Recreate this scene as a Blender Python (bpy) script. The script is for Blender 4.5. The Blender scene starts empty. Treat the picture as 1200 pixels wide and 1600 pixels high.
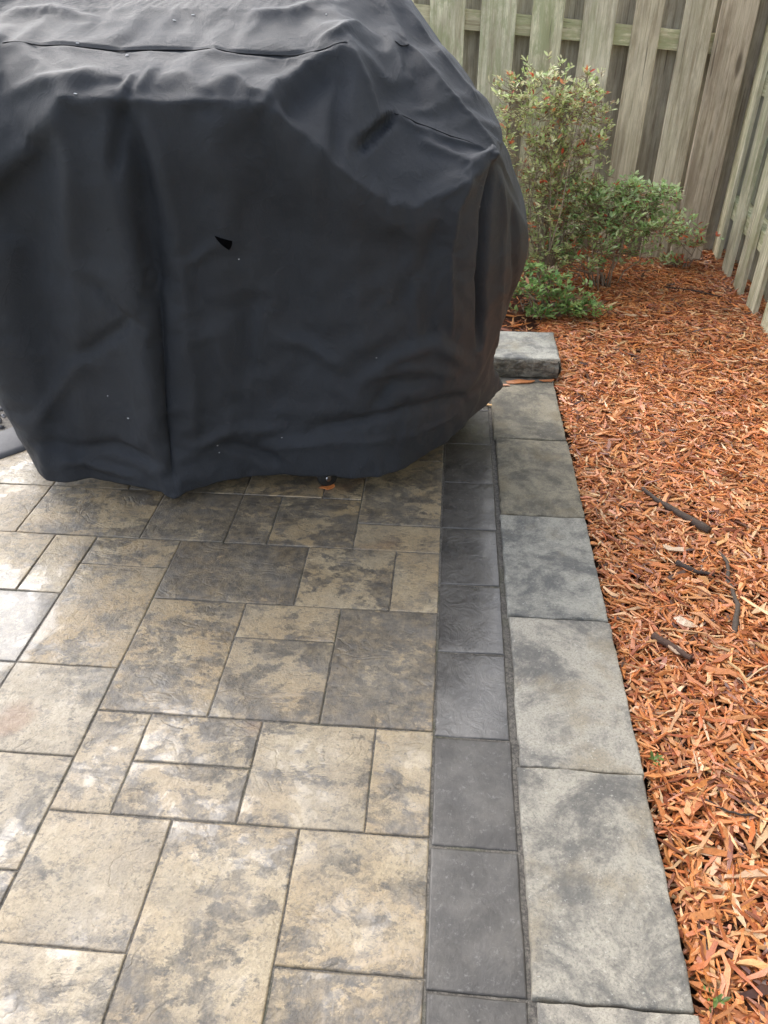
import bpy, math, random
import numpy as np
from mathutils import Vector, Matrix, noise as mnoise

R = math.radians
S = bpy.context.scene

# ------------------------------------------------------------------ camera
cam_data = bpy.data.cameras.new('camera')
cam = bpy.data.objects.new('camera', cam_data)
S.collection.objects.link(cam)
S.camera = cam
cam_data.sensor_fit = 'VERTICAL'
cam_data.sensor_height = 24.0
cam_data.lens = 18.0
cam_data.clip_start = 0.02
cam_data.clip_end = 400
cam.location = (0, 0, 1.35)
cam.rotation_euler = (R(90 - 34.95), 0.0, R(4.69))

# ------------------------------------------------------------------ sky and sun (overcast, brightest ahead and to the left)
SUN_EL, SUN_AZ = 45.0, 38.0          # azimuth measured from +Y towards -X
W = bpy.data.worlds.new('World'); S.world = W
W.use_nodes = True
wn, wl = W.node_tree.nodes, W.node_tree.links
wn.clear()
sky = wn.new('ShaderNodeTexSky'); sky.sky_type = 'NISHITA'; sky.sun_disc = False
sky.sun_elevation = R(SUN_EL); sky.sun_rotation = R(-SUN_AZ)
sky.air_density = 1.0; sky.dust_density = 3.0; sky.ozone_density = 1.0
hsv = wn.new('ShaderNodeHueSaturation'); hsv.inputs['Saturation'].default_value = 0.42
bg = wn.new('ShaderNodeBackground'); bg.inputs['Strength'].default_value = 0.15
wo = wn.new('ShaderNodeOutputWorld')
wl.new(sky.outputs[0], hsv.inputs['Color']); wl.new(hsv.outputs[0], bg.inputs[0]); wl.new(bg.outputs[0], wo.inputs[0])
sun_data = bpy.data.lights.new('sun', 'SUN'); sun_data.energy = 0.5; sun_data.angle = R(70)
sun_data.color = (1.0, 0.97, 0.93)
sun = bpy.data.objects.new('sun', sun_data); S.collection.objects.link(sun)
sd = Vector((-math.sin(R(SUN_AZ)) * math.cos(R(SUN_EL)), math.cos(R(SUN_AZ)) * math.cos(R(SUN_EL)), math.sin(R(SUN_EL))))
sun.rotation_euler = sd.to_track_quat('Z', 'Y').to_euler()
sun.location = sd * 20
S.view_settings.view_transform = 'Standard'
S.view_settings.look = 'None'
S.view_settings.exposure = 1.72
S.view_settings.gamma = 1.0
S.render.engine = 'CYCLES'
S.cycles.max_bounces = 6
S.cycles.use_denoising = True

rng = np.random.default_rng(11)
random.seed(11)

# ------------------------------------------------------------------ helpers
def tag(o, label=None, cat=None, group=None, kind=None):
    if label: o['label'] = label
    if cat: o['category'] = cat
    if group: o['group'] = group
    if kind: o['kind'] = kind
    return o

def empty(name, loc, rz=0.0, label=None, cat=None, group=None):
    o = bpy.data.objects.new(name, None); S.collection.objects.link(o)
    o.empty_display_size = 0.1
    o.location = loc; o.rotation_euler = (0, 0, rz)
    return tag(o, label, cat, group)

def mesh_obj(name, verts, faces, mat, parent=None, smooth=False, attrs=None):
    """verts (n,3) array, faces (m,3|4) array or list of such arrays"""
    me = bpy.data.meshes.new(name)
    verts = np.asarray(verts, np.float32)
    fl = faces if isinstance(faces, list) and len(faces) and isinstance(faces[0], np.ndarray) and faces[0].ndim == 2 else [np.asarray(faces)]
    fl = [np.asarray(f, np.int32) for f in fl if len(f)]
    nloop = sum(f.size for f in fl); nf = sum(len(f) for f in fl)
    me.vertices.add(len(verts)); me.vertices.foreach_set('co', verts.ravel())
    me.loops.add(nloop); me.polygons.add(nf)
    me.loops.foreach_set('vertex_index', np.concatenate([f.ravel() for f in fl]))
    st, tot, c = [], [], 0
    for f in fl:
        k = f.shape[1]
        st.append(np.arange(len(f)) * k + c); tot.append(np.full(len(f), k)); c += f.size
    me.polygons.foreach_set('loop_start', np.concatenate(st).astype(np.int32))
    me.polygons.foreach_set('loop_total', np.concatenate(tot).astype(np.int32))
    me.polygons.foreach_set('use_smooth', np.full(nf, smooth))
    me.update(calc_edges=True); me.validate()
    if attrs:
        for k, v in attrs.items():
            a = me.attributes.new(k, 'FLOAT_COLOR', 'POINT')
            col = np.ones((len(verts), 4), np.float32); col[:, :v.shape[1]] = v
            a.data.foreach_set('color', col.ravel())
    me.materials.append(mat)
    o = bpy.data.objects.new(name, me); S.collection.objects.link(o)
    if parent: o.parent = parent
    return o

class NT:
    def __init__(self, name):
        self.m = bpy.data.materials.new(name); self.m.use_nodes = True
        self.t = self.m.node_tree; self.n = self.t.nodes; self.n.clear()
        self.out = self.n.new('ShaderNodeOutputMaterial')
        self.b = self.n.new('ShaderNodeBsdfPrincipled')
        self.t.links.new(self.b.outputs[0], self.out.inputs[0])
    def link(self, a, b): self.t.links.new(a, b)
    def put(self, sock, v):
        if isinstance(v, bpy.types.NodeSocket): self.link(v, sock)
        else:
            if hasattr(sock.default_value, '__len__') and len(sock.default_value) == 4 and len(v) == 3: v = (*v, 1)
            sock.default_value = v
    def obj(self): return self.n.new('ShaderNodeTexCoord').outputs['Object']
    def attr(self, name):
        a = self.n.new('ShaderNodeAttribute'); a.attribute_name = name; return a.outputs['Color']
    def sep(self, c):
        s = self.n.new('ShaderNodeSeparateColor'); self.link(c, s.inputs[0]); return s.outputs
    def mapping(self, v, scale=(1, 1, 1), loc=(0, 0, 0)):
        m = self.n.new('ShaderNodeMapping'); self.link(v, m.inputs[0]); m.inputs['Scale'].default_value = scale; m.inputs['Location'].default_value = loc
        return m.outputs[0]
    def noise(self, v, scale, detail=6, rough=.55, dist=0, out=0):
        k = self.n.new('ShaderNodeTexNoise'); self.link(v, k.inputs['Vector'])
        k.inputs['Scale'].default_value = scale; k.inputs['Detail'].default_value = detail
        k.inputs['Roughness'].default_value = rough; k.inputs['Distortion'].default_value = dist
        return k.outputs[out]
    def voro(self, v, scale, feature='F1'):
        k = self.n.new('ShaderNodeTexVoronoi'); k.feature = feature; self.link(v, k.inputs['Vector']); k.inputs['Scale'].default_value = scale
        return k.outputs[0]
    def mr(self, v, a, b, c=0., d=1., smooth=True):
        k = self.n.new('ShaderNodeMapRange'); k.interpolation_type = 'SMOOTHSTEP' if smooth else 'LINEAR'
        self.put(k.inputs['Value'], v)
        for s, x in zip(('From Min', 'From Max', 'To Min', 'To Max'), (a, b, c, d)): self.put(k.inputs[s], x)
        return k.outputs[0]
    def math(self, op, a, b=0., c=0.):
        k = self.n.new('ShaderNodeMath'); k.operation = op
        self.put(k.inputs[0], a); self.put(k.inputs[1], b); self.put(k.inputs[2], c); return k.outputs[0]
    def vadd(self, a, b):
        k = self.n.new('ShaderNodeVectorMath'); k.operation = 'ADD'; self.put(k.inputs[0], a); self.put(k.inputs[1], b); return k.outputs[0]
    def vmul(self, a, b):
        k = self.n.new('ShaderNodeVectorMath'); k.operation = 'MULTIPLY'; self.put(k.inputs[0], a); self.put(k.inputs[1], b); return k.outputs[0]
    def mix(self, f, a, b, mode='MIX'):
        k = self.n.new('ShaderNodeMix'); k.data_type = 'RGBA'; k.blend_type = mode
        self.put(k.inputs['Factor'], f); self.put(k.inputs[6], a); self.put(k.inputs[7], b); return k.outputs[2]
    def bump(self, h, dist, strength=1., normal=None):
        k = self.n.new('ShaderNodeBump'); k.inputs['Distance'].default_value = dist
        self.put(k.inputs['Strength'], strength); self.link(h, k.inputs['Height'])
        if normal: self.link(normal, k.inputs['Normal'])
        return k.outputs[0]
    def fin(self, color=None, rough=None, normal=None, spec=.5, **kw):
        if color is not None: self.put(self.b.inputs['Base Color'], color)
        if rough is not None: self.put(self.b.inputs['Roughness'], rough)
        if normal is not None: self.link(normal, self.b.inputs['Normal'])
        self.put(self.b.inputs['Specular IOR Level'], spec)
        for k, v in kw.items(): self.put(self.b.inputs[k], v)
        return self.m

# ------------------------------------------------------------------ materials
def paver_material():
    t = NT('mottled_paver')
    a = t.sep(t.attr('pv'))          # r = share of charcoal, g = tone, b = seed
    p = t.obj()
    off = t.n.new('ShaderNodeCombineXYZ'); t.put(off.inputs[0], t.math('MULTIPLY', a[2], 37.)); t.put(off.inputs[1], t.math('MULTIPLY', a[2], 91.)); t.put(off.inputs[2], t.math('MULTIPLY', a[2], 53.))
    q = t.vadd(p, off.outputs[0])
    n1 = t.noise(t.mapping(q, (1, 1.25, 1)), 8.0, 8, .64, .5)
    n2 = t.noise(q, 60, 5, .7)
    n3 = t.noise(t.mapping(q, (.9, 1.6, 1)), 22, 7, .75, .3)
    h = t.math('ADD', t.math('ADD', t.math('MULTIPLY', n1, .50), t.math('MULTIPLY', n3, .34)), t.math('MULTIPLY', n2, .16))
    thr = t.math('MULTIPLY_ADD', a[0], .19, .424)
    d = t.mr(t.math('SUBTRACT', h, thr), -.030, .022, 1, 0)
    fine = t.noise(q, 220, 4, .75); pit = t.mr(t.noise(q, 95, 3, .8), .60, .70, 0, .65)
    tone = t.noise(q, 5, 4, .6)
    lightc = t.mix(t.mr(tone, .35, .68), (.320, .232, .125), (.380, .305, .192))
    lightc = t.mix(t.math('MULTIPLY', a[1], .8), lightc, (.34, .305, .245))
    lightc = t.mix(t.mr(t.math('ADD', t.math('MULTIPLY', fine, .5), t.math('MULTIPLY', n2, .5)), .42, .62, 0, .6), lightc, (.185, .145, .095))
    darkc = t.mix(t.mr(t.noise(q, 18, 5, .7), .4, .7), (.045, .041, .037), (.095, .087, .078))
    darkc = t.mix(t.mr(fine, .5, .8, 0, .5), darkc, (.06, .054, .05))
    pep = t.math('ADD', t.math('MULTIPLY', t.noise(t.mapping(q, (1, 1.4, 1)), 48, 6, .8, .2), .7), t.math('MULTIPLY', n1, .3))
    pep = t.mr(t.math('SUBTRACT', pep, t.math('MULTIPLY_ADD', a[0], -.07, .475)), -.02, .03, 1, 0)      # fine dark speckle
    pep = t.math('SUBTRACT', 1., pep)
    d = t.math('MULTIPLY', d, t.mr(t.noise(q, 34, 6, .8), .34, .62, .45, 1.))
    d = t.math('MAXIMUM', d, t.math('MULTIPLY', t.math('SUBTRACT', 1., pep), .5))
    c = t.mix(t.math('MULTIPLY', d, .92), lightc, darkc)
    grn = t.mr(t.noise(q, 6, 4, .65, .4), .44, .66, 0, .7)
    c = t.mix(grn, c, t.mix(.5, c, (.15, .135, .115)))
    c = t.mix(pit, c, (.07, .062, .055))
    stain = t.mr(t.noise(q, 3.2, 2, .5, .2), .70, .78, 0, .5)
    c = t.mix(stain, c, (.20, .10, .05))
    wet = t.mr(t.noise(p, 3.1, 3, .55, .6), .40, .62)                       # standing film of rain water
    wet2 = t.mr(t.noise(p, 15, 4, .6, 1.2), .47, .60)
    wet = t.math('MULTIPLY', wet, t.mr(wet2, 0, 1, .35, 1))
    pd = t.n.new('ShaderNodeVectorMath'); pd.operation = 'DISTANCE'; t.link(t.vadd(p, t.vmul(t.noise(p, 7, 3, .6, 0, 1), (.34, .34, 0))), pd.inputs[0]); pd.inputs[1].default_value = (-1.18 + .17, 1.30 + .17, 0)
    pool = t.mr(pd.outputs['Value'], .20, .245, 1, 0)        # a shallow pool of rain on the left
    pd2 = t.n.new('ShaderNodeVectorMath'); pd2.operation = 'DISTANCE'; t.link(t.vadd(p, t.vmul(t.noise(p, 12, 3, .6, 0, 1), (.25, .25, 0))), pd2.inputs[0]); pd2.inputs[1].default_value = (-.56 + .125, 1.14 + .125, 0)
    pool = t.math('MAXIMUM', pool, t.mr(pd2.outputs['Value'], .05, .085, .8, 0))
    c = t.mix(t.math('MULTIPLY', pool, .35), c, (.10, .10, .10))
    rough = t.math('SUBTRACT', t.mr(t.noise(q, 45, 5, .7), .3, .7, .36, .56), t.math('MULTIPLY', wet, .10))
    # riven slate-like relief
    rn = t.noise(t.mapping(q, (1, 1.6, 1)), 6.5, 3, .5, 1.4)
    ledge = t.math('PINGPONG', t.math('MULTIPLY', rn, 5.0), 1.0)
    ledge = t.mr(ledge, .0, .22, 0, 1)
    relief = t.math('ADD', t.math('MULTIPLY', t.noise(q, 16, 4, .55, .3), 1.0), t.math('MULTIPLY', ledge, .16))
    nb = t.bump(relief, .0075, .7)
    grit = t.math('ADD', fine, t.math('MULTIPLY', t.noise(q, 75, 5, .7), 1.6))
    nb = t.bump(grit, .0022, t.mr(wet, 0, 1, .8, .18), nb)
    t.put(t.b.inputs['Coat Normal'], t.bump(t.noise(p, 9, 2, .5), .003, .35))
    cw = t.math('MAXIMUM', t.math('MULTIPLY', wet, .6), t.math('MULTIPLY', pool, .42))
    return t.fin(c, rough, nb, .6, **{'Coat Weight': cw, 'Coat Roughness': t.mr(pool, 0, 1, .28, .17)})

def dark_paver_material():
    t = NT('charcoal_paver')
    a = t.sep(t.attr('pv')); p = t.obj()
    off = t.n.new('ShaderNodeCombineXYZ'); t.put(off.inputs[0], t.math('MULTIPLY', a[2], 37.)); t.put(off.inputs[1], t.math('MULTIPLY', a[2], 91.))
    q = t.vadd(p, off.outputs[0])
    c = t.mix(t.mr(t.noise(q, 11, 7, .7), .35, .7), (.038, .034, .030), (.088, .080, .070))
    c = t.mix(t.mr(t.noise(q, 170, 4, .8), .5, .8, 0, .5), c, (.05, .048, .047))
    c = t.mix(t.mr(t.noise(q, 60, 5, .8), .54, .70, 0, .5), c, (.20, .19, .18))
    wet = a[1]
    relief = t.noise(t.mapping(q, (1, .8, 1)), 21, 4, .55, 1.2)
    nb = t.bump(relief, .011, t.mr(wet, 0, 1, .18, .8))
    nb = t.bump(t.noise(q, 130, 5, .8), .0018, .7, nb)
    rough = t.math('SUBTRACT', t.mr(t.noise(p, 13, 4, .65, .5), .35, .65, .44, .6), t.math('MULTIPLY', wet, .2))
    return t.fin(c, rough, nb, .5, **{'Coat Weight': t.math('MULTIPLY_ADD', wet, .75, .1), 'Coat Roughness': .21})

def cap_material(dark=0.):
    t = NT('weathered_concrete')
    oi = t.n.new('ShaderNodeObjectInfo')
    p = t.obj(); q = t.vadd(p, t.vmul(oi.outputs['Location'], (3.1, 5.3, 0)))
    n = t.noise(t.mapping(q, (1, 1.1, 1)), 5.5, 9, .74, .6)
    n = t.math('ADD', t.math('MULTIPLY', n, .72), t.math('MULTIPLY', t.noise(q, 38, 6, .75), .28))
    c = t.mix(t.mr(n, .40, .58), (.135, .130, .122), (.39, .362, .308))
    c = t.mix(t.mr(t.noise(q, 4.2, 5, .65), .52, .66, 0, .6), c, (.27, .225, .155))
    c = t.mix(t.mr(t.noise(q, 210, 5, .8), .46, .66, 0, .6), c, (.10, .096, .09))
    c = t.mix(t.mr(t.noise(q, 120, 3, .8), .60, .72, 0, .55), c, (.58, .56, .51))
    c = t.mix(1., c, oi.outputs['Color'], 'MULTIPLY')
    g = t.noise(q, 85, 6, .8)
    nb = t.bump(t.math('ADD', g, t.noise(q, 12, 4, .6)), .006, .85)
    nb = t.bump(t.noise(q, 320, 3, .8), .0012, .6, nb)
    return t.fin(c, t.mr(t.noise(p, 11, 4, .6), .35, .65, .42, .75), nb, .5)

def split_face_material():
    t = NT('split_face_concrete')
    q = t.obj()
    c = t.mix(t.mr(t.noise(t.mapping(q, (1, 1, 2)), 22, 8, .75, .5), .35, .65), (.085, .08, .07), (.32, .30, .26))
    nb = t.bump(t.noise(q, 35, 8, .75), .02, .9)
    return t.fin(c, .75, nb, .4)

def sand_material():
    t = NT('joint_sand'); q = t.obj()
    c = t.mix(t.mr(t.noise(q, 150, 5, .8), .35, .7), (.055, .05, .045), (.21, .19, .16))
    c = t.mix(t.mr(t.noise(q, 7, 4, .6), .5, .65, 0, .45), c, (.07, .075, .035))
    return t.fin(c, .7, t.bump(t.noise(q, 260, 4, .8), .003, 1.), .4)

def soil_material():
    t = NT('dark_soil'); q = t.obj()
    c = t.mix(t.mr(t.noise(q, 60, 6, .75), .35, .7), (.03, .013, .008), (.15, .05, .022))
    return t.fin(c, .8, t.bump(t.noise(q, 70, 6, .8), .02, 1.), .3)

def ground_material():
    t = NT('lawn_ground'); q = t.obj()
    c = t.mix(t.mr(t.noise(q, 3, 8, .7), .4, .6), (.05, .08, .025), (.10, .11, .05))
    return t.fin(c, .9, t.bump(t.noise(q, 50, 6, .8), .03, 1.), .3)

def vc_material(name, rough=.5, spec=.5, bump_scale=0, bump_dist=.001, stretch=(1, 1, 1), trans=0., grain=.35, coat=0.):
    t = NT(name); q = t.obj(); c = t.attr('col')
    c = t.mix(t.mr(t.noise(t.mapping(q, stretch), 90, 4, .7), .3, .75, 0, grain), c, t.mix(1., c, (.5, .45, .4), 'MULTIPLY'))
    if bump_scale: c = t.mix(t.mr(t.noise(t.mapping(q, stretch), 420, 3, .8), .45, .7, 0, grain * .9), c, t.mix(1., c, (.42, .34, .30), 'MULTIPLY'))
    nb = t.bump(t.noise(t.mapping(q, stretch), bump_scale, 4, .7), bump_dist, .8) if bump_scale else None
    m = t.fin(c, rough, nb, spec, **{'Coat Weight': coat, 'Coat Roughness': .25})
    if trans:
        tr = t.n.new('ShaderNodeBsdfTranslucent'); t.put(tr.inputs[0], c)
        ms = t.n.new('ShaderNodeMixShader'); ms.inputs[0].default_value = trans
        t.link(t.b.outputs[0], ms.inputs[1]); t.link(tr.outputs[0], ms.inputs[2]); t.link(ms.outputs[0], t.out.inputs[0])
    return m

def cover_material():
    t = NT('woven_black_polyester'); q = t.obj()
    dust = t.mr(t.noise(q, 3.4, 6, .7, .3), .40, .66)
    c = t.mix(dust, (.0100, .0130, .0195), (.0180, .0222, .0310))
    c = t.mix(t.mr(t.noise(t.mapping(q, (1, 1, .5)), 30, 6, .75), .60, .78, 0, .30), c, (.028, .032, .041))
    c = t.mix(t.mr(t.noise(t.mapping(q, (.4, 1, 6)), 90, 3, .7), .35, .7, 0, .35), c, t.mix(.5, c, (.026, .030, .039)))
    weave = t.math('ADD', t.noise(t.mapping(q, (1, 1, 6)), 240, 3, .7), t.noise(t.mapping(q, (5, 5, 1)), 240, 3, .7))
    wr = t.noise(q, 9, 5, .55, .8)
    nb = t.bump(wr, .007, .5)
    cre = t.math('ABSOLUTE', t.math('SUBTRACT', t.noise(t.mapping(q, (1.3, 1, .9)), 10, 3, .5, .9), .5))
    nb = t.bump(t.mr(cre, 0, .05, 1, 0), .0012, .5, nb)
    nb = t.bump(t.noise(q, 42, 4, .65, .4), .0022, .6, nb)
    nb = t.bump(weave, .0018, .9, nb)
    return t.fin(c, t.mr(dust, 0, 1, .52, .64), nb, .5, **{'Sheen Weight': .03, 'Sheen Roughness': .5})

def wood_material():
    t = NT('weathered_fence_wood'); q0 = t.obj()
    oi = t.n.new('ShaderNodeObjectInfo')
    rv = t.n.new('ShaderNodeCombineXYZ'); r1 = t.math('MULTIPLY', oi.outputs['Random'], 40.)
    for i in range(3): t.put(rv.inputs[i], r1)
    q = t.vadd(q0, rv.outputs[0])
    g = t.noise(t.mapping(q, (1, 1, .045)), 55, 6, .65, .35)
    g2 = t.noise(t.mapping(q, (1, 1, .03)), 190, 4, .7, .1)
    base = t.mix(t.mr(t.noise(t.mapping(q, (1, 1, .3)), 9, 6, .7), .36, .62), (.48, .435, .36), (.72, .67, .565))
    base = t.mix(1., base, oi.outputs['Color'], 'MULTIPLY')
    c = t.mix(t.mr(g, .42, .64, 0, .5), base, t.mix(1., base, (.42, .36, .28), 'MULTIPLY'))
    c = t.mix(t.mr(g2, .46, .66, 0, .45), c, t.mix(1., c, (.55, .5, .44), 'MULTIPLY'))
    alg = t.mr(t.noise(t.mapping(q, (1.4, 1.4, .5)), 10, 7, .75, .3), .44, .60, 0, .8)
    c = t.mix(t.math('MULTIPLY', alg, oi.outputs['Alpha']), c, (.34, .355, .19))
    knots = t.mr(t.voro(t.mapping(q, (6, 6, 1.6)), 1.0), .06, .13, .75, 0)
    c = t.mix(knots, c, (.10, .075, .05))
    crk = t.mr(t.noise(t.mapping(q, (1, 1, .02)), 75, 3, .6, .2), .66, .70, 0, .7)
    c = t.mix(crk, c, (.09, .075, .055))
    nb = t.bump(t.math('SUBTRACT', t.math('ADD', g, g2), crk), .0035, .8)
    return t.fin(c, .78, nb, .35)

def plain(name, col, rough=.5, spec=.5, metal=0.):
    t = NT(name); q = t.obj()
    c = t.mix(t.mr(t.noise(q, 40, 5, .7), .3, .7, 0, .4), col, tuple(x * .55 for x in col))
    return t.fin(c, rough, t.bump(t.noise(q, 150, 3, .7), .0006, .5), spec, Metallic=metal)

M_PAVER, M_DARK, M_CAP, M_SPLIT, M_SAND = paver_material(), dark_paver_material(), cap_material(), split_face_material(), sand_material()
M_SOIL, M_GROUND, M_COVER, M_WOOD = soil_material(), ground_material(), cover_material(), wood_material()
M_CHIP = vc_material('wet_mulch_chip', .42, .5, 160, .0012, (1, 1, 1), 0., .45, .15)
M_LEAF = vc_material('small_leaf', .38, .6, 0, 0, (1, 1, 1), .35, .1)
M_TWIG = vc_material('shrub_twig', .8, .3, 200, .001)
M_METAL = plain('black_enamel', (.02, .02, .022), .35, .5)
M_RUBBER = plain('caster_rubber', (.018, .018, .018), .6, .4)
M_CHROME = plain('worn_chrome', (.55, .55, .56), .3, .5, 1.)

# ------------------------------------------------------------------ ground sheet
gv = np.array([[-150, -150, -.16], [150, -150, -.16], [150, 150, -.16], [-150, 150, -.16]], float)
tag(mesh_obj('ground', gv, [[0, 1, 2, 3]], M_GROUND), kind='structure')

# ------------------------------------------------------------------ rounded slabs (pavers, cap stones)
def grid_line(L, r, n):
    e = [0, r * .25, r * .6, r]
    inner = np.linspace(r, L - r, n + 1)[1:-1]
    return np.array(e + list(inner) + [L - x for x in e[::-1]])

def slab(x0, x1, y0, y1, top, depth, r, drop, n=8, wob=.0012, seed=0., und=.0012, tilt=(0, 0)):
    gx, gy = grid_line(x1 - x0, r, n), grid_line(y1 - y0, r, n)
    NX, NY = len(gx), len(gy)
    XX, YY = np.meshgrid(gx, gy, indexing='ij')
    ex = np.minimum(gx, (x1 - x0) - gx)[:, None] * np.ones((1, NY)); ey = np.minimum(gy, (y1 - y0) - gy)[None, :] * np.ones((NX, 1))
    e = np.minimum(ex, ey); k = np.clip(1 - e / r, 0, 1)
    Z = top - drop * (1 - np.sqrt(np.clip(1 - k * k, 0, 1)))
    X, Y = x0 + XX, y0 + YY
    for i in range(NX):
        for j in range(NY):
            v = Vector((X[i, j] * 9 + seed, Y[i, j] * 9, seed)); v2 = v * 4
            w1, w2 = mnoise.noise(v), mnoise.noise(v2)
            Z[i, j] += und * (w1 + .4 * w2)
            if i in (0, 1, NX - 2, NX - 1): X[i, j] += wob * (mnoise.noise(v2 + Vector((9, 0, 0))) + .8 * w2)
            if j in (0, 1, NY - 2, NY - 1): Y[i, j] += wob * (mnoise.noise(v2 + Vector((0, 9, 0))) + .8 * w1)
    Z += tilt[0] * (X - (x0 + x1) / 2) + tilt[1] * (Y - (y0 + y1) / 2)
    V = np.stack([X, Y, Z], -1).reshape(-1, 3)
    idx = np.arange(NX * NY).reshape(NX, NY)
    F = np.stack([idx[:-1, :-1], idx[1:, :-1], idx[1:, 1:], idx[:-1, 1:]], -1).reshape(-1, 4)
    ring = list(idx[:, 0]) + list(idx[-1, 1:]) + list(idx[-2::-1, -1]) + list(idx[0, -2:0:-1])
    low = V[ring].copy(); low[:, 2] = top - depth
    b = len(V); n_ = len(ring)
    side = np.array([[ring[i], b + i, b + (i + 1) % n_, ring[(i + 1) % n_]] for i in range(n_)])
    side = side[:, ::1]
    return np.concatenate([V, low]), np.concatenate([F, side])

class Acc:
    def __init__(s): s.v, s.f, s.a, s.n = [], [], [], 0
    def add(s, V, F, a=None):
        s.v.append(np.asarray(V, float)); s.f.append(np.asarray(F) + s.n); s.n += len(V)
        if a is not None: s.a.append(np.tile(np.asarray(a, float), (len(V), 1)) if np.ndim(a) == 1 else np.asarray(a, float))
    def build(s, name, mat, parent=None, smooth=False, key='col'):
        groups = {}
        for f in s.f: groups.setdefault(f.shape[1], []).append(f)
        fl = [np.concatenate(g) for g in groups.values()]
        return mesh_obj(name, np.concatenate(s.v), fl, mat, parent, smooth, {key: np.concatenate(s.a)} if s.a else None)

# patio: laying grid of 125 mm modules, read off the photographed joints
MX, MY, X0, Y0 = .1255, .1263, .018, .597
known = [(0,2,0,2,.22,.1),(2,4,-1,2,.38,.2),(4,6,0,2,.22,.45),(0,2,-2,0,.62,.0),(2,4,-4,-1,.4,.3),(4,6,-3,0,.3,.5),
 (0,1,2,4,.30,.1),(1,3,2,4,.30,.35),(3,5,3,4,.5,.3),(3,5,2,3,.5,.3),(5,6,2,4,.42,.4),(6,8,3,5,.18,.8),(6,8,1,3,.35,.6),
 (0,2,4,7,.80,.0),(2,4,4,6,.48,.2),(2,4,6,7,.22,.15),(4,6,4,7,.42,.0),(6,8,5,8,.28,.05),(6,8,8,9,.45,.1),(8,9,7,9,.22,.1),(9,11,7,9,.15,.15),
 (8,10,5,7,.75,.5),(8,10,3,5,.3,.7),(0,1,7,9,.12,.1),(1,3,7,9,.45,.1),(3,6,7,9,.88,.0),
 (0,2,9,10,.22,.1),(0,2,10,13,.52,.1),(2,4,9,11,.55,.05),(4,5,9,11,.75,.0),(5,7,9,11,.78,.0),(7,10,9,11,.45,.05),(10,12,9,11,.15,.2),
 (2,3,11,12,.4,.1),(3,5,11,12,.5,.0),(8,10,11,12,.3,.2),(10,12,11,13,.15,.3),(6,8,-1,1,.6,.2)]
occ = {}
pl = []
def fits(k0, k1, n0, n1): return all((k, n) not in occ for k in range(k0, k1) for n in range(n0, n1))
def put(k0, k1, n0, n1, d, g):
    for k in range(k0, k1):
        for n in range(n0, n1): occ[(k, n)] = 1
    pl.append((k0, k1, n0, n1, d, g))
for kn in known: put(*kn)
rr = random.Random(5)
for n in range(-8, 20):
    for k in range(0, 26):
        if (k, n) in occ: continue
        opts = [(2, 3), (3, 2), (2, 2), (1, 2), (2, 1)]; rr.shuffle(opts)
        for w, h in opts + [(1, 1)]:
            if fits(k, k + w, n, n + h): put(k, k + w, n, n + h, rr.choice([.2, .3, .4, .5, .75]), rr.uniform(0, .6)); break
FIRE = (-2.1, 2.75, .868)
pa = Acc()
for (k0, k1, n0, n1, d, g) in pl:
    x1, x0 = X0 - k0 * MX, X0 - k1 * MX; y0, y1 = Y0 + n0 * MY, Y0 + n1 * MY
    if n1 < -6: continue
    sd_ = rr.random()
    j = .0014
    V, F = slab(x0 + j, x1 - j, y0 + j, y1 - j, rr.uniform(-.0008, .0008), .05, .0045, .0026, 7, .0014, sd_ * 50, .0011, (rr.uniform(-.005, .005), rr.uniform(-.005, .005)))
    # pavers cut round the fire ring
    dv = V[:, :2] - FIRE[:2]; rad = np.hypot(dv[:, 0], dv[:, 1])
    if (rad < FIRE[2] + .004).all(): continue
    if (rad < FIRE[2] + .004).any():
        m_ = rad < FIRE[2] + .004
        V[m_, :2] = np.array(FIRE[:2]) + dv[m_] / rad[m_, None] * (FIRE[2] + .004)
    pa.add(V, F, (d, g, sd_))
tag(pa.build('patio', M_PAVER, smooth=True, key='pv'), kind='structure')
# joint sand under patio and border
sv = np.array([[-3.4, -.6, -.0028], [.205, -.6, -.0028], [.205, 3.2, -.0028], [-3.4, 3.2, -.0028]])
tag(mesh_obj('joint_sand_bed', sv, [[0, 1, 2, 3]], M_SAND), kind='structure')

# charcoal border course
ba = Acc(); BX0, BX1 = .021, .184
ys = [.579 + .2553 * i for i in range(-4, 10)]
for i in range(len(ys) - 1):
    V, F = slab(BX0 + rr.uniform(-.001, .001), BX1 + rr.uniform(-.0015, .0015), ys[i] + .002, ys[i + 1] - .002, rr.uniform(-.001, .0015), .05, .005, .003, 8, .0014, i * 7.3, .0012, (rr.uniform(-.004, .004), rr.uniform(-.004, .004)))
    ba.add(V, F, (.5, {-4: 0, -3: 0, -2: 0, -1: 0, 0: .08, 1: .12, 2: .85, 3: .9, 4: .8, 5: .6}.get(i - 4, .5), rr.random()))
tag(ba.build('paver_border', M_DARK, smooth=True, key='pv'), kind='structure')

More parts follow.
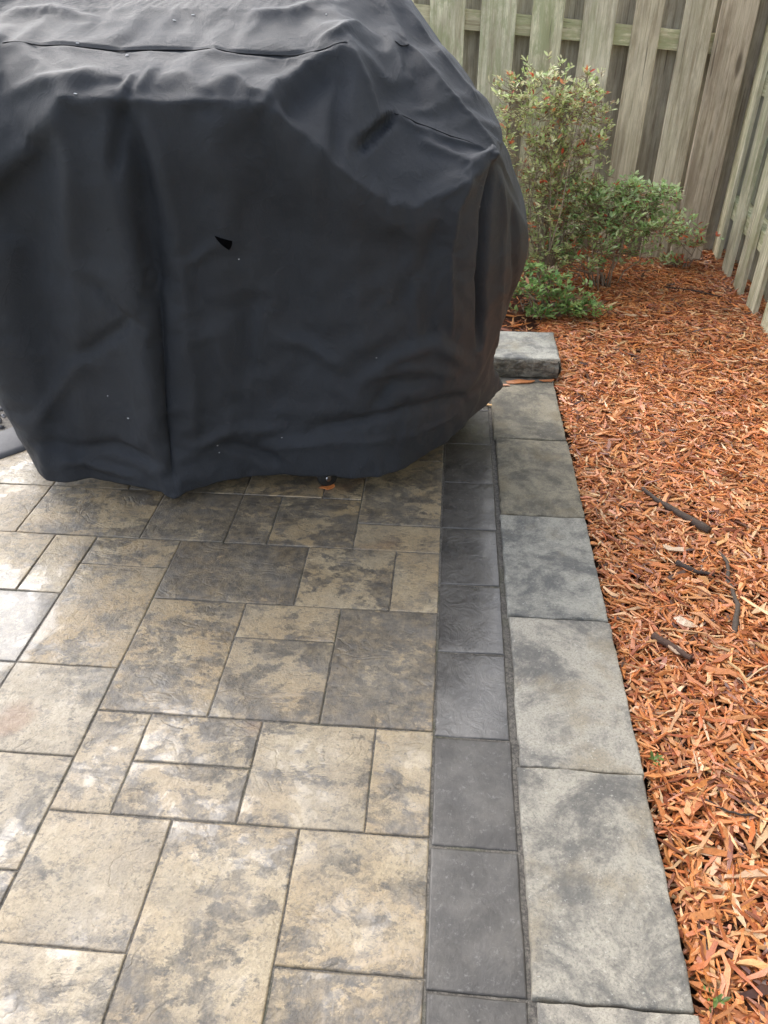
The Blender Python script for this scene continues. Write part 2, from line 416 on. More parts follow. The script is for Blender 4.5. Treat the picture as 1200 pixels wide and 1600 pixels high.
# ------------------------------------------------------------------ edging of concrete cap stones
edging = empty('stone_edging', (.32, 1.7, 0), label='straight edging of large mottled grey and beige concrete slabs between dark border and orange mulch', cat='stone edging')
cap_y = [(-.33, .113), (.1155, .576), (.579, 1.0185), (1.0215, 1.475), (1.478, 1.927), (1.930, 2.400), (2.403, 2.872), (2.875, 3.34)]
cap_tint = [(1, 1, 1), (1.02, 1.0, .97), (1.0, .99, .96), (1.08, 1.07, 1.05), (.92, .95, .97), (.72, .69, .60), (.70, .68, .60), (.8, .8, .8)]
for i, (y0, y1) in enumerate(cap_y):
    xo = [0, .002, -.003, .004, .000, .003, -.002, 0][i]
    V, F = slab(.196 + xo, .449 + xo * .7, y0, y1, .010 + rr.uniform(-.0015, .0015), .10, .0055, .004, 18, .0032, i * 13.7 + 3, .0022, (0, rr.uniform(-.004, .004)))
    V -= np.array([.32, 1.7, 0])
    cy = (y0 + y1) / 2 - 1.7
    V[:, 1] -= cy
    o = mesh_obj('cap_stone', V, F, M_CAP, edging, True); o.location = (0, cy, 0); o.color = (*cap_tint[i], 1)
# raised block at the far end
blk = empty('wall_block', (.325, 3.03, 0), label='thick grey concrete block with rough split front, set on the far end of the edging', cat='concrete block')
V, F = slab(-.175, .142, -.125, .155, .098, .02, .010, .008, 16, .004, 77, .003)
o = mesh_obj('top_face', V, F, M_CAP, blk, True); o.color = (1.12, 1.18, 1.22, 1); o['label'] = 'pale smooth top of the block'
nx, nz = 34, 12
def rough_wall(p0, p1, zt, zb, nrm, seed):
    U, Z_ = np.meshgrid(np.linspace(0, 1, nx), np.linspace(0, 1, nz), indexing='ij')
    P_ = np.zeros((nx, nz, 3)); p0, p1 = np.array(p0), np.array(p1)
    for i in range(nx):
        for k in range(nz):
            b = p0 + (p1 - p0) * U[i, k]; z = zb + (zt - zb) * Z_[i, k]
            e = math.sin(math.pi * min(1, max(0, Z_[i, k]))) ** .5
            dd = (.012 * mnoise.noise(Vector((U[i, k] * 9 + seed, z * 30, seed))) + .006 * mnoise.noise(Vector((U[i, k] * 28 + seed, z * 90, seed))) + .008) * e
            P_[i, k] = (b[0] + nrm[0] * dd, b[1] + nrm[1] * dd, z)
    idx = np.arange(nx * nz).reshape(nx, nz)
    F_ = np.stack([idx[:-1, :-1], idx[1:, :-1], idx[1:, 1:], idx[:-1, 1:]], -1).reshape(-1, 4)
    return P_.reshape(-1, 3), F_
ra = Acc()
cs = [(-.173, -.122), (.140, -.122), (.140, .162), (-.173, .162)]
for i in range(4):
    a_, b_ = cs[i], cs[(i + 1) % 4]; nn = [(0, -1), (1, 0), (0, 1), (-1, 0)][i]
    ra.add(*rough_wall(a_, b_, .092, .012, nn, i * 5.))
o = ra.build('split_side', M_SPLIT, blk, smooth=False); o['label'] = 'dark rough split side of the block'

# ------------------------------------------------------------------ round fire ring with gravel (left, behind the cover)
fx, fy, fr = FIRE
ringo = empty('fire_ring', (fx, fy, 0), label='curved smooth grey concrete kerb of a round gravel pit, left behind the grill cover', cat='fire ring')
prof = [(fr, -.04), (fr, .004), (fr - .008, .012), (fr - .02, .014), (fr - .16, .016), (fr - .172, .010), (fr - .175, -.04)]
nseg = 120
V = np.array([[r_ * math.cos(2 * math.pi * i / nseg), r_ * math.sin(2 * math.pi * i / nseg), z_] for i in range(nseg) for r_, z_ in prof])
n_ = len(prof)
F = np.array([[i * n_ + k, i * n_ + k + 1, ((i + 1) % nseg) * n_ + k + 1, ((i + 1) % nseg) * n_ + k] for i in range(nseg) for k in range(n_ - 1)])[:, ::-1]
M_KERB = plain('smooth_grey_concrete', (.13, .13, .138), .7, .3)
mesh_obj('kerb', V, F, M_KERB, ringo, True)

def blobs(n, centers, sizes, cols, name, mat, **kw):
    """many small irregular stones in one mesh"""
    base = np.array([[1,0,0],[-1,0,0],[0,1,0],[0,-1,0],[0,0,1],[0,0,-1],[.6,.6,.5],[-.6,.6,.5],[.6,-.6,.5],[-.6,-.6,.5],[.6,.6,-.5],[-.6,.6,-.5],[.6,-.6,-.5],[-.6,-.6,-.5]])
    tri = np.array([[4,6,7],[4,7,9],[4,9,8],[4,8,6],[0,6,8],[0,8,12],[0,12,10],[0,10,6],[2,7,6],[2,6,10],[2,10,11],[2,11,7],[1,9,7],[1,7,11],[1,11,13],[1,13,9],[3,8,9],[3,9,13],[3,13,12],[3,12,8],[5,10,12],[5,12,13],[5,13,11],[5,11,10]])
    V = base[None] * (1 + rng.normal(0, .15, (n, 14, 1))) * sizes[:, None, :]
    a = rng.uniform(0, 2 * np.pi, n); c, s = np.cos(a)[:, None], np.sin(a)[:, None]
    V = np.stack([V[..., 0] * c - V[..., 1] * s, V[..., 0] * s + V[..., 1] * c, V[..., 2]], -1) + centers[:, None]
    F = (tri[None] + np.arange(n)[:, None, None] * 14).reshape(-1, 3)
    return mesh_obj(name, V.reshape(-1, 3), F, mat, attrs={'col': np.repeat(cols, 14, 0)}, **kw)
n = 5000
rad = np.sqrt(rng.uniform(0, 1, n)) * .68; an = rng.uniform(0, 2 * np.pi, n)
M_STONE = vc_material('gravel_stone', .55, .5, 120, .001)
gc = np.stack([fx + rad * np.cos(an), fy + rad * np.sin(an), rng.uniform(-.02, .006, n)], 1)
gcol = np.array([.10, .10, .105])[None] * rng.uniform(.4, 2.2, (n, 1))
tag(blobs(n, gc, rng.uniform(.006, .014, (n, 3)), gcol, 'gravel', M_STONE), 'dark wet gravel filling the round kerb, left behind the grill cover', 'gravel', kind='stuff')

# ------------------------------------------------------------------ mulch bed
def bed_z(x, y):
    return -.012 + .012 * math.sin(x * 5 + y * 2.3) + .012 * mnoise.noise(Vector((x * 2.5, y * 2.5, 3))) + .02 * max(0, min(1, (x - .6))) + .01 * max(0, y - 3)
bx = np.linspace(-2.8, 1.9, 95); by = np.linspace(-.8, 4.95, 116)
V = np.array([[x, y, (bed_z(x, y) - .006) if (x > .47 or y > 3.36) else -.09] for x in bx for y in by])
idx = np.arange(len(V)).reshape(len(bx), len(by))
F = np.stack([idx[:-1, :-1], idx[1:, :-1], idx[1:, 1:], idx[:-1, 1:]], -1).reshape(-1, 4)
tag(mesh_obj('garden_bed', V, F, M_SOIL, smooth=True), kind='structure')

def chips(P, L, Wd, T, yaw, pitch, roll, bend, col, name, tip=.35):
    """curved splinters: 5 stations x 4 corners each, one mesh"""
    n = len(P); K = 5
    s = np.linspace(-.5, .5, K)
    wprof = np.tile(np.array([tip, .8, 1., .85, tip * .7]), (n, 1)); wprof[:, 0] = rng.uniform(.08, .85, n); wprof[:, 4] = rng.uniform(.08, .6, n)
    wj = wprof * (1 + rng.normal(0, .24, (n, K)))
    tw = rng.normal(0, .25, (n, 1)) * s[None] * 2
    cx = s[None] * L[:, None]
    cy = (s[None] ** 2 - .08) * bend[:, None] * L[:, None] + rng.normal(0, .03, (n, K)) * L[:, None]
    cz = -(s[None] ** 2) * rng.normal(0, .22, (n, 1)) * L[:, None] * .7
    V = np.zeros((n, K, 4, 3))
    for q, (a, b) in enumerate(((-1, -1), (1, -1), (1, 1), (-1, 1))):
        oy = a * wj * Wd[:, None] / 2; oz = b * T[:, None] / 2 * (.6 + .4 * wj)
        V[:, :, q, 0] = cx + rng.normal(0, .02, (n, K)) * L[:, None]
        V[:, :, q, 1] = cy + oy * np.cos(tw) - oz * np.sin(tw)
        V[:, :, q, 2] = cz + oy * np.sin(tw) + oz * np.cos(tw)
    def rot(V, ang, i, j):
        c, s_ = np.cos(ang)[:, None, None], np.sin(ang)[:, None, None]
        a, b = V[..., i].copy(), V[..., j].copy(); V[..., i] = a * c - b * s_; V[..., j] = a * s_ + b * c
    rot(V, roll, 1, 2); rot(V, pitch, 0, 2); rot(V, yaw, 0, 1)
    V += P[:, None, None]
    f = []
    for k in range(K - 1):
        for q in range(4):
            f.append([k * 4 + q, k * 4 + (q + 1) % 4, (k + 1) * 4 + (q + 1) % 4, (k + 1) * 4 + q])
    f.append([3, 2, 1, 0]); f.append([(K - 1) * 4 + q for q in range(4)])
    F = (np.array(f)[None, :, ::-1] + np.arange(n)[:, None, None] * K * 4).reshape(-1, 4)
    return mesh_obj(name, V.reshape(-1, 3), F, M_CHIP, attrs={'col': np.repeat(col, K * 4, 0)})

def chip_cols(n):
    pal = np.array([[.58, .205, .060], [.65, .26, .085], [.48, .145, .045], [.72, .37, .16], [.27, .075, .028], [.72, .46, .25], [.11, .042, .024], [.52, .21, .10]])
    w = np.array([.25, .22, .17, .12, .09, .06, .03, .06])
    return pal[rng.choice(len(pal), n, p=w / w.sum())] * rng.uniform(.7, 1.22, (n, 1)) * rng.uniform(.94, 1.06, (n, 3))
def in_view(x, y): return (x < .50 + .34 * y + .12) & (y > .3) & (x > .40)
cand = []
N_VIEW, N_REST = 14500, 2400
A = rng.uniform((.452, -.5), (1.62, 4.75), (int(N_VIEW * 1.162 * 5.25), 2))
iv = in_view(A[:, 0], A[:, 1]); keep = iv | (rng.uniform(0, 1, len(A)) < N_REST / N_VIEW)
keep &= (A[:, 1] < 3.2) | (rng.uniform(0, 1, len(A)) < .75)
A = A[keep]
Bk = rng.uniform((-1.4, 3.22), (.458, 4.62), (3800, 2)); Bk = Bk[(Bk[:, 1] > 3.24)]
A = np.concatenate([A, Bk])
n = len(A)
L = np.clip(rng.lognormal(math.log(.036), .6, n), .008, .11)
Z = np.array([bed_z(x, y) for x, y in A]) + rng.uniform(-.009, .015, n)
near_edge = A[:, 0] < .475
Z[near_edge] -= .002
near_wall = (A[:, 0] < .462 + L * .3) & (A[:, 1] < 3.2)
A[near_wall, 0] += L[near_wall] * .26
chips(np.column_stack([A, Z]), L, rng.uniform(.0020, .0078, n) * (.75 + L / .09), rng.uniform(.0012, .0035, n), rng.uniform(0, 2 * np.pi, n) * 1.0,
      rng.normal(0, .15, n), rng.normal(0, .45, n), rng.normal(0, .20, n), chip_cols(n), 'mulch')
tag(bpy.data.objects['mulch'], 'orange brown shredded bark mulch covering the bed along the fence', 'mulch', kind='stuff')

# pale chips lying on the mulch and a few strays on the slabs
def single_chip(name, p, L_, w, t_, yaw, col, label, group=None, bend=.2, cat='wood chip'):
    o = chips(np.zeros((1, 3)), np.array([L_]), np.array([w]), np.array([t_]), np.array([0.]), np.array([0.]), np.array([.1]), np.array([bend]), np.array([col]), name)
    o.location = p; o.rotation_euler = (0, 0, yaw)
    return tag(o, label, cat, group)
zc = .0155
single_chip('wood_chip', (.315, 2.855, zc), .115, .022, .004, .15, (.50, .20, .075), 'long orange bark shred lying on the slab at the foot of the raised block', 'loose bark chips on the stone')
single_chip('wood_chip', (.243, 2.82, zc), .055, .012, .003, -.1, (.62, .32, .2), 'short pinkish bark chip on the slab next to the cover hem', 'loose bark chips on the stone')
single_chip('wood_chip', (.185, 2.665, .006), .085, .010, .002, -.22, (.78, .50, .22), 'thin straw yellow sliver lying across the sandy joint beside the cover', 'loose bark chips on the stone', .35)
single_chip('wood_chip', (.42, 2.875, zc), .06, .014, .003, .2, (.48, .19, .08), 'orange bark chip at the slab corner under the raised block', 'loose bark chips on the stone')
single_chip('wood_chip', (-.352, 2.045, .004), .05, .022, .003, .2, (.62, .22, .07), 'orange bark chip on the pavers below the caster wheel', 'loose bark chips on the stone')
def mz(x, y): return bed_z(x, y) + .017
single_chip('wood_chip', (.676, 1.785, mz(.676, 1.785)), .055, .02, .004, -.2, (.60, .44, .30), 'pale cream wood chip lying between the dark sticks in the mulch', 'pale wood chips on the mulch')
single_chip('wood_chip', (.643, 1.492, mz(.643, 1.492)), .06, .024, .004, -.5, (.62, .47, .34), 'broad whitish wood chip in the mulch left of the long crooked stick', 'pale wood chips on the mulch')
single_chip('wood_chip', (.60, 1.40, mz(.60, 1.40)), .05, .02, .004, -.9, (.52, .36, .24), 'whitish wood chip in the mulch beside the short bark fragment', 'pale wood chips on the mulch')

# ------------------------------------------------------------------ tubes (sticks, stems, casters)
def tube(acc, pts, radii, sides=6, col=None):
    pts = [Vector(p) for p in pts]; V = []; nrm = None
    for i, p in enumerate(pts):
        d = (pts[min(i + 1, len(pts) - 1)] - pts[max(i - 1, 0)]).normalized()
        if nrm is None: nrm = d.orthogonal().normalized()
        nrm = (nrm - d * nrm.dot(d)).normalized(); bi = d.cross(nrm)
        for k in range(sides):
            a = 2 * math.pi * k / sides
            V.append(tuple(p + (nrm * math.cos(a) + bi * math.sin(a)) * radii[i]))
    F = [[i * sides + k, i * sides + (k + 1) % sides, (i + 1) * sides + (k + 1) % sides, (i + 1) * sides + k] for i in range(len(pts) - 1) for k in range(sides)]
    c0 = len(V); V.append(tuple(pts[0])); V.append(tuple(pts[-1]))
    F2 = [[(k + 1) % sides, k, c0, c0] for k in range(sides)]
    acc.add(np.array(V), np.array(F), col)
    m_ = (len(pts) - 1) * sides
    acc.v.append(np.zeros((0, 3)));
    if col is not None: acc.a.append(np.zeros((0, 3)))
    b = acc.n - len(V)
    acc.f.append(np.array([[(k + 1) % sides + b, k + b, c0 + b] for k in range(sides)] + [[m_ + k + b, m_ + (k + 1) % sides + b, c0 + 1 + b] for k in range(sides)]))

def stick(pts, r0, r1, col, label, name='stick'):
    a = Acc(); P_ = []
    n_ = 14
    for i in range(n_):
        t_ = i / (n_ - 1) * (len(pts) - 1); k = min(int(t_), len(pts) - 2); f = t_ - k
        x = pts[k][0] * (1 - f) + pts[k + 1][0] * f; y = pts[k][1] * (1 - f) + pts[k + 1][1] * f
        dz = (pts[k][2] * (1 - f) + pts[k + 1][2] * f) if len(pts[0]) > 2 else 0
        P_.append((x + .004 * mnoise.noise(Vector((i * .9, x * 9, 1))), y + .004 * mnoise.noise(Vector((i * .9, 4, y * 9))), bed_z(x, y) + .016 + dz))
    o0 = Vector(P_[0])
    tube(a, [Vector(p) - o0 for p in P_], [(r0 * (1 - i / 13) + r1 * i / 13) * (1 + .45 * mnoise.noise(Vector((i * 1.7, r0 * 900, 0)))) for i in range(n_)], 7, col)
    o = a.build(name, M_TWIG, None, True); o.location = o0
    return tag(o, label, 'stick', 'dark sticks lying in the mulch')
stick([(.650, 2.10), (.685, 2.03), (.73, 1.97), (.80, 1.88)], .006, .012, (.085, .062, .05), 'thick dark stick pointing at the top end of the long crooked stick')
stick([(.800, 1.80, -.012), (.812, 1.74, 0), (.795, 1.66, -.012), (.79, 1.56, .001), (.768, 1.50, .0), (.755, 1.45, -.012)], .0045, .0075, (.095, .075, .06), 'long crooked dark stick half buried in the mulch on the right')
stick([(.672, 1.725), (.71, 1.69), (.76, 1.675)], .009, .004, (.06, .045, .04), 'short tapered dark stick below the pale cream chip')
stick([(.555, 1.445), (.59, 1.41), (.63, 1.365)], .010, .007, (.10, .06, .045), 'short thick dark bark fragment in the mulch near the slab edge')
stick([(.565, .98), (.61, .955), (.66, .95)], .003, .002, (.05, .04, .035), 'thin dark twig lowest in the mulch')
stick([(1.12, 4.02), (1.25, 3.98), (1.38, 3.90)], .004, .003, (.07, .05, .04), 'thin dark twig in the mulch at the foot of the right fence')

# ------------------------------------------------------------------ fences
def board(parent, x, w, th, z0, z1, y, tint, alg, lean=0., name='board', seed=0.):
    nzz = 26; V = []
    for k in range(nzz):
        z = z0 + (z1 - z0) * k / (nzz - 1); b = .004 * mnoise.noise(Vector((seed, z * 1.3, 2)))
        for (sx, sy) in ((-1, -1), (-.93, -1.12), (.93, -1.12), (1, -1), (1, 1), (-1, 1)):
            e = .0015 * mnoise.noise(Vector((seed + sx, z * 9, sy)))
            V.append((sx * w / 2 + b + e, sy * th / 2 + .5 * b, z))
    F = [[k * 6 + q, k * 6 + (q + 1) % 6, (k + 1) * 6 + (q + 1) % 6, (k + 1) * 6 + q] for k in range(nzz - 1) for q in range(6)]
    T = nzz * 6 - 6
    caps = np.array([[5, 4, 3, 2], [5, 2, 1, 0], [T, T + 1, T + 2, T + 5], [T + 2, T + 3, T + 4, T + 5]])
    o = mesh_obj(name, np.array(V), np.concatenate([np.array(F), caps]), M_WOOD, parent)
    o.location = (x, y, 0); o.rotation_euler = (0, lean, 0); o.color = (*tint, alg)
    return o
def rail(parent, x0, x1, y, z0, z1, h, th, tint, alg, name='rail'):
    V = []; nn_ = 20
    for k in range(nn_):
        f = k / (nn_ - 1); x = x0 + (x1 - x0) * f; z = z0 + (z1 - z0) * f
        for (sy, sz) in ((-1, 0), (1, 0), (1, 1), (-1, 1)): V.append((0, 0, 0)); V[-1] = (sz * h, sy * th / 2, x)   # long axis = local z for the grain
    V = np.array(V)
    F = [[k * 4 + q, (k + 1) * 4 + q, (k + 1) * 4 + (q + 1) % 4, k * 4 + (q + 1) % 4] for k in range(nn_ - 1) for q in range(4)]
    F += [[3, 2, 1, 0][::-1], [(nn_ - 1) * 4 + q for q in (3, 2, 1, 0)]]
    V[:, 2] -= x0
    ln = math.hypot(x1 - x0, z1 - z0); ang = math.atan2(z1 - z0, x1 - x0)
    V[:, 2] *= ln / (x1 - x0)
    # local z -> direction along the rail, local x -> up
    o = mesh_obj(name, V, F, M_WOOD, parent)
    d = Vector((math.cos(ang), 0, math.sin(ang))); up = Vector((-math.sin(ang), 0, math.cos(ang)))
    o.matrix_local = Matrix(((up.x, 0, d.x, x0), (up.y, 1, d.y, y), (up.z, 0, d.z, z0), (0, 0, 0, 1)))
    o.color = (*tint, alg)
    return o

fb = empty('wooden_fence', (1.50, 4.60, 0), label='weathered grey green shadowbox board fence behind the shrubs and the grill', cat='fence')
# front boards: (from corner, left edge, right edge, tint, algae)
fr_b = [(1.645, 1.469, (1.10, 1.12, .95), .9), (1.388, 1.215, (1.08, 1.10, .95), .8), (1.132, .976, (1.12, 1.14, .95), .95), (.887, .726, (1.04, 1.03, .93), .45),
        (.640, .505, (1.02, .97, .86), .12), (.395, .248, (1.05, 1.02, .92), .15)]
s = 1.645
for i in range(11):
    s += .085; fr_b.append((s + .16, s, (1.05, 1.05, .92), .7)); s += .16
for i, (a_, b_, tint, alg) in enumerate(fr_b):
    board(fb, -(a_ + b_) / 2, a_ - b_, .02, -.02, 1.86, 0, tint, alg, R(rr.uniform(-.3, .3)), seed=i * 3.1)
o = board(fb, -.146, .165, .045, -.02, 1.9, -.028, (.92, .84, .76), .12, 0, 'post', seed=91); o['label'] = 'browner broad corner post standing proud of the boards'
for i in range(17):
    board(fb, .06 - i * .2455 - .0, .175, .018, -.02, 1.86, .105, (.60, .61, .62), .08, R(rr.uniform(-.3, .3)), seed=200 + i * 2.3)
for zz in (0.25, 1.012):
    rail(fb, -4.3, -.07, .052, zz + .078 * 4.3, zz, .088, .078, (1.05, 1.05, .85), 1.0)

rfa = math.atan2(.066, 1.0)
frt = empty('wooden_fence', (1.545, 4.70, 0), -math.pi / 2 - rfa, label='greenish board fence running down the right side of the mulch bed', cat='fence')
# local +x runs along the fence towards the camera, local -y faces the bed? (front = local -y -> world -x)
x_ = .02; i = 0
while x_ < 5.6:
    w_ = .142
    board(frt, x_ + w_ / 2, w_, .02, -.02, 1.86, 0, (1.08, 1.12, .98), .7 if i % 3 else .5, R(rr.uniform(-.3, .3)), seed=400 + i * 3.7)
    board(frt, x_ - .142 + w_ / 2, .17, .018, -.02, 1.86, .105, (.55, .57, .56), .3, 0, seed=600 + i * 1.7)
    x_ += .285; i += 1
for zz in (.25, .85):
    rail(frt, .0, 5.5, .052, zz, zz, .088, .078, (1.0, 1.05, .85), 1.0)

# ------------------------------------------------------------------ shrubs
LEAF_PAL = {'pale': [[.66, .72, .34], [.58, .68, .30], [.74, .76, .46], [.46, .58, .24], [.74, .68, .44]],
            'mid': [[.44, .64, .26], [.52, .70, .32], [.60, .72, .42], [.32, .50, .18], [.62, .68, .36]],
            'low': [[.28, .46, .15], [.36, .52, .18], [.20, .36, .11], [.44, .60, .22]]}
RED = [[.75, .17, .07], [.80, .28, .12], [.60, .10, .05], [.82, .38, .26]]
def add_leaves(acc_list, P_, D_, U_, size, cols):
    n = len(P_); D_ = D_ / np.linalg.norm(D_, axis=1, keepdims=True)
    side = np.cross(D_, U_); side /= np.linalg.norm(side, axis=1, keepdims=True) + 1e-9
    up = np.cross(side, D_)
    shp = np.array([[0, 0, 0], [.28, .17, .03], [.62, .19, .035], [1, 0, -.05], [.62, -.19, .035], [.28, -.17, .03], [.45, 0, -.015]])
    V = P_[:, None] + size[:, None, None] * (shp[None, :, 0:1] * D_[:, None] + shp[None, :, 1:2] * side[:, None] + shp[None, :, 2:3] * up[:, None])
    F = np.array([[0, 6, 1], [1, 6, 2], [2, 6, 3], [3, 6, 4], [4, 6, 5], [5, 6, 0]])
    acc_list.add(V.reshape(-1, 3), (F[None] + np.arange(n)[:, None, None] * 7).reshape(-1, 3), np.repeat(cols, 7, 0))

def shrub(name, base, lobes, n_tips, pal, leaf, red, label, cat='shrub', stems=7, seed=1, group=None, per=(4, 8)):
    """lobes: list of (centre offset, radii, weight): where the foliage clumps sit around the base"""
    r = np.random.default_rng(seed)
    root = empty(name, base, label=label, cat=cat, group=group)
    st = Acc(); lv = Acc()
    w = np.array([l[2] for l in lobes], float); w /= w.sum()
    hubs = []
    for k, (c, rad, _) in enumerate(lobes):
        for _ in range(stems):
            tgt = np.array(c) + r.normal(0, .38, 3) * np.array(rad)
            b0 = np.array([r.normal(0, .03), r.normal(0, .03), -.02])
            mid = b0 * .5 + tgt * .5 + r.normal(0, .04, 3) * [1, 1, .3]; mid[2] = max(mid[2], .05)
            pts = [b0, b0 * .6 + mid * .4 + [0, 0, .05], mid, mid * .45 + tgt * .55 + r.normal(0, .012, 3), tgt]
            tube(st, pts, [.0042, .0036, .0028, .002, .0013], 5, (.34, .28, .22))
            hubs.append((k, mid, tgt))
    tips = []
    for _ in range(n_tips):
        k = r.choice(len(lobes), p=w); c, rad, _w = lobes[k]
        u = r.normal(0, 1, 3); u /= np.linalg.norm(u); rr_ = r.uniform(.15, 1) ** .45
        p = np.array(c) + u * rr_ * np.array(rad) * r.uniform(.8, 1.3)
        if mnoise.noise(Vector((p[0] * 13 + seed, p[1] * 13, p[2] * 13))) < -.12: continue
        if p[2] < .015: p[2] = .015 + abs(r.normal(0, .01))
        hs = [h for h in hubs if h[0] == k]
        h = min(hs, key=lambda q: np.linalg.norm(q[2] - p))
        s0 = h[2] + (p - h[2]) * r.uniform(.35, .8)
        md = (s0 + p) / 2 + r.normal(0, .012, 3) + [0, 0, -.008]
        tube(st, [s0, md, p], [.0018, .0014, .0009], 4, (.32, .23, .17))
        dirn = p - s0; dirn /= np.linalg.norm(dirn) + 1e-6
        tips.append((p, dirn))
    PP, DD, UU, SS, CC = [], [], [], [], []
    for p, d in tips:
        m_ = r.integers(*per)
        tone = r.uniform(.8, 1.2); redtip = r.random() < red * 2.2
        for q in range(m_):
            out = r.normal(0, 1, 3); out -= d * out.dot(d) * .6; out[2] = abs(out[2]) * .5 + .05
            out /= np.linalg.norm(out)
            PP.append(p - d * r.uniform(0, .03) + r.normal(0, .003, 3)); DD.append(out * .9 + d * .35 + r.normal(0, .15, 3)); UU.append(np.array([0, 0, 1.]) + r.normal(0, .35, 3))
            SS.append(leaf * r.uniform(.6, 1.3))
            cc = np.array(pal[r.integers(len(pal))]) * tone
            if r.random() < (.35 if redtip else red * .25): cc = np.array(RED[r.integers(len(RED))])
            elif r.random() < .06: cc = np.array([.30, .19, .11])
            CC.append(cc)
    add_leaves(lv, np.array(PP), np.array(DD), np.array(UU), np.array(SS), np.array(CC))
    st.build('stem', M_TWIG, root, True); lv.build('foliage', M_LEAF, root)
    return root

shrub('azalea_shrub', (.50, 3.98, 0), [((-.12, 0, .90), (.25, .17, .13), 1.0), ((.03, .02, .78), (.21, .16, .15), 1.1), ((-.17, -.02, .66), (.24, .16, .20), 1.0), ((.05, .02, .58), (.20, .15, .14), .8), ((-.05, .0, .42), (.27, .15, .15), 1.0), ((.0, -.02, .22), (.26, .15, .13), .7), ((.10, 0, .92), (.09, .09, .09), .2)],
      1900, LEAF_PAL['pale'], .028, .07, 'tallest shrub, pale olive leaves with pink tips, against the fence beside the cover', seed=3, stems=4)
shrub('azalea_shrub', (.80, 4.05, 0), [((.05, 0, .47), (.29, .17, .08), 1.0), ((.10, -.04, .38), (.27, .18, .09), 1.0), ((-.20, -.02, .42), (.24, .15, .16), 1.0), ((-.04, -.03, .24), (.30, .15, .12), .9), ((-.26, 0, .20), (.14, .12, .10), .3)],
      1700, LEAF_PAL['mid'], .030, .055, 'spreading mid green shrub with a few orange leaves, right of the tallest shrub', seed=8, stems=4)
shrub('azalea_shrub', (.47, 3.66, 0), [((.0, 0, .12), (.22, .13, .08), 1.0), ((.17, -.02, .05), (.15, .09, .04), .7), ((-.12, .02, .16), (.14, .10, .08), .7), ((-.05, -.05, .03), (.14, .06, .03), .4)],
      520, LEAF_PAL['low'], .032, .05, 'low bright green shrub just behind the raised concrete block', seed=15, stems=5)
shrub('azalea_shrub', (1.28, 4.40, 0), [((.0, -.02, .20), (.17, .10, .07), 1.0), ((-.02, 0, .06), (.10, .08, .04), .4)],
      170, LEAF_PAL['mid'], .032, .25, 'small wispy green shrub in the corner where the two fences meet', seed=21, stems=4)
def sprout(p, n_, label, seed):
    r = np.random.default_rng(seed); root = empty('weed', p, label=label, cat='weed', group='green weeds at the slab edge')
    lv = Acc(); a = r.uniform(0, 6.28, n_); el = r.uniform(.2, 1.0, n_)
    D_ = np.stack([np.cos(a) * np.cos(el), np.sin(a) * np.cos(el), np.sin(el)], 1)
    add_leaves(lv, r.normal(0, .007, (n_, 3)) * [1, 1.6, .2], D_, np.tile([0, 0, 1.], (n_, 1)) + r.normal(0, .3, (n_, 3)), r.uniform(.008, .020, n_), np.array([.14, .22, .05]) * r.uniform(.6, 1.2, (n_, 1)))
    lv.build('leaf', M_LEAF, root)
sprout((.482, 1.06, .012), 16, 'small green weed growing between the mulch and the edging slabs', 1)
sprout((.482, .60, .008), 12, 'tiny green weed at the nearest mulch corner beside the last slab', 2)

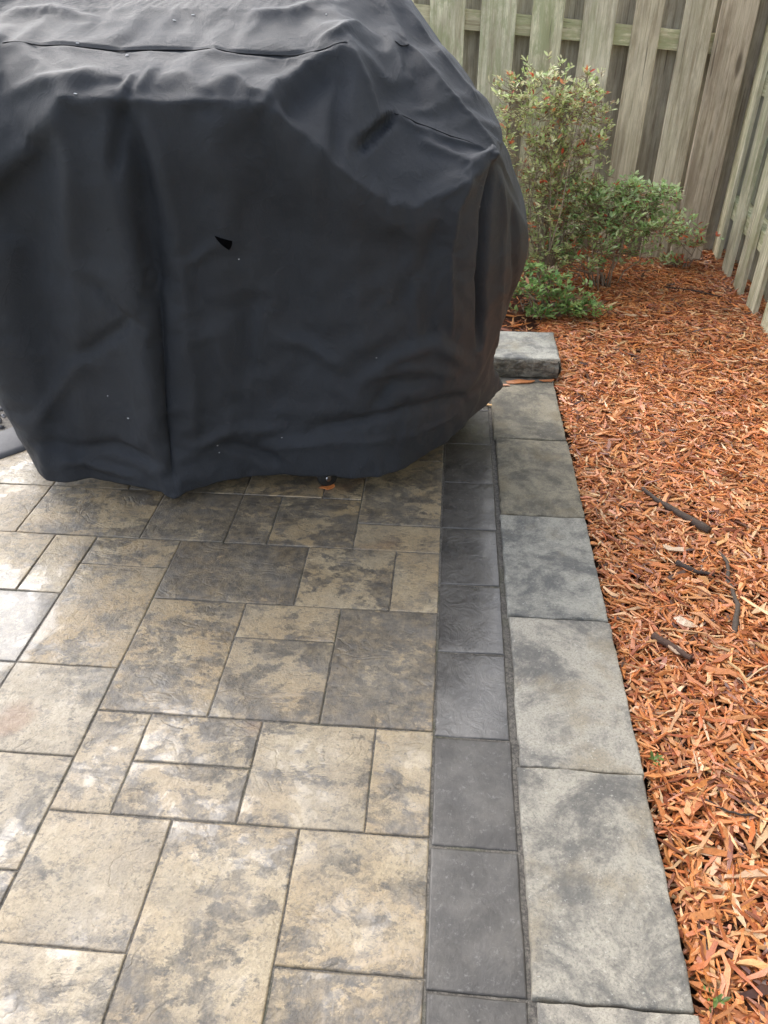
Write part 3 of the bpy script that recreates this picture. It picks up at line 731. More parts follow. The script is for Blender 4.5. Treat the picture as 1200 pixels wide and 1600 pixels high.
# ------------------------------------------------------------------ the grill under its cover
COVER_RINGS = [[[-1.247,1.95,0.073],[-1.07,1.96,0.052],[-0.884,1.93,0.041],[-0.808,1.9,0.029],[-0.749,1.94,0.041],[-0.626,1.99,0.056],[-0.538,2.01,0.062],[-0.34,2.0,0.071],[-0.224,2.0,0.07],[-0.127,2.03,0.087],[-0.04,2.09,0.113],[0.039,2.17,0.136],[0.111,2.28,0.155],[0.212,2.5,0.165],[0.135,2.62,0.14],[0.09,2.7,0.12],[0.04,2.74,0.1],[-0.143,2.76,0.1],[-0.326,2.74,0.1],[-0.509,2.76,0.1],[-0.691,2.74,0.1],[-0.874,2.76,0.1],[-1.057,2.74,0.1],[-1.24,2.76,0.1],[-1.49,2.7,0.12],[-1.535,2.62,0.14],[-1.612,2.5,0.165]],[[-1.293,1.96,0.275],[-1.085,1.97,0.268],[-0.89,1.93,0.286],[-0.795,1.91,0.291],[-0.725,1.95,0.283],[-0.599,1.98,0.283],[-0.487,2.0,0.288],[-0.33,1.98,0.315],[-0.209,1.98,0.32],[-0.099,2.0,0.325],[-0.016,2.06,0.308],[0.055,2.12,0.313],[0.124,2.22,0.3],[0.159,2.36,0.321],[0.16,2.6,0.3],[0.1,2.7,0.3],[0.04,2.74,0.28],[-0.143,2.76,0.28],[-0.326,2.74,0.28],[-0.509,2.76,0.28],[-0.691,2.74,0.28],[-0.874,2.76,0.28],[-1.057,2.74,0.28],[-1.24,2.76,0.28],[-1.5,2.7,0.3],[-1.56,2.6,0.3],[-1.559,2.36,0.321]],[[-1.329,1.95,0.557],[-1.066,1.96,0.562],[-0.861,1.93,0.58],[-0.772,1.93,0.582],[-0.694,1.96,0.573],[-0.575,1.98,0.569],[-0.46,1.98,0.573],[-0.325,1.97,0.59],[-0.204,1.97,0.593],[-0.093,1.98,0.593],[-0.008,2.02,0.58],[0.063,2.08,0.56],[0.133,2.18,0.524],[0.193,2.34,0.506],[0.19,2.56,0.52],[0.12,2.7,0.5],[0.05,2.74,0.5],[-0.136,2.76,0.5],[-0.321,2.74,0.5],[-0.507,2.76,0.5],[-0.693,2.74,0.5],[-0.879,2.76,0.5],[-1.064,2.74,0.5],[-1.25,2.76,0.5],[-1.52,2.7,0.5],[-1.59,2.56,0.52],[-1.593,2.34,0.506]],[[-1.248,1.93,0.799],[-1.047,1.94,0.804],[-0.838,1.91,0.821],[-0.756,1.93,0.818],[-0.672,1.95,0.814],[-0.551,1.96,0.814],[-0.435,1.96,0.816],[-0.314,1.96,0.811],[-0.194,1.97,0.787],[-0.08,1.98,0.763],[0.001,2.01,0.756],[0.068,2.05,0.754],[0.136,2.14,0.738],[0.234,2.32,0.698],[0.21,2.52,0.76],[0.12,2.68,0.76],[0.05,2.73,0.78],[-0.136,2.75,0.78],[-0.321,2.73,0.78],[-0.507,2.75,0.78],[-0.693,2.73,0.78],[-0.879,2.75,0.78],[-1.064,2.73,0.78],[-1.25,2.75,0.78],[-1.52,2.68,0.76],[-1.61,2.52,0.76],[-1.634,2.32,0.698]],[[-1.226,1.93,0.968],[-1.037,1.92,1.042],[-0.904,1.91,1.116],[-0.754,1.91,1.117],[-0.65,1.91,1.114],[-0.547,1.91,1.118],[-0.43,1.91,1.113],[-0.336,1.93,1.033],[-0.235,1.94,0.952],[-0.136,1.95,0.89],[-0.051,1.97,0.893],[0.032,2.0,0.937],[0.103,2.07,0.98],[0.173,2.26,0.869],[0.16,2.48,0.92],[0.1,2.64,0.9],[0.02,2.71,0.95],[-0.157,2.73,0.95],[-0.334,2.71,0.95],[-0.511,2.73,0.95],[-0.689,2.71,0.95],[-0.866,2.73,0.95],[-1.043,2.71,0.95],[-1.22,2.73,0.95],[-1.5,2.64,0.9],[-1.56,2.48,0.92],[-1.573,2.26,0.869]],[[-1.211,2.06,1.227],[-1.085,2.06,1.225],[-0.976,2.06,1.22],[-0.868,2.06,1.213],[-0.744,2.06,1.213],[-0.62,2.06,1.214],[-0.499,2.06,1.207],[-0.38,2.07,1.202],[-0.252,2.08,1.217],[-0.186,2.09,1.124],[-0.136,2.08,1.071],[-0.02,2.08,1.026],[0.11,2.12,0.984],[0.13,2.24,0.979],[0.11,2.44,0.99],[0.06,2.6,0.97],[-0.04,2.67,1.08],[-0.2,2.69,1.08],[-0.36,2.67,1.08],[-0.52,2.69,1.08],[-0.68,2.67,1.08],[-0.84,2.69,1.08],[-1.0,2.67,1.08],[-1.16,2.69,1.08],[-1.46,2.6,0.97],[-1.51,2.44,0.99],[-1.53,2.24,0.979]],[[-1.286,2.22,1.275],[-1.151,2.22,1.276],[-1.034,2.22,1.276],[-0.919,2.22,1.276],[-0.788,2.22,1.276],[-0.658,2.22,1.277],[-0.529,2.22,1.277],[-0.418,2.22,1.275],[-0.291,2.22,1.278],[-0.197,2.22,1.235],[-0.116,2.2,1.19],[-0.019,2.2,1.135],[0.085,2.22,1.069],[0.099,2.28,1.062],[0.05,2.44,1.08],[0.0,2.56,1.06],[-0.1,2.62,1.2],[-0.243,2.64,1.2],[-0.386,2.62,1.2],[-0.529,2.64,1.2],[-0.671,2.62,1.2],[-0.814,2.64,1.2],[-0.957,2.62,1.2],[-1.1,2.64,1.2],[-1.4,2.56,1.06],[-1.45,2.44,1.08],[-1.499,2.28,1.062]],[[-1.12,2.34,1.328],[-1.04,2.34,1.328],[-0.96,2.34,1.328],[-0.88,2.34,1.328],[-0.8,2.34,1.328],[-0.72,2.34,1.328],[-0.64,2.34,1.328],[-0.56,2.34,1.328],[-0.48,2.34,1.328],[-0.4,2.34,1.328],[-0.32,2.344,1.326],[-0.24,2.356,1.32],[-0.16,2.368,1.31],[-0.13,2.4,1.3],[-0.13,2.46,1.3],[-0.16,2.52,1.28],[-0.24,2.54,1.31],[-0.343,2.56,1.31],[-0.446,2.54,1.31],[-0.549,2.56,1.31],[-0.651,2.54,1.31],[-0.754,2.56,1.31],[-0.857,2.54,1.31],[-0.96,2.56,1.31],[-1.04,2.52,1.28],[-1.07,2.46,1.3],[-1.07,2.4,1.3]]]
COVER_FOLDS = [[[[-0.875,1.898,1.017],[-0.959,1.933,0.76],[-1.048,1.965,0.376],[-1.075,1.964,0.113]],0.012,0.035,"g"],[[[-0.984,1.911,0.977],[-1.075,1.947,0.715],[-1.136,1.96,0.373],[-1.156,1.936,0.14]],-0.012,0.03,"g"],[[[-0.542,1.918,1.003],[-0.583,1.969,0.72],[-0.641,1.971,0.388],[-0.661,1.973,0.126]],0.009,0.045,"g"],[[[-0.362,1.947,0.88],[-0.365,1.969,0.673],[-0.343,1.978,0.393]],-0.01,0.04,"g"],[[[-0.244,1.945,0.875],[-0.227,1.969,0.683],[-0.206,1.974,0.448]],0.011,0.035,"g"],[[[-0.128,1.946,0.849],[-0.11,1.976,0.682],[-0.09,1.987,0.498]],-0.012,0.028,"g"],[[[-0.714,1.924,0.919],[-0.741,1.938,0.726],[-0.768,1.927,0.487],[-0.796,1.907,0.212]],-0.012,0.01,"e"],[[[-0.904,1.91,1.116],[-0.754,1.91,1.117],[-0.589,1.91,1.117],[-0.43,1.91,1.113]],0.013,0.011,"e"],[[[-0.752,1.908,1.109],[-0.741,1.911,0.976],[-0.754,1.933,0.765],[-0.768,1.927,0.487],[-0.784,1.912,0.245],[-0.803,1.902,0.062]],-0.04,0.026,"g"],[[[-0.797,1.903,1.092],[-0.805,1.906,0.924],[-0.822,1.921,0.682],[-0.84,1.922,0.399],[-0.859,1.921,0.109]],0.014,0.045,"g"],[[[-0.691,1.905,1.087],[-0.684,1.929,0.918],[-0.689,1.955,0.722],[-0.708,1.956,0.39],[-0.748,1.94,0.1]],0.018,0.03,"g"],[[[-0.758,1.908,1.109],[-0.777,1.902,1.044],[-0.8,1.904,0.966]],-0.02,0.014,"g"],[[[-0.894,1.907,1.109],[-1.003,1.912,1.021],[-1.139,1.893,0.918]],0.014,0.03,"g"],[[[-0.945,1.904,1.043],[-1.063,1.916,0.93],[-1.19,1.906,0.789]],-0.022,0.05,"g"],[[[-0.904,1.91,1.116],[-0.915,1.903,0.978],[-0.971,1.935,0.759]],0.01,0.03,"g"],[[[-0.545,1.908,1.109],[-0.554,1.924,0.975],[-0.573,1.965,0.76]],0.008,0.04,"g"],[[[-0.467,1.906,1.102],[-0.444,1.924,0.977],[-0.427,1.966,0.763],[-0.399,1.982,0.466]],-0.018,0.05,"g"],[[[-0.425,1.911,1.11],[-0.338,1.933,1.041],[-0.245,1.939,0.959],[-0.15,1.948,0.896]],0.012,0.022,"e"],[[[-0.15,1.948,0.896],[-0.084,1.961,0.886],[0.016,1.991,0.927],[0.093,2.053,0.982]],0.01,0.02,"e"],[[[-0.261,2.073,1.213],[-0.348,2.046,1.181],[-0.412,1.972,1.15],[-0.426,1.913,1.118]],0.014,0.016,"e"],[[[-0.286,2.037,1.17],[-0.355,1.982,1.119],[-0.376,1.927,1.084]],-0.018,0.03,"g"],[[[-0.251,2.074,1.21],[-0.213,2.06,1.146],[-0.184,2.044,1.073]],0.01,0.012,"e"],[[[-0.263,2.039,1.168],[-0.27,1.997,1.103],[-0.269,1.947,1.004]],-0.012,0.018,"g"],[[[-0.222,1.97,1.013],[-0.187,2.014,1.042],[-0.149,2.072,1.069]],-0.028,0.012,"g"],[[[-0.219,1.983,1.034],[-0.182,2.037,1.063],[-0.151,2.077,1.076]],0.012,0.008,"e"],[[[-0.151,2.077,1.076],[-0.093,2.073,1.047],[-0.013,2.077,1.02],[0.097,2.096,0.985]],0.012,0.007,"e"],[[[-0.09,2.053,1.025],[-0.012,2.044,0.999],[0.042,2.027,0.983]],0.008,0.014,"g"],[[[-0.142,2.239,1.22],[-0.095,2.161,1.147],[-0.079,2.109,1.081]],-0.012,0.025,"g"],[[[0.095,2.059,0.995],[0.103,2.07,0.98]],0.016,0.016,"g"],[[[0.099,2.061,0.963],[0.09,2.056,0.86],[0.092,2.087,0.684],[0.108,2.152,0.457]],-0.03,0.015,"g"],[[[0.123,2.106,0.938],[0.142,2.14,0.807],[0.149,2.185,0.616],[0.16,2.37,0.321]],0.014,0.014,"e"],[[[0.165,2.18,0.846],[0.185,2.218,0.698],[0.193,2.34,0.506]],-0.014,0.014,"g"],[[[0.047,2.01,0.948],[0.015,1.988,0.874],[0.007,2.015,0.723],[0.02,2.046,0.533]],0.016,0.016,"e"],[[[-0.026,1.973,0.86],[-0.048,1.991,0.709],[-0.03,2.023,0.462]],-0.014,0.03,"g"],[[[-0.125,2.35,1.278],[-0.04,2.277,1.183],[0.046,2.229,1.104],[0.103,2.371,1.026]],0.01,0.01,"e"],[[[-0.19,2.346,1.299],[-0.12,2.233,1.207],[-0.018,2.177,1.118],[0.059,2.154,1.047],[0.103,2.138,1.002]],0.009,0.01,"e"],[[[-0.096,2.278,1.214],[0.014,2.48,1.101],[0.082,2.191,1.058]],-0.006,0.012,"g"],[[[-0.355,1.986,0.249],[-0.239,1.981,0.277],[-0.09,2.005,0.314],[0.023,2.092,0.302],[0.133,2.254,0.274]],-0.024,0.018,"e"],[[[-0.499,2.006,0.164],[-0.32,1.988,0.202],[-0.166,1.996,0.208],[-0.053,2.05,0.222],[0.053,2.144,0.235]],0.01,0.016,"e"],[[[-0.191,1.982,0.321],[-0.143,1.982,0.404],[-0.02,2.04,0.398]],-0.018,0.022,"g"],[[[-0.236,1.974,0.4],[-0.126,1.979,0.487],[-0.022,2.022,0.508],[0.053,2.091,0.437]],0.012,0.022,"g"],[[[-0.177,1.977,0.426],[-0.09,1.991,0.451],[0.035,2.082,0.394]],0.012,0.012,"e"],[[[-0.646,1.973,0.201],[-0.56,2.002,0.15],[-0.485,2.007,0.111]],-0.018,0.02,"g"],[[[-0.719,1.952,0.189],[-0.622,1.977,0.241],[-0.491,2.003,0.228]],0.01,0.02,"g"],[[[-0.501,1.975,0.672],[-0.543,1.983,0.547],[-0.544,1.987,0.4]],-0.014,0.03,"g"],[[[-0.438,1.982,0.53],[-0.375,1.977,0.517],[-0.289,1.973,0.457]],0.012,0.02,"g"],[[[-0.636,1.972,0.581],[-0.615,1.977,0.462],[-0.576,1.983,0.34]],0.008,0.03,"g"],[[[-1.016,1.958,0.481],[-1.103,1.967,0.374],[-1.194,1.939,0.257]],0.012,0.022,"g"],[[[-1.052,1.964,0.453],[-0.937,1.944,0.526],[-0.84,1.928,0.592]],-0.012,0.02,"g"],[[[-1.205,1.931,0.201],[-1.108,1.963,0.164],[-0.98,1.951,0.185],[-0.855,1.919,0.15]],-0.016,0.02,"g"],[[[-1.163,1.931,0.132],[-1.055,1.961,0.103],[-0.934,1.941,0.083]],0.012,0.014,"g"],[[[-0.918,1.931,0.695],[-0.88,1.931,0.62],[-0.835,1.928,0.581]],-0.01,0.016,"g"],[[[-1.079,1.926,0.862],[-1.103,1.946,0.667],[-1.146,1.952,0.463]],-0.016,0.04,"g"],[[[-0.959,1.95,1.157],[-0.873,1.916,1.137],[-0.904,1.91,1.116]],0.006,0.02,"g"],[[[-0.733,1.959,1.172],[-0.749,1.925,1.145],[-0.754,1.91,1.117]],0.008,0.012,"g"],[[[-0.821,1.967,1.177],[-0.875,1.942,1.166],[-0.956,1.944,1.151],[-1.05,1.96,1.121]],0.008,0.018,"g"],[[[-0.734,1.94,1.16],[-0.814,1.93,1.153],[-0.885,1.913,1.128]],-0.006,0.015,"g"],[[[-0.692,1.98,1.182],[-0.708,1.934,1.155],[-0.727,1.913,1.125]],0.005,0.012,"g"],[[[-1.145,2.208,1.272],[-1.021,2.231,1.28],[-0.875,2.183,1.262]],0.008,0.02,"g"],[[[-0.528,2.202,1.269],[-0.418,2.22,1.275],[-0.286,2.302,1.293]],0.01,0.02,"g"],[[[-0.323,2.093,1.229],[-0.279,2.108,1.246],[-0.24,2.188,1.256]],0.009,0.012,"g"],[[[-0.582,1.96,0.802],[-0.623,1.96,0.77],[-0.662,1.958,0.74]],0.006,0.014,"g"],[[[-1.109,2.049,1.226],[-0.976,2.06,1.22],[-0.868,2.06,1.213],[-0.682,2.06,1.214],[-0.499,2.06,1.207],[-0.38,2.07,1.202],[-0.318,2.068,1.207],[-0.261,2.073,1.213]],-0.004,0.0035,"g"],[[[-1.106,2.043,1.22],[-0.97,2.047,1.214],[-0.866,2.047,1.207],[-0.676,2.047,1.208],[-0.494,2.047,1.201],[-0.378,2.064,1.196],[-0.317,2.062,1.2],[-0.251,2.074,1.21]],0.003,0.005,"g"]]
SEAMS = [[[-1.085,2.06,1.225],[-0.976,2.06,1.22],[-0.868,2.06,1.213],[-0.775,2.06,1.213],[-0.682,2.06,1.214],[-0.59,2.06,1.213],[-0.499,2.06,1.207],[-0.392,2.069,1.201],[-0.31,2.063,1.202],[-0.257,2.079,1.219]],[[-0.148,2.077,1.074],[-0.089,2.077,1.05],[-0.026,2.079,1.028],[0.036,2.089,1.007],[0.097,2.096,0.985]],[[-0.155,2.217,1.216],[-0.14,2.218,1.21],[-0.12,2.233,1.207]]]
GLINT_SPOTS = [[-0.777,2.04,1.204],[-0.9,2.067,1.217],[-0.859,1.909,1.122],[-0.694,2.183,1.263],[-0.656,2.214,1.274],[-0.322,2.203,1.274],[-0.914,1.935,0.284],[-0.538,1.968,0.75],[-0.474,2.003,0.203],[-0.664,1.97,0.163],[-0.183,1.974,0.485],[0.085,2.049,0.869],[-0.667,1.968,0.191],[-0.966,1.949,0.348]]
TEAR_SPOTS = [[-0.581,1.958,0.814],[-0.551,1.961,0.803],[-0.559,1.964,0.781]]

CREASES = (
(-1,4,10,0,-8,-6,-3,-1,1,-2,-8,-6,0,2,0,-3,-2,-1,-1,-2,-1,1,1,-2,-3,0,1,-2,-5,-3,0,0,-3,-7,-8,-5,-3,-2,-3,-4,-5,-4,-3,-3,-5,-5,-2,-2,-4,-6,-4,-1,0,0,0,0,0,1,0,1,5,5,1,-2,-3,-1,1,1,0,-2,-1,1,1,2,0,-5,-4,5,4,2,-3,-2,2,2,0,-3,-2,4,6,1,-2,-1,1,1,1,1,0,-1,-3,-2,1,3,3,0,-2,-2,0,1,2,1,2,2,0,-1,0,1,0,-2,-1,2,3,0,-2,-1,2,1,-2,-2,2,5,4,0,-3,-2,2,1,-3,-3,2,1,-3,-3,-2,0,0,-1,-2,0,1,3,2,0,-6,-2,1,3,2,-1,-3,-4,0,3,-2,-4,-5,-4,-4,-4,-3,0,5,2,-1,1,4,4,-1,-5,-6,-5,-5,-5,-5,-2),
(-1,5,10,3,-3,-2,1,2,1,-3,-7,-7,-2,-1,-2,-3,-3,-2,-1,0,1,3,2,-1,-3,-1,1,-2,-2,1,4,5,2,-1,-1,-1,-1,-2,-3,-3,-2,2,2,0,-1,-2,-1,-1,-1,-1,1,4,3,1,0,-2,-1,-1,-1,1,4,5,1,-2,-3,-2,-1,0,-1,-2,-1,1,2,1,-1,-6,-3,6,5,1,-3,-1,2,1,-1,-3,-1,4,5,1,-3,-2,1,2,2,2,1,0,-1,-1,2,4,3,0,-2,-2,0,2,3,3,3,2,0,-1,0,0,0,-1,1,3,3,0,-2,-1,3,3,0,0,3,6,3,-1,-3,-2,3,4,1,1,4,4,1,1,2,3,2,-2,-2,-1,2,3,3,1,-5,-2,1,2,2,-1,-3,-3,0,6,2,0,-1,-1,-1,0,1,4,5,1,-3,-1,3,5,4,0,0,0,0,0,0,2),
(-1,5,10,8,2,2,5,3,0,-3,-5,-6,-5,-4,-3,-1,0,2,3,4,5,5,3,0,-3,-2,-1,-1,1,5,8,9,9,9,9,10,11,10,8,7,7,8,7,6,4,4,4,5,5,6,7,7,7,5,2,-2,-4,-3,-2,1,4,4,2,0,-1,-2,-2,-2,-2,-1,1,2,1,-1,-3,-7,-2,6,5,1,-2,0,2,1,-2,-3,0,5,5,1,-2,-2,0,2,3,3,3,2,1,1,3,5,3,0,-2,-2,0,2,4,5,4,3,1,0,0,0,0,1,3,5,4,1,-2,0,3,4,3,3,5,6,3,-1,-4,-1,4,6,6,6,6,7,6,6,6,5,3,-1,-3,-1,2,4,4,1,-3,-2,-1,0,0,-2,-2,-2,1,8,7,5,5,5,5,5,7,7,3,0,-4,-3,2,5,7,7,7,7,7,6,6,6),
(-1,3,8,11,8,7,7,4,1,-1,-3,-5,-2,0,2,4,5,6,5,5,5,3,1,-3,-4,-1,1,3,6,9,11,9,8,8,9,10,12,11,10,9,10,10,11,10,10,11,11,11,11,10,9,8,8,6,3,-1,-5,-4,-2,1,3,4,4,3,2,0,-1,-1,0,1,1,0,-2,-5,-7,-6,0,6,5,0,-2,1,2,-1,-2,-2,2,5,5,1,-2,-2,0,1,3,4,5,4,3,3,4,5,2,-1,-2,-2,0,3,5,6,5,3,1,0,0,1,2,3,4,5,4,1,-1,0,3,5,5,6,7,6,3,-2,-4,-1,3,6,7,7,7,7,8,8,7,5,2,-1,-3,-1,2,5,6,2,0,-1,-1,-2,-3,-3,-1,1,4,10,10,10,10,10,9,9,10,6,1,-2,-6,-5,0,2,5,6,8,9,9,10,10,8),
(-1,2,7,11,11,11,10,7,6,4,1,-4,2,5,5,5,4,3,0,-1,-1,-1,-2,-3,-2,1,3,5,8,9,9,3,0,0,1,2,3,3,2,3,5,7,10,10,10,10,9,9,8,7,6,4,3,3,3,0,-5,-5,-1,1,3,4,4,4,4,3,2,0,1,1,0,-2,-5,-6,-5,-2,3,5,4,0,-1,1,1,-1,-2,-2,3,6,5,2,-2,-3,-1,0,2,4,6,6,5,5,6,4,1,-1,-2,-2,1,3,5,6,5,4,2,1,1,2,3,4,5,5,3,0,-1,0,3,5,6,6,6,5,2,-2,-3,-1,3,6,7,7,5,4,7,9,5,3,0,-2,-3,-2,2,6,7,4,2,1,1,0,0,1,4,6,8,11,12,12,13,12,11,11,11,4,-1,-5,-7,-7,-5,-2,0,1,2,4,5,7,9,9),
(0,2,6,12,11,11,10,9,7,6,3,-4,1,-1,-2,-2,-4,-5,-5,-4,-3,-2,-1,1,3,6,5,5,5,6,6,3,-1,-3,-3,-2,-2,-3,-4,-5,-4,-1,5,6,4,3,2,2,2,1,0,0,0,0,0,-3,-5,-4,-1,1,2,3,4,4,4,4,3,2,1,-1,-2,-5,-5,-3,-1,2,3,4,3,0,-1,1,1,-1,-2,-1,4,7,6,2,-1,-2,-2,0,1,3,6,7,6,6,5,3,0,-1,-2,-1,1,3,5,6,5,3,2,1,2,3,4,4,5,4,2,0,-1,0,3,5,6,6,5,4,1,-2,-3,0,4,6,7,6,4,3,6,9,8,4,2,-1,-3,-2,1,5,9,9,7,6,6,6,7,8,8,9,10,10,10,10,11,10,10,11,12,6,1,-3,-5,-6,-6,-6,-5,-4,-3,-2,-1,2,7,9),
(2,1,6,11,7,6,5,2,-1,-4,-8,1,-1,-8,-8,-6,-6,-4,-2,-1,0,1,4,7,8,8,6,3,1,1,3,4,3,3,2,0,-2,-5,-5,-3,0,3,2,-1,-3,-4,-5,-5,-4,-4,-3,-3,-4,-4,-4,-5,-5,-3,-1,1,2,3,3,2,1,0,-1,-2,-4,-5,-5,-4,-1,2,3,3,2,3,3,0,0,1,0,-1,-2,0,4,7,6,2,0,-1,-1,-1,0,3,7,8,6,5,3,1,-1,-2,-2,-1,0,3,5,6,5,3,1,2,4,4,4,4,4,3,1,-1,-1,0,2,5,6,6,5,3,0,-2,-2,1,4,6,6,4,2,1,4,8,10,9,6,1,-2,-3,-1,3,8,11,11,11,11,12,12,12,10,8,7,6,5,6,6,6,6,7,9,10,7,2,-1,-2,-3,-4,-4,-4,-3,-3,-4,0,6,9),
(4,1,3,10,6,2,-1,-4,-6,-10,-12,-5,-4,-9,-9,-5,-5,-2,0,2,3,4,4,5,4,3,0,-3,-6,-7,-5,-1,3,6,4,3,0,-5,-4,-1,2,3,-4,-6,-8,-9,-9,-9,-8,-7,-6,-5,-6,-7,-7,-5,-3,-1,1,2,1,0,-1,-2,-3,-4,-5,-5,-5,-4,-1,0,1,2,3,3,2,2,2,0,0,1,0,0,-1,0,4,7,5,2,0,0,-1,-1,0,4,8,8,6,4,2,0,-1,-1,-1,-1,-1,2,5,6,4,2,2,3,5,4,3,3,5,3,1,-1,-2,0,2,4,6,5,4,2,-1,-2,-1,2,5,6,5,2,0,0,2,6,9,11,9,4,-1,-3,-3,-1,3,7,10,12,14,14,13,11,8,5,3,1,1,1,1,1,1,2,4,7,9,6,4,2,1,1,1,1,1,0,-3,-1,4,8),
(5,2,3,9,6,0,-2,-5,-9,-12,-12,-11,-8,-13,-12,-8,-5,-3,-1,0,0,0,-2,-3,-4,-5,-7,-9,-11,-12,-13,-10,-3,7,5,4,3,-3,-2,1,2,3,1,-1,-3,-5,-5,-5,-5,-5,-5,-6,-7,-7,-6,-3,-1,0,1,-1,-2,-4,-5,-6,-6,-5,-4,-3,-1,0,2,1,1,1,2,3,2,2,1,2,2,1,1,1,0,0,2,5,2,1,0,1,0,-1,-1,3,8,7,4,2,1,0,0,0,0,-1,-2,1,4,5,3,2,2,4,4,3,2,3,5,3,1,-1,-1,0,1,4,6,4,2,1,-1,-1,0,3,4,5,3,0,-2,-2,0,3,7,11,11,6,1,-2,-4,-4,-2,1,5,9,13,14,11,7,4,1,-2,-3,-3,-3,-2,-2,-2,-1,0,2,8,7,6,5,4,4,4,3,2,-1,-4,-2,3,7),
(7,6,7,8,3,-1,-5,-8,-11,-11,-8,-8,-10,-12,-13,-11,-8,-7,-5,-6,-6,-7,-8,-7,-6,-5,-5,-7,-9,-10,-9,-7,0,5,5,5,4,-2,-1,1,2,2,2,1,1,0,1,0,0,-1,-3,-4,-5,-6,-4,-2,-1,-1,-3,-4,-6,-6,-6,-4,-2,-2,-2,-5,-3,-2,-1,0,0,1,1,1,2,2,2,2,3,3,2,2,1,0,2,4,1,0,0,1,0,-2,-3,2,6,4,2,1,1,1,1,1,0,-1,-4,0,3,4,1,1,2,4,2,1,0,2,5,2,0,0,0,0,1,3,5,2,1,1,-1,0,0,3,3,4,2,-1,-4,-4,-2,1,4,9,12,8,2,-1,-3,-4,-4,-3,0,4,11,13,8,5,1,-2,-4,-5,-4,-4,-3,-3,-2,-1,1,4,7,7,6,6,5,4,4,2,1,-1,-4,-3,1,6),
(8,10,12,6,-1,-7,-9,-10,-8,-3,0,1,-1,-5,-7,-9,-10,-10,-9,-11,-10,-7,-4,0,0,0,-1,-2,-3,-4,-3,-2,0,1,2,3,3,-1,-3,1,3,2,0,-1,0,1,3,3,3,3,2,1,-1,-4,-5,-4,-3,-4,-5,-5,-4,-1,0,2,2,1,-2,-5,-9,-8,-7,-5,-2,0,-1,-2,-1,-1,-1,0,-1,3,2,2,2,2,2,2,1,0,0,-1,-1,-3,-6,0,3,2,2,1,1,1,0,0,0,-2,-5,-1,2,3,2,2,2,2,1,-1,-3,1,3,1,0,0,1,0,0,2,3,1,2,2,-1,1,1,2,2,2,0,-3,-5,-5,-3,0,3,7,13,9,3,1,0,-2,-3,-5,-4,1,9,12,8,4,1,-2,-4,-4,-3,-2,-2,-1,0,2,5,6,7,6,5,5,5,4,2,1,-1,-3,-4,-3,-1,3),
(8,11,14,2,-4,-7,-6,-4,-1,1,4,6,5,3,1,-1,-3,-5,-7,-6,-2,2,4,6,5,3,2,1,0,0,0,-1,-2,-2,-2,2,4,-1,-3,2,4,1,-1,-2,-2,-1,2,3,4,5,7,7,5,1,-2,-5,-6,-4,-2,1,3,4,4,3,3,1,-1,-3,-5,-6,-7,-9,-8,-8,-8,-9,-8,-8,-7,-4,-4,0,2,2,0,1,-1,1,-1,0,0,-1,-4,-5,-3,4,4,1,0,-1,-1,-1,0,0,2,-1,-3,-1,2,4,1,1,1,3,0,-4,-1,0,1,1,1,1,1,1,1,2,2,2,1,-1,1,1,1,1,1,0,-3,-5,-5,-4,-1,2,6,10,13,9,3,2,2,1,0,-4,-6,-1,7,11,9,5,1,-2,-2,-1,-1,0,1,1,2,5,7,7,6,4,3,4,5,4,2,-1,-3,-4,-3,-1,1,6),
(6,10,14,5,0,0,0,1,2,2,-1,-3,2,3,4,4,3,3,2,2,6,8,7,6,6,5,4,4,4,3,1,-2,-5,-8,-7,-2,5,0,2,1,5,4,2,1,1,2,2,2,3,5,7,8,8,7,5,2,0,2,5,7,7,6,5,5,4,5,4,2,1,0,-2,-4,-6,-8,-11,-13,-13,-14,-13,-12,-10,-6,0,1,0,-1,-3,-1,-1,0,0,-3,-6,-2,2,4,4,2,-1,-1,-1,0,1,2,3,1,-2,0,3,4,3,3,4,4,1,-2,-1,0,-1,-1,-1,-1,0,0,1,2,2,1,0,-2,-1,0,-1,0,0,-1,-5,-6,-4,-1,3,6,8,11,13,8,4,3,4,3,2,-1,-5,-3,5,9,9,5,1,-1,-1,1,1,2,3,3,5,7,8,6,3,2,2,3,4,4,1,-2,-4,-3,-2,2,4,8),
(2,6,12,12,6,5,3,2,0,-2,-6,-6,-3,0,2,2,4,4,5,4,5,3,-2,0,5,6,7,7,7,5,0,-6,-10,-11,-6,1,4,2,0,2,4,4,4,4,3,1,-1,-2,-3,-2,-1,1,3,4,7,7,5,7,9,9,9,8,8,8,8,9,9,9,9,7,6,4,2,-1,-6,-11,-13,-12,-8,-3,-8,-7,-4,0,-2,-3,-2,-2,-1,-1,0,-1,-4,0,2,3,4,3,-1,0,1,2,3,3,4,2,0,0,4,5,4,4,5,5,3,0,-1,-2,-2,-2,-2,-1,0,0,1,2,3,1,0,-1,-2,-2,-1,0,0,-3,-6,-5,-1,4,7,8,10,11,12,9,5,5,5,4,3,-1,-5,-4,2,8,8,5,1,-2,-1,2,3,4,4,5,6,8,8,2,0,0,1,2,4,4,1,-2,-4,-1,1,5,7,8),
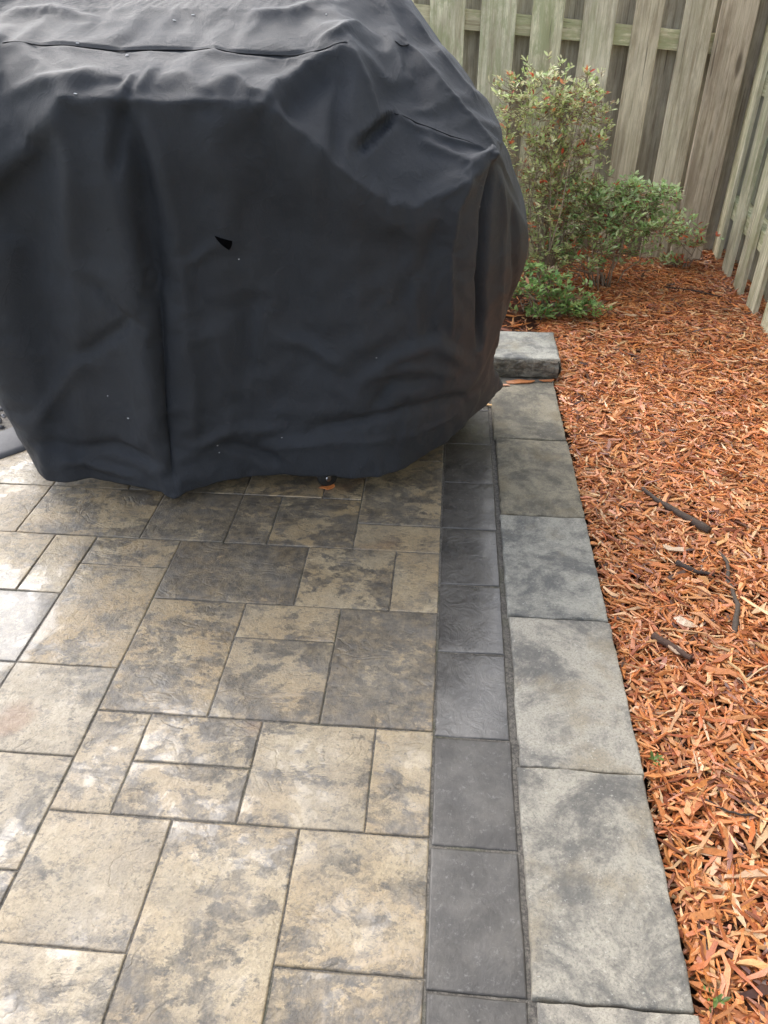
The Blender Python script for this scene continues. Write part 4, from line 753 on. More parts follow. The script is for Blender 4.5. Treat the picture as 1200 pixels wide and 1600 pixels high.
(-1,1,5,13,8,5,3,0,-3,-5,-6,-6,-4,-1,0,1,3,3,5,6,4,1,-4,-2,2,5,7,8,9,3,-3,-7,-8,-7,-2,2,2,1,-2,0,2,3,4,5,1,-2,-5,-6,-7,-7,-6,-6,-5,-4,2,6,8,10,10,10,10,10,10,10,9,9,9,9,8,8,7,7,6,4,0,-4,-11,-7,-1,3,-1,-5,-6,-5,-4,-3,-3,-3,-3,-3,-2,2,1,0,-2,-4,1,3,2,2,2,2,3,3,4,4,1,1,5,4,4,4,4,4,4,2,1,0,-1,-2,-3,-1,0,1,1,2,2,1,1,0,-1,-1,-1,0,-1,-4,-5,-1,4,7,9,10,10,11,12,10,7,6,6,5,3,-1,-6,-5,0,6,8,5,1,-2,0,2,4,4,4,5,7,8,8,2,0,-1,0,2,3,3,1,-2,-4,-2,0,5,8,8),
(1,2,5,11,9,5,2,-2,-4,-5,-5,-5,-3,0,1,1,3,3,4,4,2,-1,-4,-3,-1,3,6,7,8,6,2,0,-2,-1,0,1,0,-1,-2,-2,0,1,2,3,4,2,0,-1,-2,-2,-4,-5,-5,-5,-3,0,2,4,6,6,6,5,4,4,3,3,2,1,0,0,-1,0,1,2,-2,-5,-7,-3,4,7,6,2,0,0,1,2,3,0,-2,-3,-3,-3,-2,-3,-4,-3,-1,2,-1,-2,-1,0,0,0,-1,2,4,4,-1,2,2,3,3,3,3,3,2,1,0,-2,-3,0,0,1,1,1,1,0,0,0,-1,-2,-1,-1,-4,-5,-1,4,8,10,10,10,10,10,10,11,9,8,7,5,3,-1,-5,-6,-2,3,6,5,0,-3,0,2,4,4,4,5,7,9,9,3,0,-1,-1,0,2,3,1,-1,-3,-3,-1,5,9,5),
(6,7,8,9,10,7,2,-1,-3,-4,-5,-4,-2,-1,0,1,2,2,2,1,0,-2,-3,-3,-1,1,4,6,6,6,4,2,2,2,1,-2,-3,-2,-2,-2,-2,-3,-2,0,1,2,2,2,1,1,0,-2,-4,-4,-4,-3,-2,-1,1,0,-1,-2,-3,-3,-4,-4,-4,-4,-4,-4,-5,-5,-4,-4,-4,-4,-2,2,8,10,12,10,9,9,8,8,8,7,4,3,2,2,3,5,0,-2,-3,-4,-5,-4,-4,-3,-3,-3,-2,-2,0,3,-3,0,0,0,0,1,2,2,2,1,0,0,-1,-4,-1,1,0,0,0,-1,-1,-2,-2,-3,-3,-3,-3,1,5,10,12,10,9,8,8,7,8,9,9,8,7,6,5,1,-3,-5,-3,1,5,5,0,-3,0,2,2,3,3,4,7,9,9,4,1,-2,-2,-1,1,2,2,0,-2,-2,-1,5,9,4),
(8,8,6,7,9,9,5,1,-1,-3,-4,-4,-2,-1,0,1,1,1,0,0,-1,-2,-3,-2,-1,1,3,5,5,5,5,4,4,5,-2,-6,-7,-5,-1,0,-2,-5,-6,-5,-4,-1,0,1,2,2,2,0,-3,-4,-4,-4,-3,-2,1,-1,-2,-3,-4,-5,-5,-5,-6,-6,-5,-5,-5,-3,2,2,1,2,5,8,11,12,13,14,13,14,14,14,14,14,13,13,12,11,11,10,8,7,6,5,-1,0,1,1,1,2,5,1,0,-1,-1,-1,-1,-1,-1,-1,1,3,1,0,-1,0,-1,-3,-1,2,0,0,-1,-1,-1,-2,-2,-1,0,2,5,8,11,12,10,6,3,2,2,2,3,5,7,8,8,8,7,4,-1,-4,-4,0,3,4,0,-4,-1,0,0,1,1,3,6,8,9,7,3,-1,-2,-2,-1,1,1,1,-1,-2,-1,4,8,8),
(10,4,1,2,5,10,9,6,1,-2,-4,-4,-3,-1,0,0,0,0,0,0,-1,-2,-3,-2,-1,1,3,4,4,4,5,5,6,6,3,-3,-5,-3,-1,2,0,-3,-5,-7,-7,-6,-4,-1,3,3,2,0,-3,-4,-5,-5,-4,-3,0,-1,-3,-3,-4,-3,-1,-1,-3,-5,-5,-6,-5,-1,3,6,8,9,10,11,12,11,10,10,11,11,12,12,13,14,15,15,16,14,13,11,10,8,6,-1,3,4,4,5,5,5,5,4,3,2,0,-1,1,4,1,0,-1,-2,-2,-1,-1,-1,-1,-1,-1,-1,-1,-1,-1,0,1,1,3,5,8,10,11,12,12,11,7,3,0,-3,-4,-3,-2,1,3,6,8,9,9,6,2,-1,-3,-1,1,3,-1,-5,-3,-2,-2,-2,-1,0,3,7,9,10,6,2,-2,-3,-3,-1,1,1,0,-2,-2,3,7,9),
(10,0,-4,-3,-1,5,11,9,4,-1,-3,-4,-3,-2,-1,0,0,0,0,0,-1,-2,-3,-3,-1,1,2,2,3,3,4,5,6,7,6,4,5,6,2,11,9,6,3,0,-3,-3,-1,1,4,4,2,0,-2,-4,-6,-7,-7,-6,-4,-4,-6,-5,-4,-1,2,0,-2,-4,-5,-5,-6,-4,1,4,6,7,8,7,6,5,3,3,3,4,5,5,5,6,7,9,12,14,13,11,9,7,5,0,-2,-1,0,2,3,4,5,5,4,4,2,0,3,4,4,3,2,0,1,1,2,2,1,1,1,2,2,2,2,3,5,7,9,11,12,12,12,11,11,10,8,3,0,-3,-6,-6,-5,-3,-1,2,6,8,10,9,5,1,-2,-1,2,2,-3,-6,-5,-5,-5,-4,-3,-2,0,4,7,10,9,5,0,-3,-4,-3,-1,0,-1,-2,-2,1,5,8),
(10,5,0,-1,-1,1,7,8,7,2,-2,-3,-3,-2,-1,0,0,1,1,0,0,-2,-3,-3,-1,1,2,2,2,2,3,5,6,6,5,4,3,-1,0,3,4,5,5,4,3,3,3,4,4,4,3,1,-1,-3,-5,-7,-8,-9,-10,-10,-9,-6,-3,1,3,1,-1,-3,-4,-5,-6,-5,-3,1,2,3,3,1,-1,-2,-3,-3,-3,-3,-2,-2,-1,1,4,7,10,12,13,11,9,6,4,2,0,0,0,1,1,2,3,4,5,5,5,6,6,6,6,6,6,6,6,6,6,6,6,6,7,7,8,9,9,10,11,12,12,12,11,9,7,6,7,8,9,7,5,2,-2,-5,-6,-6,-4,-1,2,6,9,11,8,4,0,0,2,0,-5,-7,-7,-6,-6,-5,-5,-4,-2,1,4,9,12,9,4,0,-3,-4,-3,-3,-2,-2,-2,-1,2,7),
(7,8,6,5,7,8,6,4,7,5,1,-2,-2,-2,-1,0,0,0,0,0,-1,-2,-3,-3,-1,1,2,1,1,2,3,4,5,5,4,3,1,0,0,2,1,2,2,2,2,2,2,2,3,4,3,2,-1,-3,-5,-7,-8,-9,-9,-8,-6,-3,0,3,3,2,-1,-2,-3,-3,-5,-6,-5,-4,-3,-3,-3,-4,-3,-1,-2,-4,-5,-6,-6,-4,-1,2,7,9,11,12,14,13,10,7,5,3,2,1,1,0,0,1,2,2,2,3,3,3,4,4,4,5,5,6,6,6,6,6,7,7,8,9,9,9,9,10,10,10,9,8,6,4,3,2,3,4,6,7,8,7,4,0,-3,-5,-6,-4,-1,3,7,11,11,6,1,-1,1,-2,-6,-6,-5,-4,-3,-3,-3,-4,-3,0,2,6,12,11,8,4,1,0,-1,-1,-1,0,0,-1,-1,3),
(2,6,10,10,9,7,3,0,3,7,3,0,-2,-3,-2,-2,-1,-1,-1,-1,-2,-3,-3,-3,-1,1,1,2,2,3,3,4,5,4,3,2,1,0,0,1,-1,-2,-2,-2,-1,-1,0,1,2,3,3,1,-1,-3,-5,-7,-8,-8,-6,-3,-1,1,4,5,4,2,0,-1,-1,-1,-2,-3,-4,-5,-6,-7,-7,-6,-3,-1,-1,-3,-5,-7,-6,-2,2,6,7,6,5,6,10,13,12,9,6,3,2,1,0,0,0,0,0,-1,-1,-1,0,0,0,0,1,1,2,3,3,4,4,3,3,5,6,7,5,5,5,6,7,7,5,3,1,0,-1,-2,-2,-1,0,2,5,8,8,5,1,-2,-4,-5,-4,0,4,9,11,8,2,2,0,-3,-6,-3,-1,0,1,1,0,-1,0,2,5,9,12,11,9,8,6,5,4,3,3,3,3,2,2,7),
(0,4,12,12,5,1,0,-1,-1,5,7,3,-1,-3,-4,-3,-2,-2,-2,-2,-3,-3,-3,-2,-1,0,1,2,2,3,3,4,4,4,3,2,1,0,0,0,-2,-4,-5,-5,-5,-4,-3,-1,2,4,4,2,-1,-4,-6,-7,-8,-5,-2,1,3,5,6,6,5,3,1,-1,0,1,1,0,-2,-4,-5,-7,-8,-7,-4,-2,-1,-3,-5,-7,-5,0,4,4,3,1,0,1,6,9,11,10,6,4,2,1,0,0,-1,-1,-1,-1,-1,-1,-1,-2,-1,-1,-1,-1,-1,0,1,1,2,1,2,3,5,5,4,3,2,2,3,4,1,-1,-2,-3,-3,-3,-3,-3,-3,-2,2,6,9,9,6,3,-1,-3,-4,-3,1,6,10,10,3,2,-3,-4,-2,1,4,5,5,5,3,2,3,7,10,12,11,9,8,9,9,8,8,8,7,6,7,8,9,10),
(3,9,12,11,6,1,-1,-2,-2,3,6,7,2,-2,-4,-4,-3,-3,-3,-3,-4,-4,-3,-2,-1,0,1,2,2,2,3,3,4,4,3,2,0,0,0,-1,-2,-4,-6,-6,-6,-5,-4,-2,1,4,4,2,-1,-3,-6,-7,-6,-3,1,3,5,5,5,5,5,4,1,1,2,3,4,3,1,-1,-2,-5,-8,-8,-5,-2,-1,-2,-5,-7,-4,1,4,1,-2,-4,-4,-4,-1,3,7,8,7,3,2,1,1,1,1,1,0,0,0,0,1,2,2,2,2,1,1,1,1,0,0,1,1,2,2,4,3,2,2,1,1,0,-3,-3,-2,0,1,2,2,0,-1,-2,0,4,9,10,9,7,4,0,-3,-4,-2,1,6,10,4,3,-1,1,3,6,7,8,8,8,7,6,7,11,14,11,7,5,4,6,7,8,9,10,10,11,11,11,11,5),
(7,10,12,11,7,2,-1,-2,-3,-2,2,5,6,1,-2,-3,-3,-3,-4,-4,-4,-4,-3,-2,-1,0,1,1,2,3,3,3,3,3,2,1,0,-1,-1,-1,-1,-2,-3,-4,-4,-4,-4,-3,-1,4,4,2,-1,-3,-5,-5,-4,-1,3,4,3,1,-1,-1,3,5,3,3,4,5,6,5,4,2,0,-3,-6,-7,-6,-3,-1,-2,-5,-7,-5,-1,2,-3,-4,-5,-6,-8,-7,-4,0,3,5,5,5,4,4,3,2,2,2,1,1,0,1,2,2,2,1,1,1,1,0,0,1,1,1,1,1,1,1,1,0,-3,-4,-4,-3,0,3,6,7,7,6,5,3,0,1,6,10,10,10,10,8,4,0,-3,-4,-2,1,4,7,4,2,5,6,7,6,7,9,11,10,10,11,12,14,6,2,0,0,1,3,5,6,7,8,9,9,10,11,7),
(9,11,11,10,7,3,0,-2,-4,-4,-4,0,4,6,2,0,0,-1,-2,-4,-4,-4,-3,-2,-1,-1,0,1,2,3,3,3,3,2,2,1,-1,-1,-2,-1,0,0,-1,-1,-1,-1,0,0,2,3,3,1,-1,-3,-4,-4,-2,2,4,4,2,-2,-4,-4,-1,3,5,5,5,5,5,6,5,4,2,0,-3,-6,-6,-4,-2,-2,-5,-6,-5,-4,-2,-1,5,3,1,-5,-8,-9,-7,-4,0,2,3,4,3,2,2,1,0,1,2,1,1,1,1,1,1,1,1,1,1,1,0,0,-1,-2,-2,-1,0,-2,-4,-4,-2,0,3,6,9,10,10,9,8,6,4,1,2,7,10,9,7,8,9,8,4,-1,-3,-3,-2,1,5,5,6,5,4,3,2,3,7,11,12,12,12,13,14,7,2,-1,-3,-3,-1,0,1,1,2,3,4,5,8,12),
(9,11,11,9,6,3,0,-2,-4,-5,-6,-5,-1,4,6,3,4,3,2,-1,-4,-4,-3,-3,-2,-1,0,1,2,3,3,3,3,2,1,0,-1,-2,-2,-1,0,1,1,0,1,1,2,2,2,2,2,1,-1,-2,-2,-1,1,4,5,3,0,-2,-4,-5,-4,-3,-1,-1,-2,-2,-1,1,2,3,3,2,0,-3,-5,-4,-4,-4,-4,-2,1,4,6,8,8,6,3,-2,-6,-8,-9,-8,-7,-6,-3,0,2,4,4,4,2,1,1,0,-1,-1,-1,-1,-1,-1,-1,-1,-1,-1,-2,-3,-3,-4,-4,-5,-5,-3,-1,2,5,7,9,9,9,8,7,5,3,1,0,1,5,9,9,7,4,5,8,9,7,2,-2,-4,-2,2,3,2,2,0,-1,-2,-2,0,4,11,11,10,10,10,12,10,6,1,-3,-5,-5,-4,-4,-3,-3,-2,-1,1,4,12),
(10,11,11,9,6,3,1,-1,-3,-5,-6,-7,-6,-1,4,6,8,7,6,2,-2,-4,-3,-2,-2,-1,0,2,3,3,3,3,2,2,1,0,-1,-2,-3,-2,-1,0,1,2,2,3,3,3,2,1,0,-1,-1,-1,-1,1,4,6,5,3,0,-2,-3,-4,-4,-4,-5,-5,-7,-8,-7,-5,-3,-1,2,3,1,-1,-3,-3,-3,-1,1,4,7,7,8,9,10,10,8,4,-1,-4,-6,-8,-9,-9,-8,-7,-5,-1,1,3,5,5,5,5,4,2,1,1,1,1,1,1,1,1,1,1,1,1,1,2,3,4,5,7,7,7,7,6,5,4,2,0,-1,-1,3,5,7,9,9,5,3,3,6,8,8,5,0,-3,-3,1,0,-3,-4,-5,-6,-6,-3,0,4,11,10,6,5,6,9,11,9,4,-1,-5,-7,-7,-7,-6,-4,-3,-1,3,9,13),
(11,12,11,8,6,4,2,1,0,-2,-5,-8,-8,-7,-3,1,4,6,6,4,-2,-3,-2,-1,-1,1,2,2,3,3,3,2,2,1,1,0,0,-1,-3,-3,-2,-1,1,2,3,4,4,3,1,-1,-2,-1,-1,0,1,3,6,6,4,2,0,-2,-2,-3,-4,-3,-2,-1,-3,-6,-8,-8,-7,-4,-2,0,1,-1,-2,-1,2,4,7,8,6,3,3,4,8,11,11,9,6,1,-1,-4,-6,-8,-9,-10,-10,-9,-7,-3,-2,0,2,4,5,6,6,6,6,7,7,7,7,6,6,6,6,6,6,6,6,5,5,4,3,2,2,1,0,-1,-2,-3,-3,-3,-2,-1,2,7,9,6,3,2,3,6,9,8,3,-2,0,0,-3,-7,-7,-8,-7,-5,-1,3,8,11,8,3,2,3,5,9,11,7,1,-4,-6,-7,-6,-4,-2,0,3,8,12,12),
(12,12,10,7,5,4,4,4,3,2,-2,-8,-9,-10,-9,-6,-3,-1,2,3,-2,-1,-1,0,1,2,2,2,2,2,2,2,2,1,0,-1,0,-1,-4,-4,-2,-1,1,2,4,6,6,1,-3,-4,-3,-1,1,2,2,4,6,6,4,1,-1,-2,-3,-4,-4,-3,0,1,0,-3,-5,-6,-5,-5,-4,-2,-1,1,3,5,7,9,7,3,0,-1,0,2,5,8,10,11,10,9,7,5,3,-2,-5,-7,-9,-10,-11,-11,-10,-8,-6,-2,0,3,5,6,7,8,9,11,12,13,12,10,9,8,7,5,4,2,1,0,-2,-2,-2,-2,-2,-2,-2,-2,-1,1,1,-1,1,4,9,7,3,1,2,5,8,10,6,-1,0,-3,-8,-8,-7,-5,-3,0,4,8,10,9,4,0,-1,0,2,6,11,8,2,-3,-5,-5,-2,1,3,5,7,11,14,8),
(12,12,10,7,5,4,3,2,0,-2,-5,-9,-9,-9,-9,-5,-3,-5,-5,1,3,3,1,3,3,3,2,1,1,1,2,3,1,-2,-4,-4,-4,-3,-4,-2,-1,-1,0,1,4,5,6,4,0,-2,-1,2,4,4,3,5,6,6,3,0,-1,-2,-3,-5,-4,-3,0,2,2,1,0,-1,0,1,2,4,6,7,9,11,9,5,0,-3,-3,-2,-1,0,1,3,6,7,9,10,10,10,9,7,4,1,-3,-6,-8,-9,-10,-10,-10,-9,-8,-6,-4,3,1,1,2,4,6,7,7,8,8,7,4,2,1,0,-1,-2,0,-1,-1,-2,-2,-1,0,1,2,2,1,0,2,5,9,7,3,1,1,3,6,9,9,4,-1,-7,-7,-4,-2,0,3,6,9,10,9,5,0,-3,-3,-2,1,5,11,9,3,-2,-3,-2,1,4,6,7,9,12,14,3),
(13,12,10,7,5,3,0,-1,-3,-5,-7,-8,-7,-7,-6,-2,0,-1,-4,-5,-1,2,4,4,4,2,1,0,-1,0,2,2,-3,-6,-7,-6,-5,-4,-5,-3,-3,-4,-4,-2,1,4,6,5,3,3,4,6,7,6,4,4,7,6,3,2,0,-1,-3,-5,-5,-3,0,2,3,4,5,5,6,8,9,10,10,10,9,5,1,-3,-5,-5,-4,-4,-4,-4,-4,-2,-1,1,3,5,7,8,9,10,9,8,5,2,0,-2,-4,-5,-5,-5,-3,0,2,-5,-5,-3,-1,0,0,1,2,5,8,7,3,1,0,0,-1,-1,1,2,1,0,1,1,2,3,3,2,1,-1,2,6,8,6,3,0,0,1,3,6,9,5,-3,-3,-1,2,5,6,8,9,10,9,5,0,-4,-6,-4,-1,3,8,11,9,4,0,-1,0,3,5,5,5,6,10,14,8),
(14,12,10,7,5,0,-4,-4,-5,-6,-6,-5,-4,-3,-3,-2,0,1,0,-3,-5,-5,-2,0,1,1,-1,-2,-2,-2,0,2,2,0,-1,-1,-1,-3,-6,-7,-8,-10,-10,-8,-5,-1,3,5,5,7,10,14,14,9,6,7,8,8,6,4,2,0,-3,-5,-5,-3,0,2,3,5,7,8,9,10,10,8,4,2,-1,-4,-6,-6,-5,-3,0,-1,-3,-4,-5,-5,-5,-5,-4,-3,-1,2,5,7,8,10,9,8,6,4,3,1,0,0,2,4,5,2,-1,-2,-1,0,1,0,0,1,7,6,2,0,1,2,0,0,1,2,2,2,3,3,4,4,3,2,-1,0,3,7,7,5,2,0,-1,0,1,2,4,7,2,3,5,7,9,10,11,11,9,5,0,-4,-7,-5,-1,3,6,9,11,9,4,1,1,2,5,6,4,3,3,6,10,12),
(15,13,9,7,4,-5,-7,-6,-5,-5,-3,-1,0,0,0,0,0,2,3,1,-1,-5,-7,-7,-4,-3,-3,-4,-5,-5,-3,0,4,5,5,4,2,-3,-7,-7,-8,-7,-8,-8,-7,-5,-1,4,4,4,6,8,13,13,10,9,8,8,7,5,2,0,-3,-5,-5,-3,0,2,3,5,7,8,7,5,4,1,-2,-4,-4,-4,-4,-4,-3,-1,2,2,0,-2,-3,-4,-5,-5,-6,-6,-5,-3,-1,1,4,7,9,9,9,8,7,6,5,5,5,5,5,4,2,0,0,0,0,1,3,6,1,-1,-2,-1,2,2,0,0,1,2,3,4,4,4,4,4,3,1,-1,0,4,7,6,4,2,-1,-1,1,0,1,5,7,8,8,8,7,4,8,11,10,6,1,-4,-7,-6,-2,3,7,9,10,10,9,7,4,4,6,7,7,5,3,2,3,6,13),
(15,13,9,5,3,-1,-2,-3,-5,-5,0,2,2,2,1,2,2,2,3,4,4,1,-3,-8,-9,-6,-6,-9,-14,-15,-13,-7,1,10,8,5,1,-3,-6,-5,-3,-2,-1,0,2,3,2,0,-2,-1,0,2,4,5,4,4,4,5,5,4,2,0,-3,-5,-5,-3,-1,1,3,5,6,4,1,-1,-1,-2,-3,-3,-3,-2,0,0,0,1,3,3,2,1,0,-1,-1,-2,-2,-4,-5,-4,-3,0,3,6,8,8,8,8,8,8,7,6,5,5,4,3,2,1,0,-1,0,0,4,6,4,0,-1,0,2,2,1,1,2,3,3,4,3,3,3,3,3,1,-1,0,5,8,5,2,1,-1,-1,1,0,2,4,1,5,5,4,3,1,6,11,9,3,-3,-6,-6,-3,2,7,9,9,8,8,8,8,8,8,8,8,8,7,6,5,6,10,14),
(15,13,8,3,1,1,2,-1,-4,-5,-1,1,1,1,1,2,2,2,3,3,4,4,4,-3,-9,-10,-8,-16,-17,-14,-8,0,6,8,8,5,1,-3,-6,-4,-2,0,2,4,5,-1,-6,-9,-10,-9,-6,-3,-2,-3,-3,-3,-2,-1,1,1,1,0,-2,-5,-5,-4,-1,1,3,5,3,-1,-3,-4,-4,-4,-4,-4,-3,0,1,2,2,3,3,3,2,2,2,1,1,0,0,-1,-3,-4,-3,0,4,6,5,4,4,4,6,7,7,6,5,5,4,3,2,0,-1,-1,-1,0,2,5,4,1,-1,0,2,1,1,1,2,3,3,2,1,1,1,3,3,0,-1,1,4,8,2,0,-1,-2,-1,2,1,2,2,-1,1,-1,-2,-2,-1,3,11,8,1,-4,-6,-5,-1,5,10,9,6,4,3,4,5,6,6,6,6,6,7,7,8,10,12,13),
(15,13,6,-1,-4,-1,4,2,-4,-5,-3,-1,0,0,1,1,2,2,3,2,2,2,1,-1,-6,-7,-11,-10,-6,-3,-1,1,4,7,7,6,2,-3,-5,-4,-2,1,4,5,5,-1,-6,-10,-11,-9,-7,-5,-6,-7,-7,-6,-6,-5,-5,-4,-3,-2,-3,-6,-5,-4,-1,0,2,4,0,-3,-4,-5,-5,-5,-5,-4,-2,0,2,3,4,3,2,2,2,2,2,2,2,1,1,-1,-3,-4,-4,0,4,3,0,-1,-1,-1,1,4,5,6,5,5,4,2,1,-1,-1,-1,-1,-1,1,3,4,2,0,0,1,1,1,1,2,2,1,0,-1,-1,0,3,3,0,-1,1,3,7,6,3,0,-1,-1,1,2,1,0,-4,-5,-6,-7,-5,1,7,11,6,-1,-5,-6,-4,1,7,11,8,2,0,-2,-1,-1,0,0,0,0,1,2,4,6,10,13,14),
(15,13,2,-4,-6,-3,5,3,-3,-4,-3,-2,-1,-1,0,1,2,3,3,2,2,0,-3,-5,-3,0,-1,0,1,-3,-5,-4,0,6,7,6,4,-2,-5,-3,0,3,5,5,4,2,-1,-4,-4,-3,-2,-1,-5,-7,-8,-8,-8,-8,-9,-9,-7,-6,-7,-7,-5,-4,-2,0,1,2,2,1,0,-1,-4,-5,-5,-4,-2,1,3,4,4,2,0,-1,0,0,1,2,2,2,1,-1,-3,-4,-4,0,2,-1,-3,-4,-5,-5,-3,-1,2,5,5,5,4,2,0,-1,-2,-1,-1,-1,-1,1,4,2,1,0,1,1,1,2,1,0,-2,-3,-2,-1,1,3,2,1,0,1,1,7,7,6,3,0,-1,0,1,-1,-3,-7,-9,-10,-10,-3,5,9,9,3,-3,-6,-5,-2,3,9,12,5,0,-3,-5,-6,-6,-6,-6,-5,-4,-3,-2,-1,1,7,13,14),
(14,12,3,-2,-3,2,6,3,-3,-4,-3,-1,0,0,1,2,3,3,3,2,1,-2,-5,-1,2,2,2,2,2,1,1,1,2,4,3,2,0,-3,-3,-1,2,5,6,3,2,0,-1,-1,0,1,1,0,-2,-7,-8,-8,-8,-9,-11,-12,-12,-11,-10,-7,-5,-4,-3,-2,-1,0,1,2,2,1,-2,-5,-5,-4,-2,0,2,4,4,1,-1,-2,-2,-1,0,1,2,3,2,1,-2,-4,-4,-2,1,1,0,-3,-5,-6,-7,-4,-1,2,4,4,4,2,0,-2,-2,-1,1,-1,-3,-2,1,4,3,2,2,2,2,1,-1,-3,-4,-3,-2,0,2,3,2,0,1,1,3,6,7,8,5,2,-1,-1,-1,-2,-6,-8,-8,-7,-7,1,8,9,5,-1,-5,-6,-3,1,7,11,12,7,2,-2,-4,-6,-7,-7,-6,-6,-5,-4,-3,-2,0,6,13,14),
(13,10,5,1,1,4,6,2,-3,-4,-2,0,1,2,3,3,3,3,2,1,-1,-4,-1,2,2,2,2,2,3,4,2,0,-1,-1,-2,-3,-3,-2,-1,2,5,7,4,0,-2,-4,-4,-3,1,2,1,-2,-4,-6,-6,-5,-5,-6,-7,-8,-8,-8,-6,-4,-3,-3,-3,-3,-4,-3,-1,3,5,3,0,-5,-6,-4,-3,-1,1,3,5,3,0,-2,-3,-3,-2,0,2,3,3,3,1,-2,-3,-4,-3,0,1,0,-1,-5,-7,-7,-4,-1,2,4,4,2,0,-2,-2,1,2,1,-2,-3,-1,1,2,2,1,0,0,-2,-4,-5,-3,-1,0,2,3,2,1,-1,1,1,4,5,7,8,8,4,0,-4,-2,-5,-7,-6,-4,-4,-3,7,9,6,0,-4,-5,-3,2,6,10,11,11,9,6,3,0,-2,-2,-2,-2,-1,0,1,1,2,3,9,13,13),
(12,9,5,3,3,5,5,2,-3,-4,-1,2,3,3,4,4,3,1,0,-1,-3,-3,2,2,2,2,3,3,5,5,1,-5,-7,-7,-7,-6,-4,-1,3,6,7,6,3,0,-1,-2,-1,1,2,2,0,-3,-5,-4,-1,0,1,1,0,-1,-1,-1,-1,0,1,1,0,-1,-3,-4,-3,1,6,4,1,-5,-6,-5,-3,-2,-1,2,5,4,2,-1,-3,-4,-3,-2,0,2,3,4,3,1,-1,-3,-3,-2,-1,1,1,-1,-6,-8,-7,-4,1,3,4,2,0,-1,-2,2,3,2,0,-2,-2,-2,-1,1,-1,-1,-2,-4,-5,-3,-1,1,3,3,2,2,0,-1,1,4,5,4,6,8,9,7,2,0,-5,-5,-3,-1,0,-3,1,9,7,1,-3,-4,-3,2,6,9,10,10,9,9,8,7,5,4,3,4,4,5,5,6,6,7,8,10,13,13),
(11,8,4,4,5,6,5,1,-4,-5,1,3,3,3,3,2,0,-2,-3,-3,-4,1,3,3,3,3,3,4,5,5,-1,-5,-7,-8,-7,-6,-6,4,9,9,7,5,4,3,3,2,2,3,3,2,-1,-3,-4,0,2,4,5,5,5,5,5,5,5,6,7,7,6,4,3,2,3,5,5,2,-2,-6,-6,-4,-3,-2,0,3,5,5,3,1,-2,-4,-4,-4,-3,0,2,4,5,4,3,1,-1,-2,-1,1,3,1,-4,-8,-9,-6,-1,2,3,3,1,-1,-1,1,3,4,2,1,-1,-1,1,1,0,-1,-3,-4,-3,0,2,3,3,2,2,1,0,-1,1,5,4,3,3,7,9,6,3,1,0,1,2,2,0,-2,5,10,3,-1,-2,-2,1,6,8,8,7,7,6,7,7,8,8,8,7,7,7,7,7,6,7,7,7,10,12,13),
(10,6,2,3,6,7,5,1,-4,-6,-1,2,1,1,0,-2,-4,-5,-5,-4,-1,4,4,5,4,3,3,4,5,4,3,-1,-5,-6,-4,-2,-3,-2,1,1,1,0,0,1,2,3,3,4,3,2,-1,-3,-3,-1,2,3,4,5,5,6,6,7,8,9,11,11,10,8,7,6,5,5,3,0,-4,-7,-6,-3,-1,1,2,4,5,4,4,2,0,-2,-4,-5,-5,-3,-1,1,4,5,5,4,2,1,1,3,4,2,-3,-8,-10,-7,-3,1,3,4,2,0,-1,0,3,4,3,1,2,0,1,0,-1,-2,-2,-2,0,2,3,2,1,0,1,1,1,-1,2,5,3,-1,1,4,7,6,4,2,6,6,5,3,-1,0,8,10,5,2,1,2,6,8,7,3,3,2,2,3,4,7,9,9,8,7,6,5,3,2,2,2,2,5,11,14),
(10,1,-1,1,7,7,5,1,-3,-5,-3,-1,-2,-3,-5,-6,-7,-7,-7,-4,4,5,6,5,4,3,3,4,4,4,4,2,-2,-3,2,5,6,0,-5,-6,-7,-7,-7,-6,-4,-2,2,5,4,2,0,-2,-2,-2,0,1,2,3,3,4,5,6,7,8,9,9,9,7,5,3,2,1,-1,-3,-6,-7,-5,-2,1,3,4,4,4,4,4,3,2,0,-2,-4,-5,-5,-4,-2,1,3,4,5,5,4,4,5,5,4,-1,-6,-10,-9,-5,-1,2,4,3,1,-2,-2,2,4,3,1,0,1,1,-2,-2,-1,0,1,2,3,3,2,1,1,1,0,-1,0,2,5,2,-1,-1,1,3,6,3,1,2,4,5,2,-3,3,8,10,8,6,5,7,9,8,5,0,-1,-1,0,1,3,6,9,9,7,4,2,0,-1,-2,-2,-2,-2,1,6,14),
(9,2,0,4,7,7,5,1,-2,-5,-4,-4,-5,-7,-8,-8,-7,-6,-4,0,6,7,7,5,4,3,4,4,4,4,4,4,1,-1,5,8,8,2,-7,-8,-10,-11,-11,-9,-7,-5,-1,5,4,3,0,-2,-2,-1,0,0,1,1,2,2,3,3,4,5,6,8,8,4,1,-1,-3,-4,-4,-5,-7,-6,-4,0,3,4,4,3,2,2,3,4,3,2,0,-2,-4,-5,-5,-4,-3,-1,1,3,4,4,5,5,6,5,2,-5,-10,-10,-7,-2,1,4,4,2,-2,-3,0,3,3,1,-1,-1,1,0,0,1,2,3,3,4,4,4,4,2,0,-1,-2,0,4,5,1,-2,-2,-1,0,1,0,0,1,2,4,0,-1,6,8,10,10,9,9,10,10,6,1,-2,-2,-2,-1,1,4,7,9,8,4,0,-3,-4,-4,-4,-3,-2,0,5,10,13),
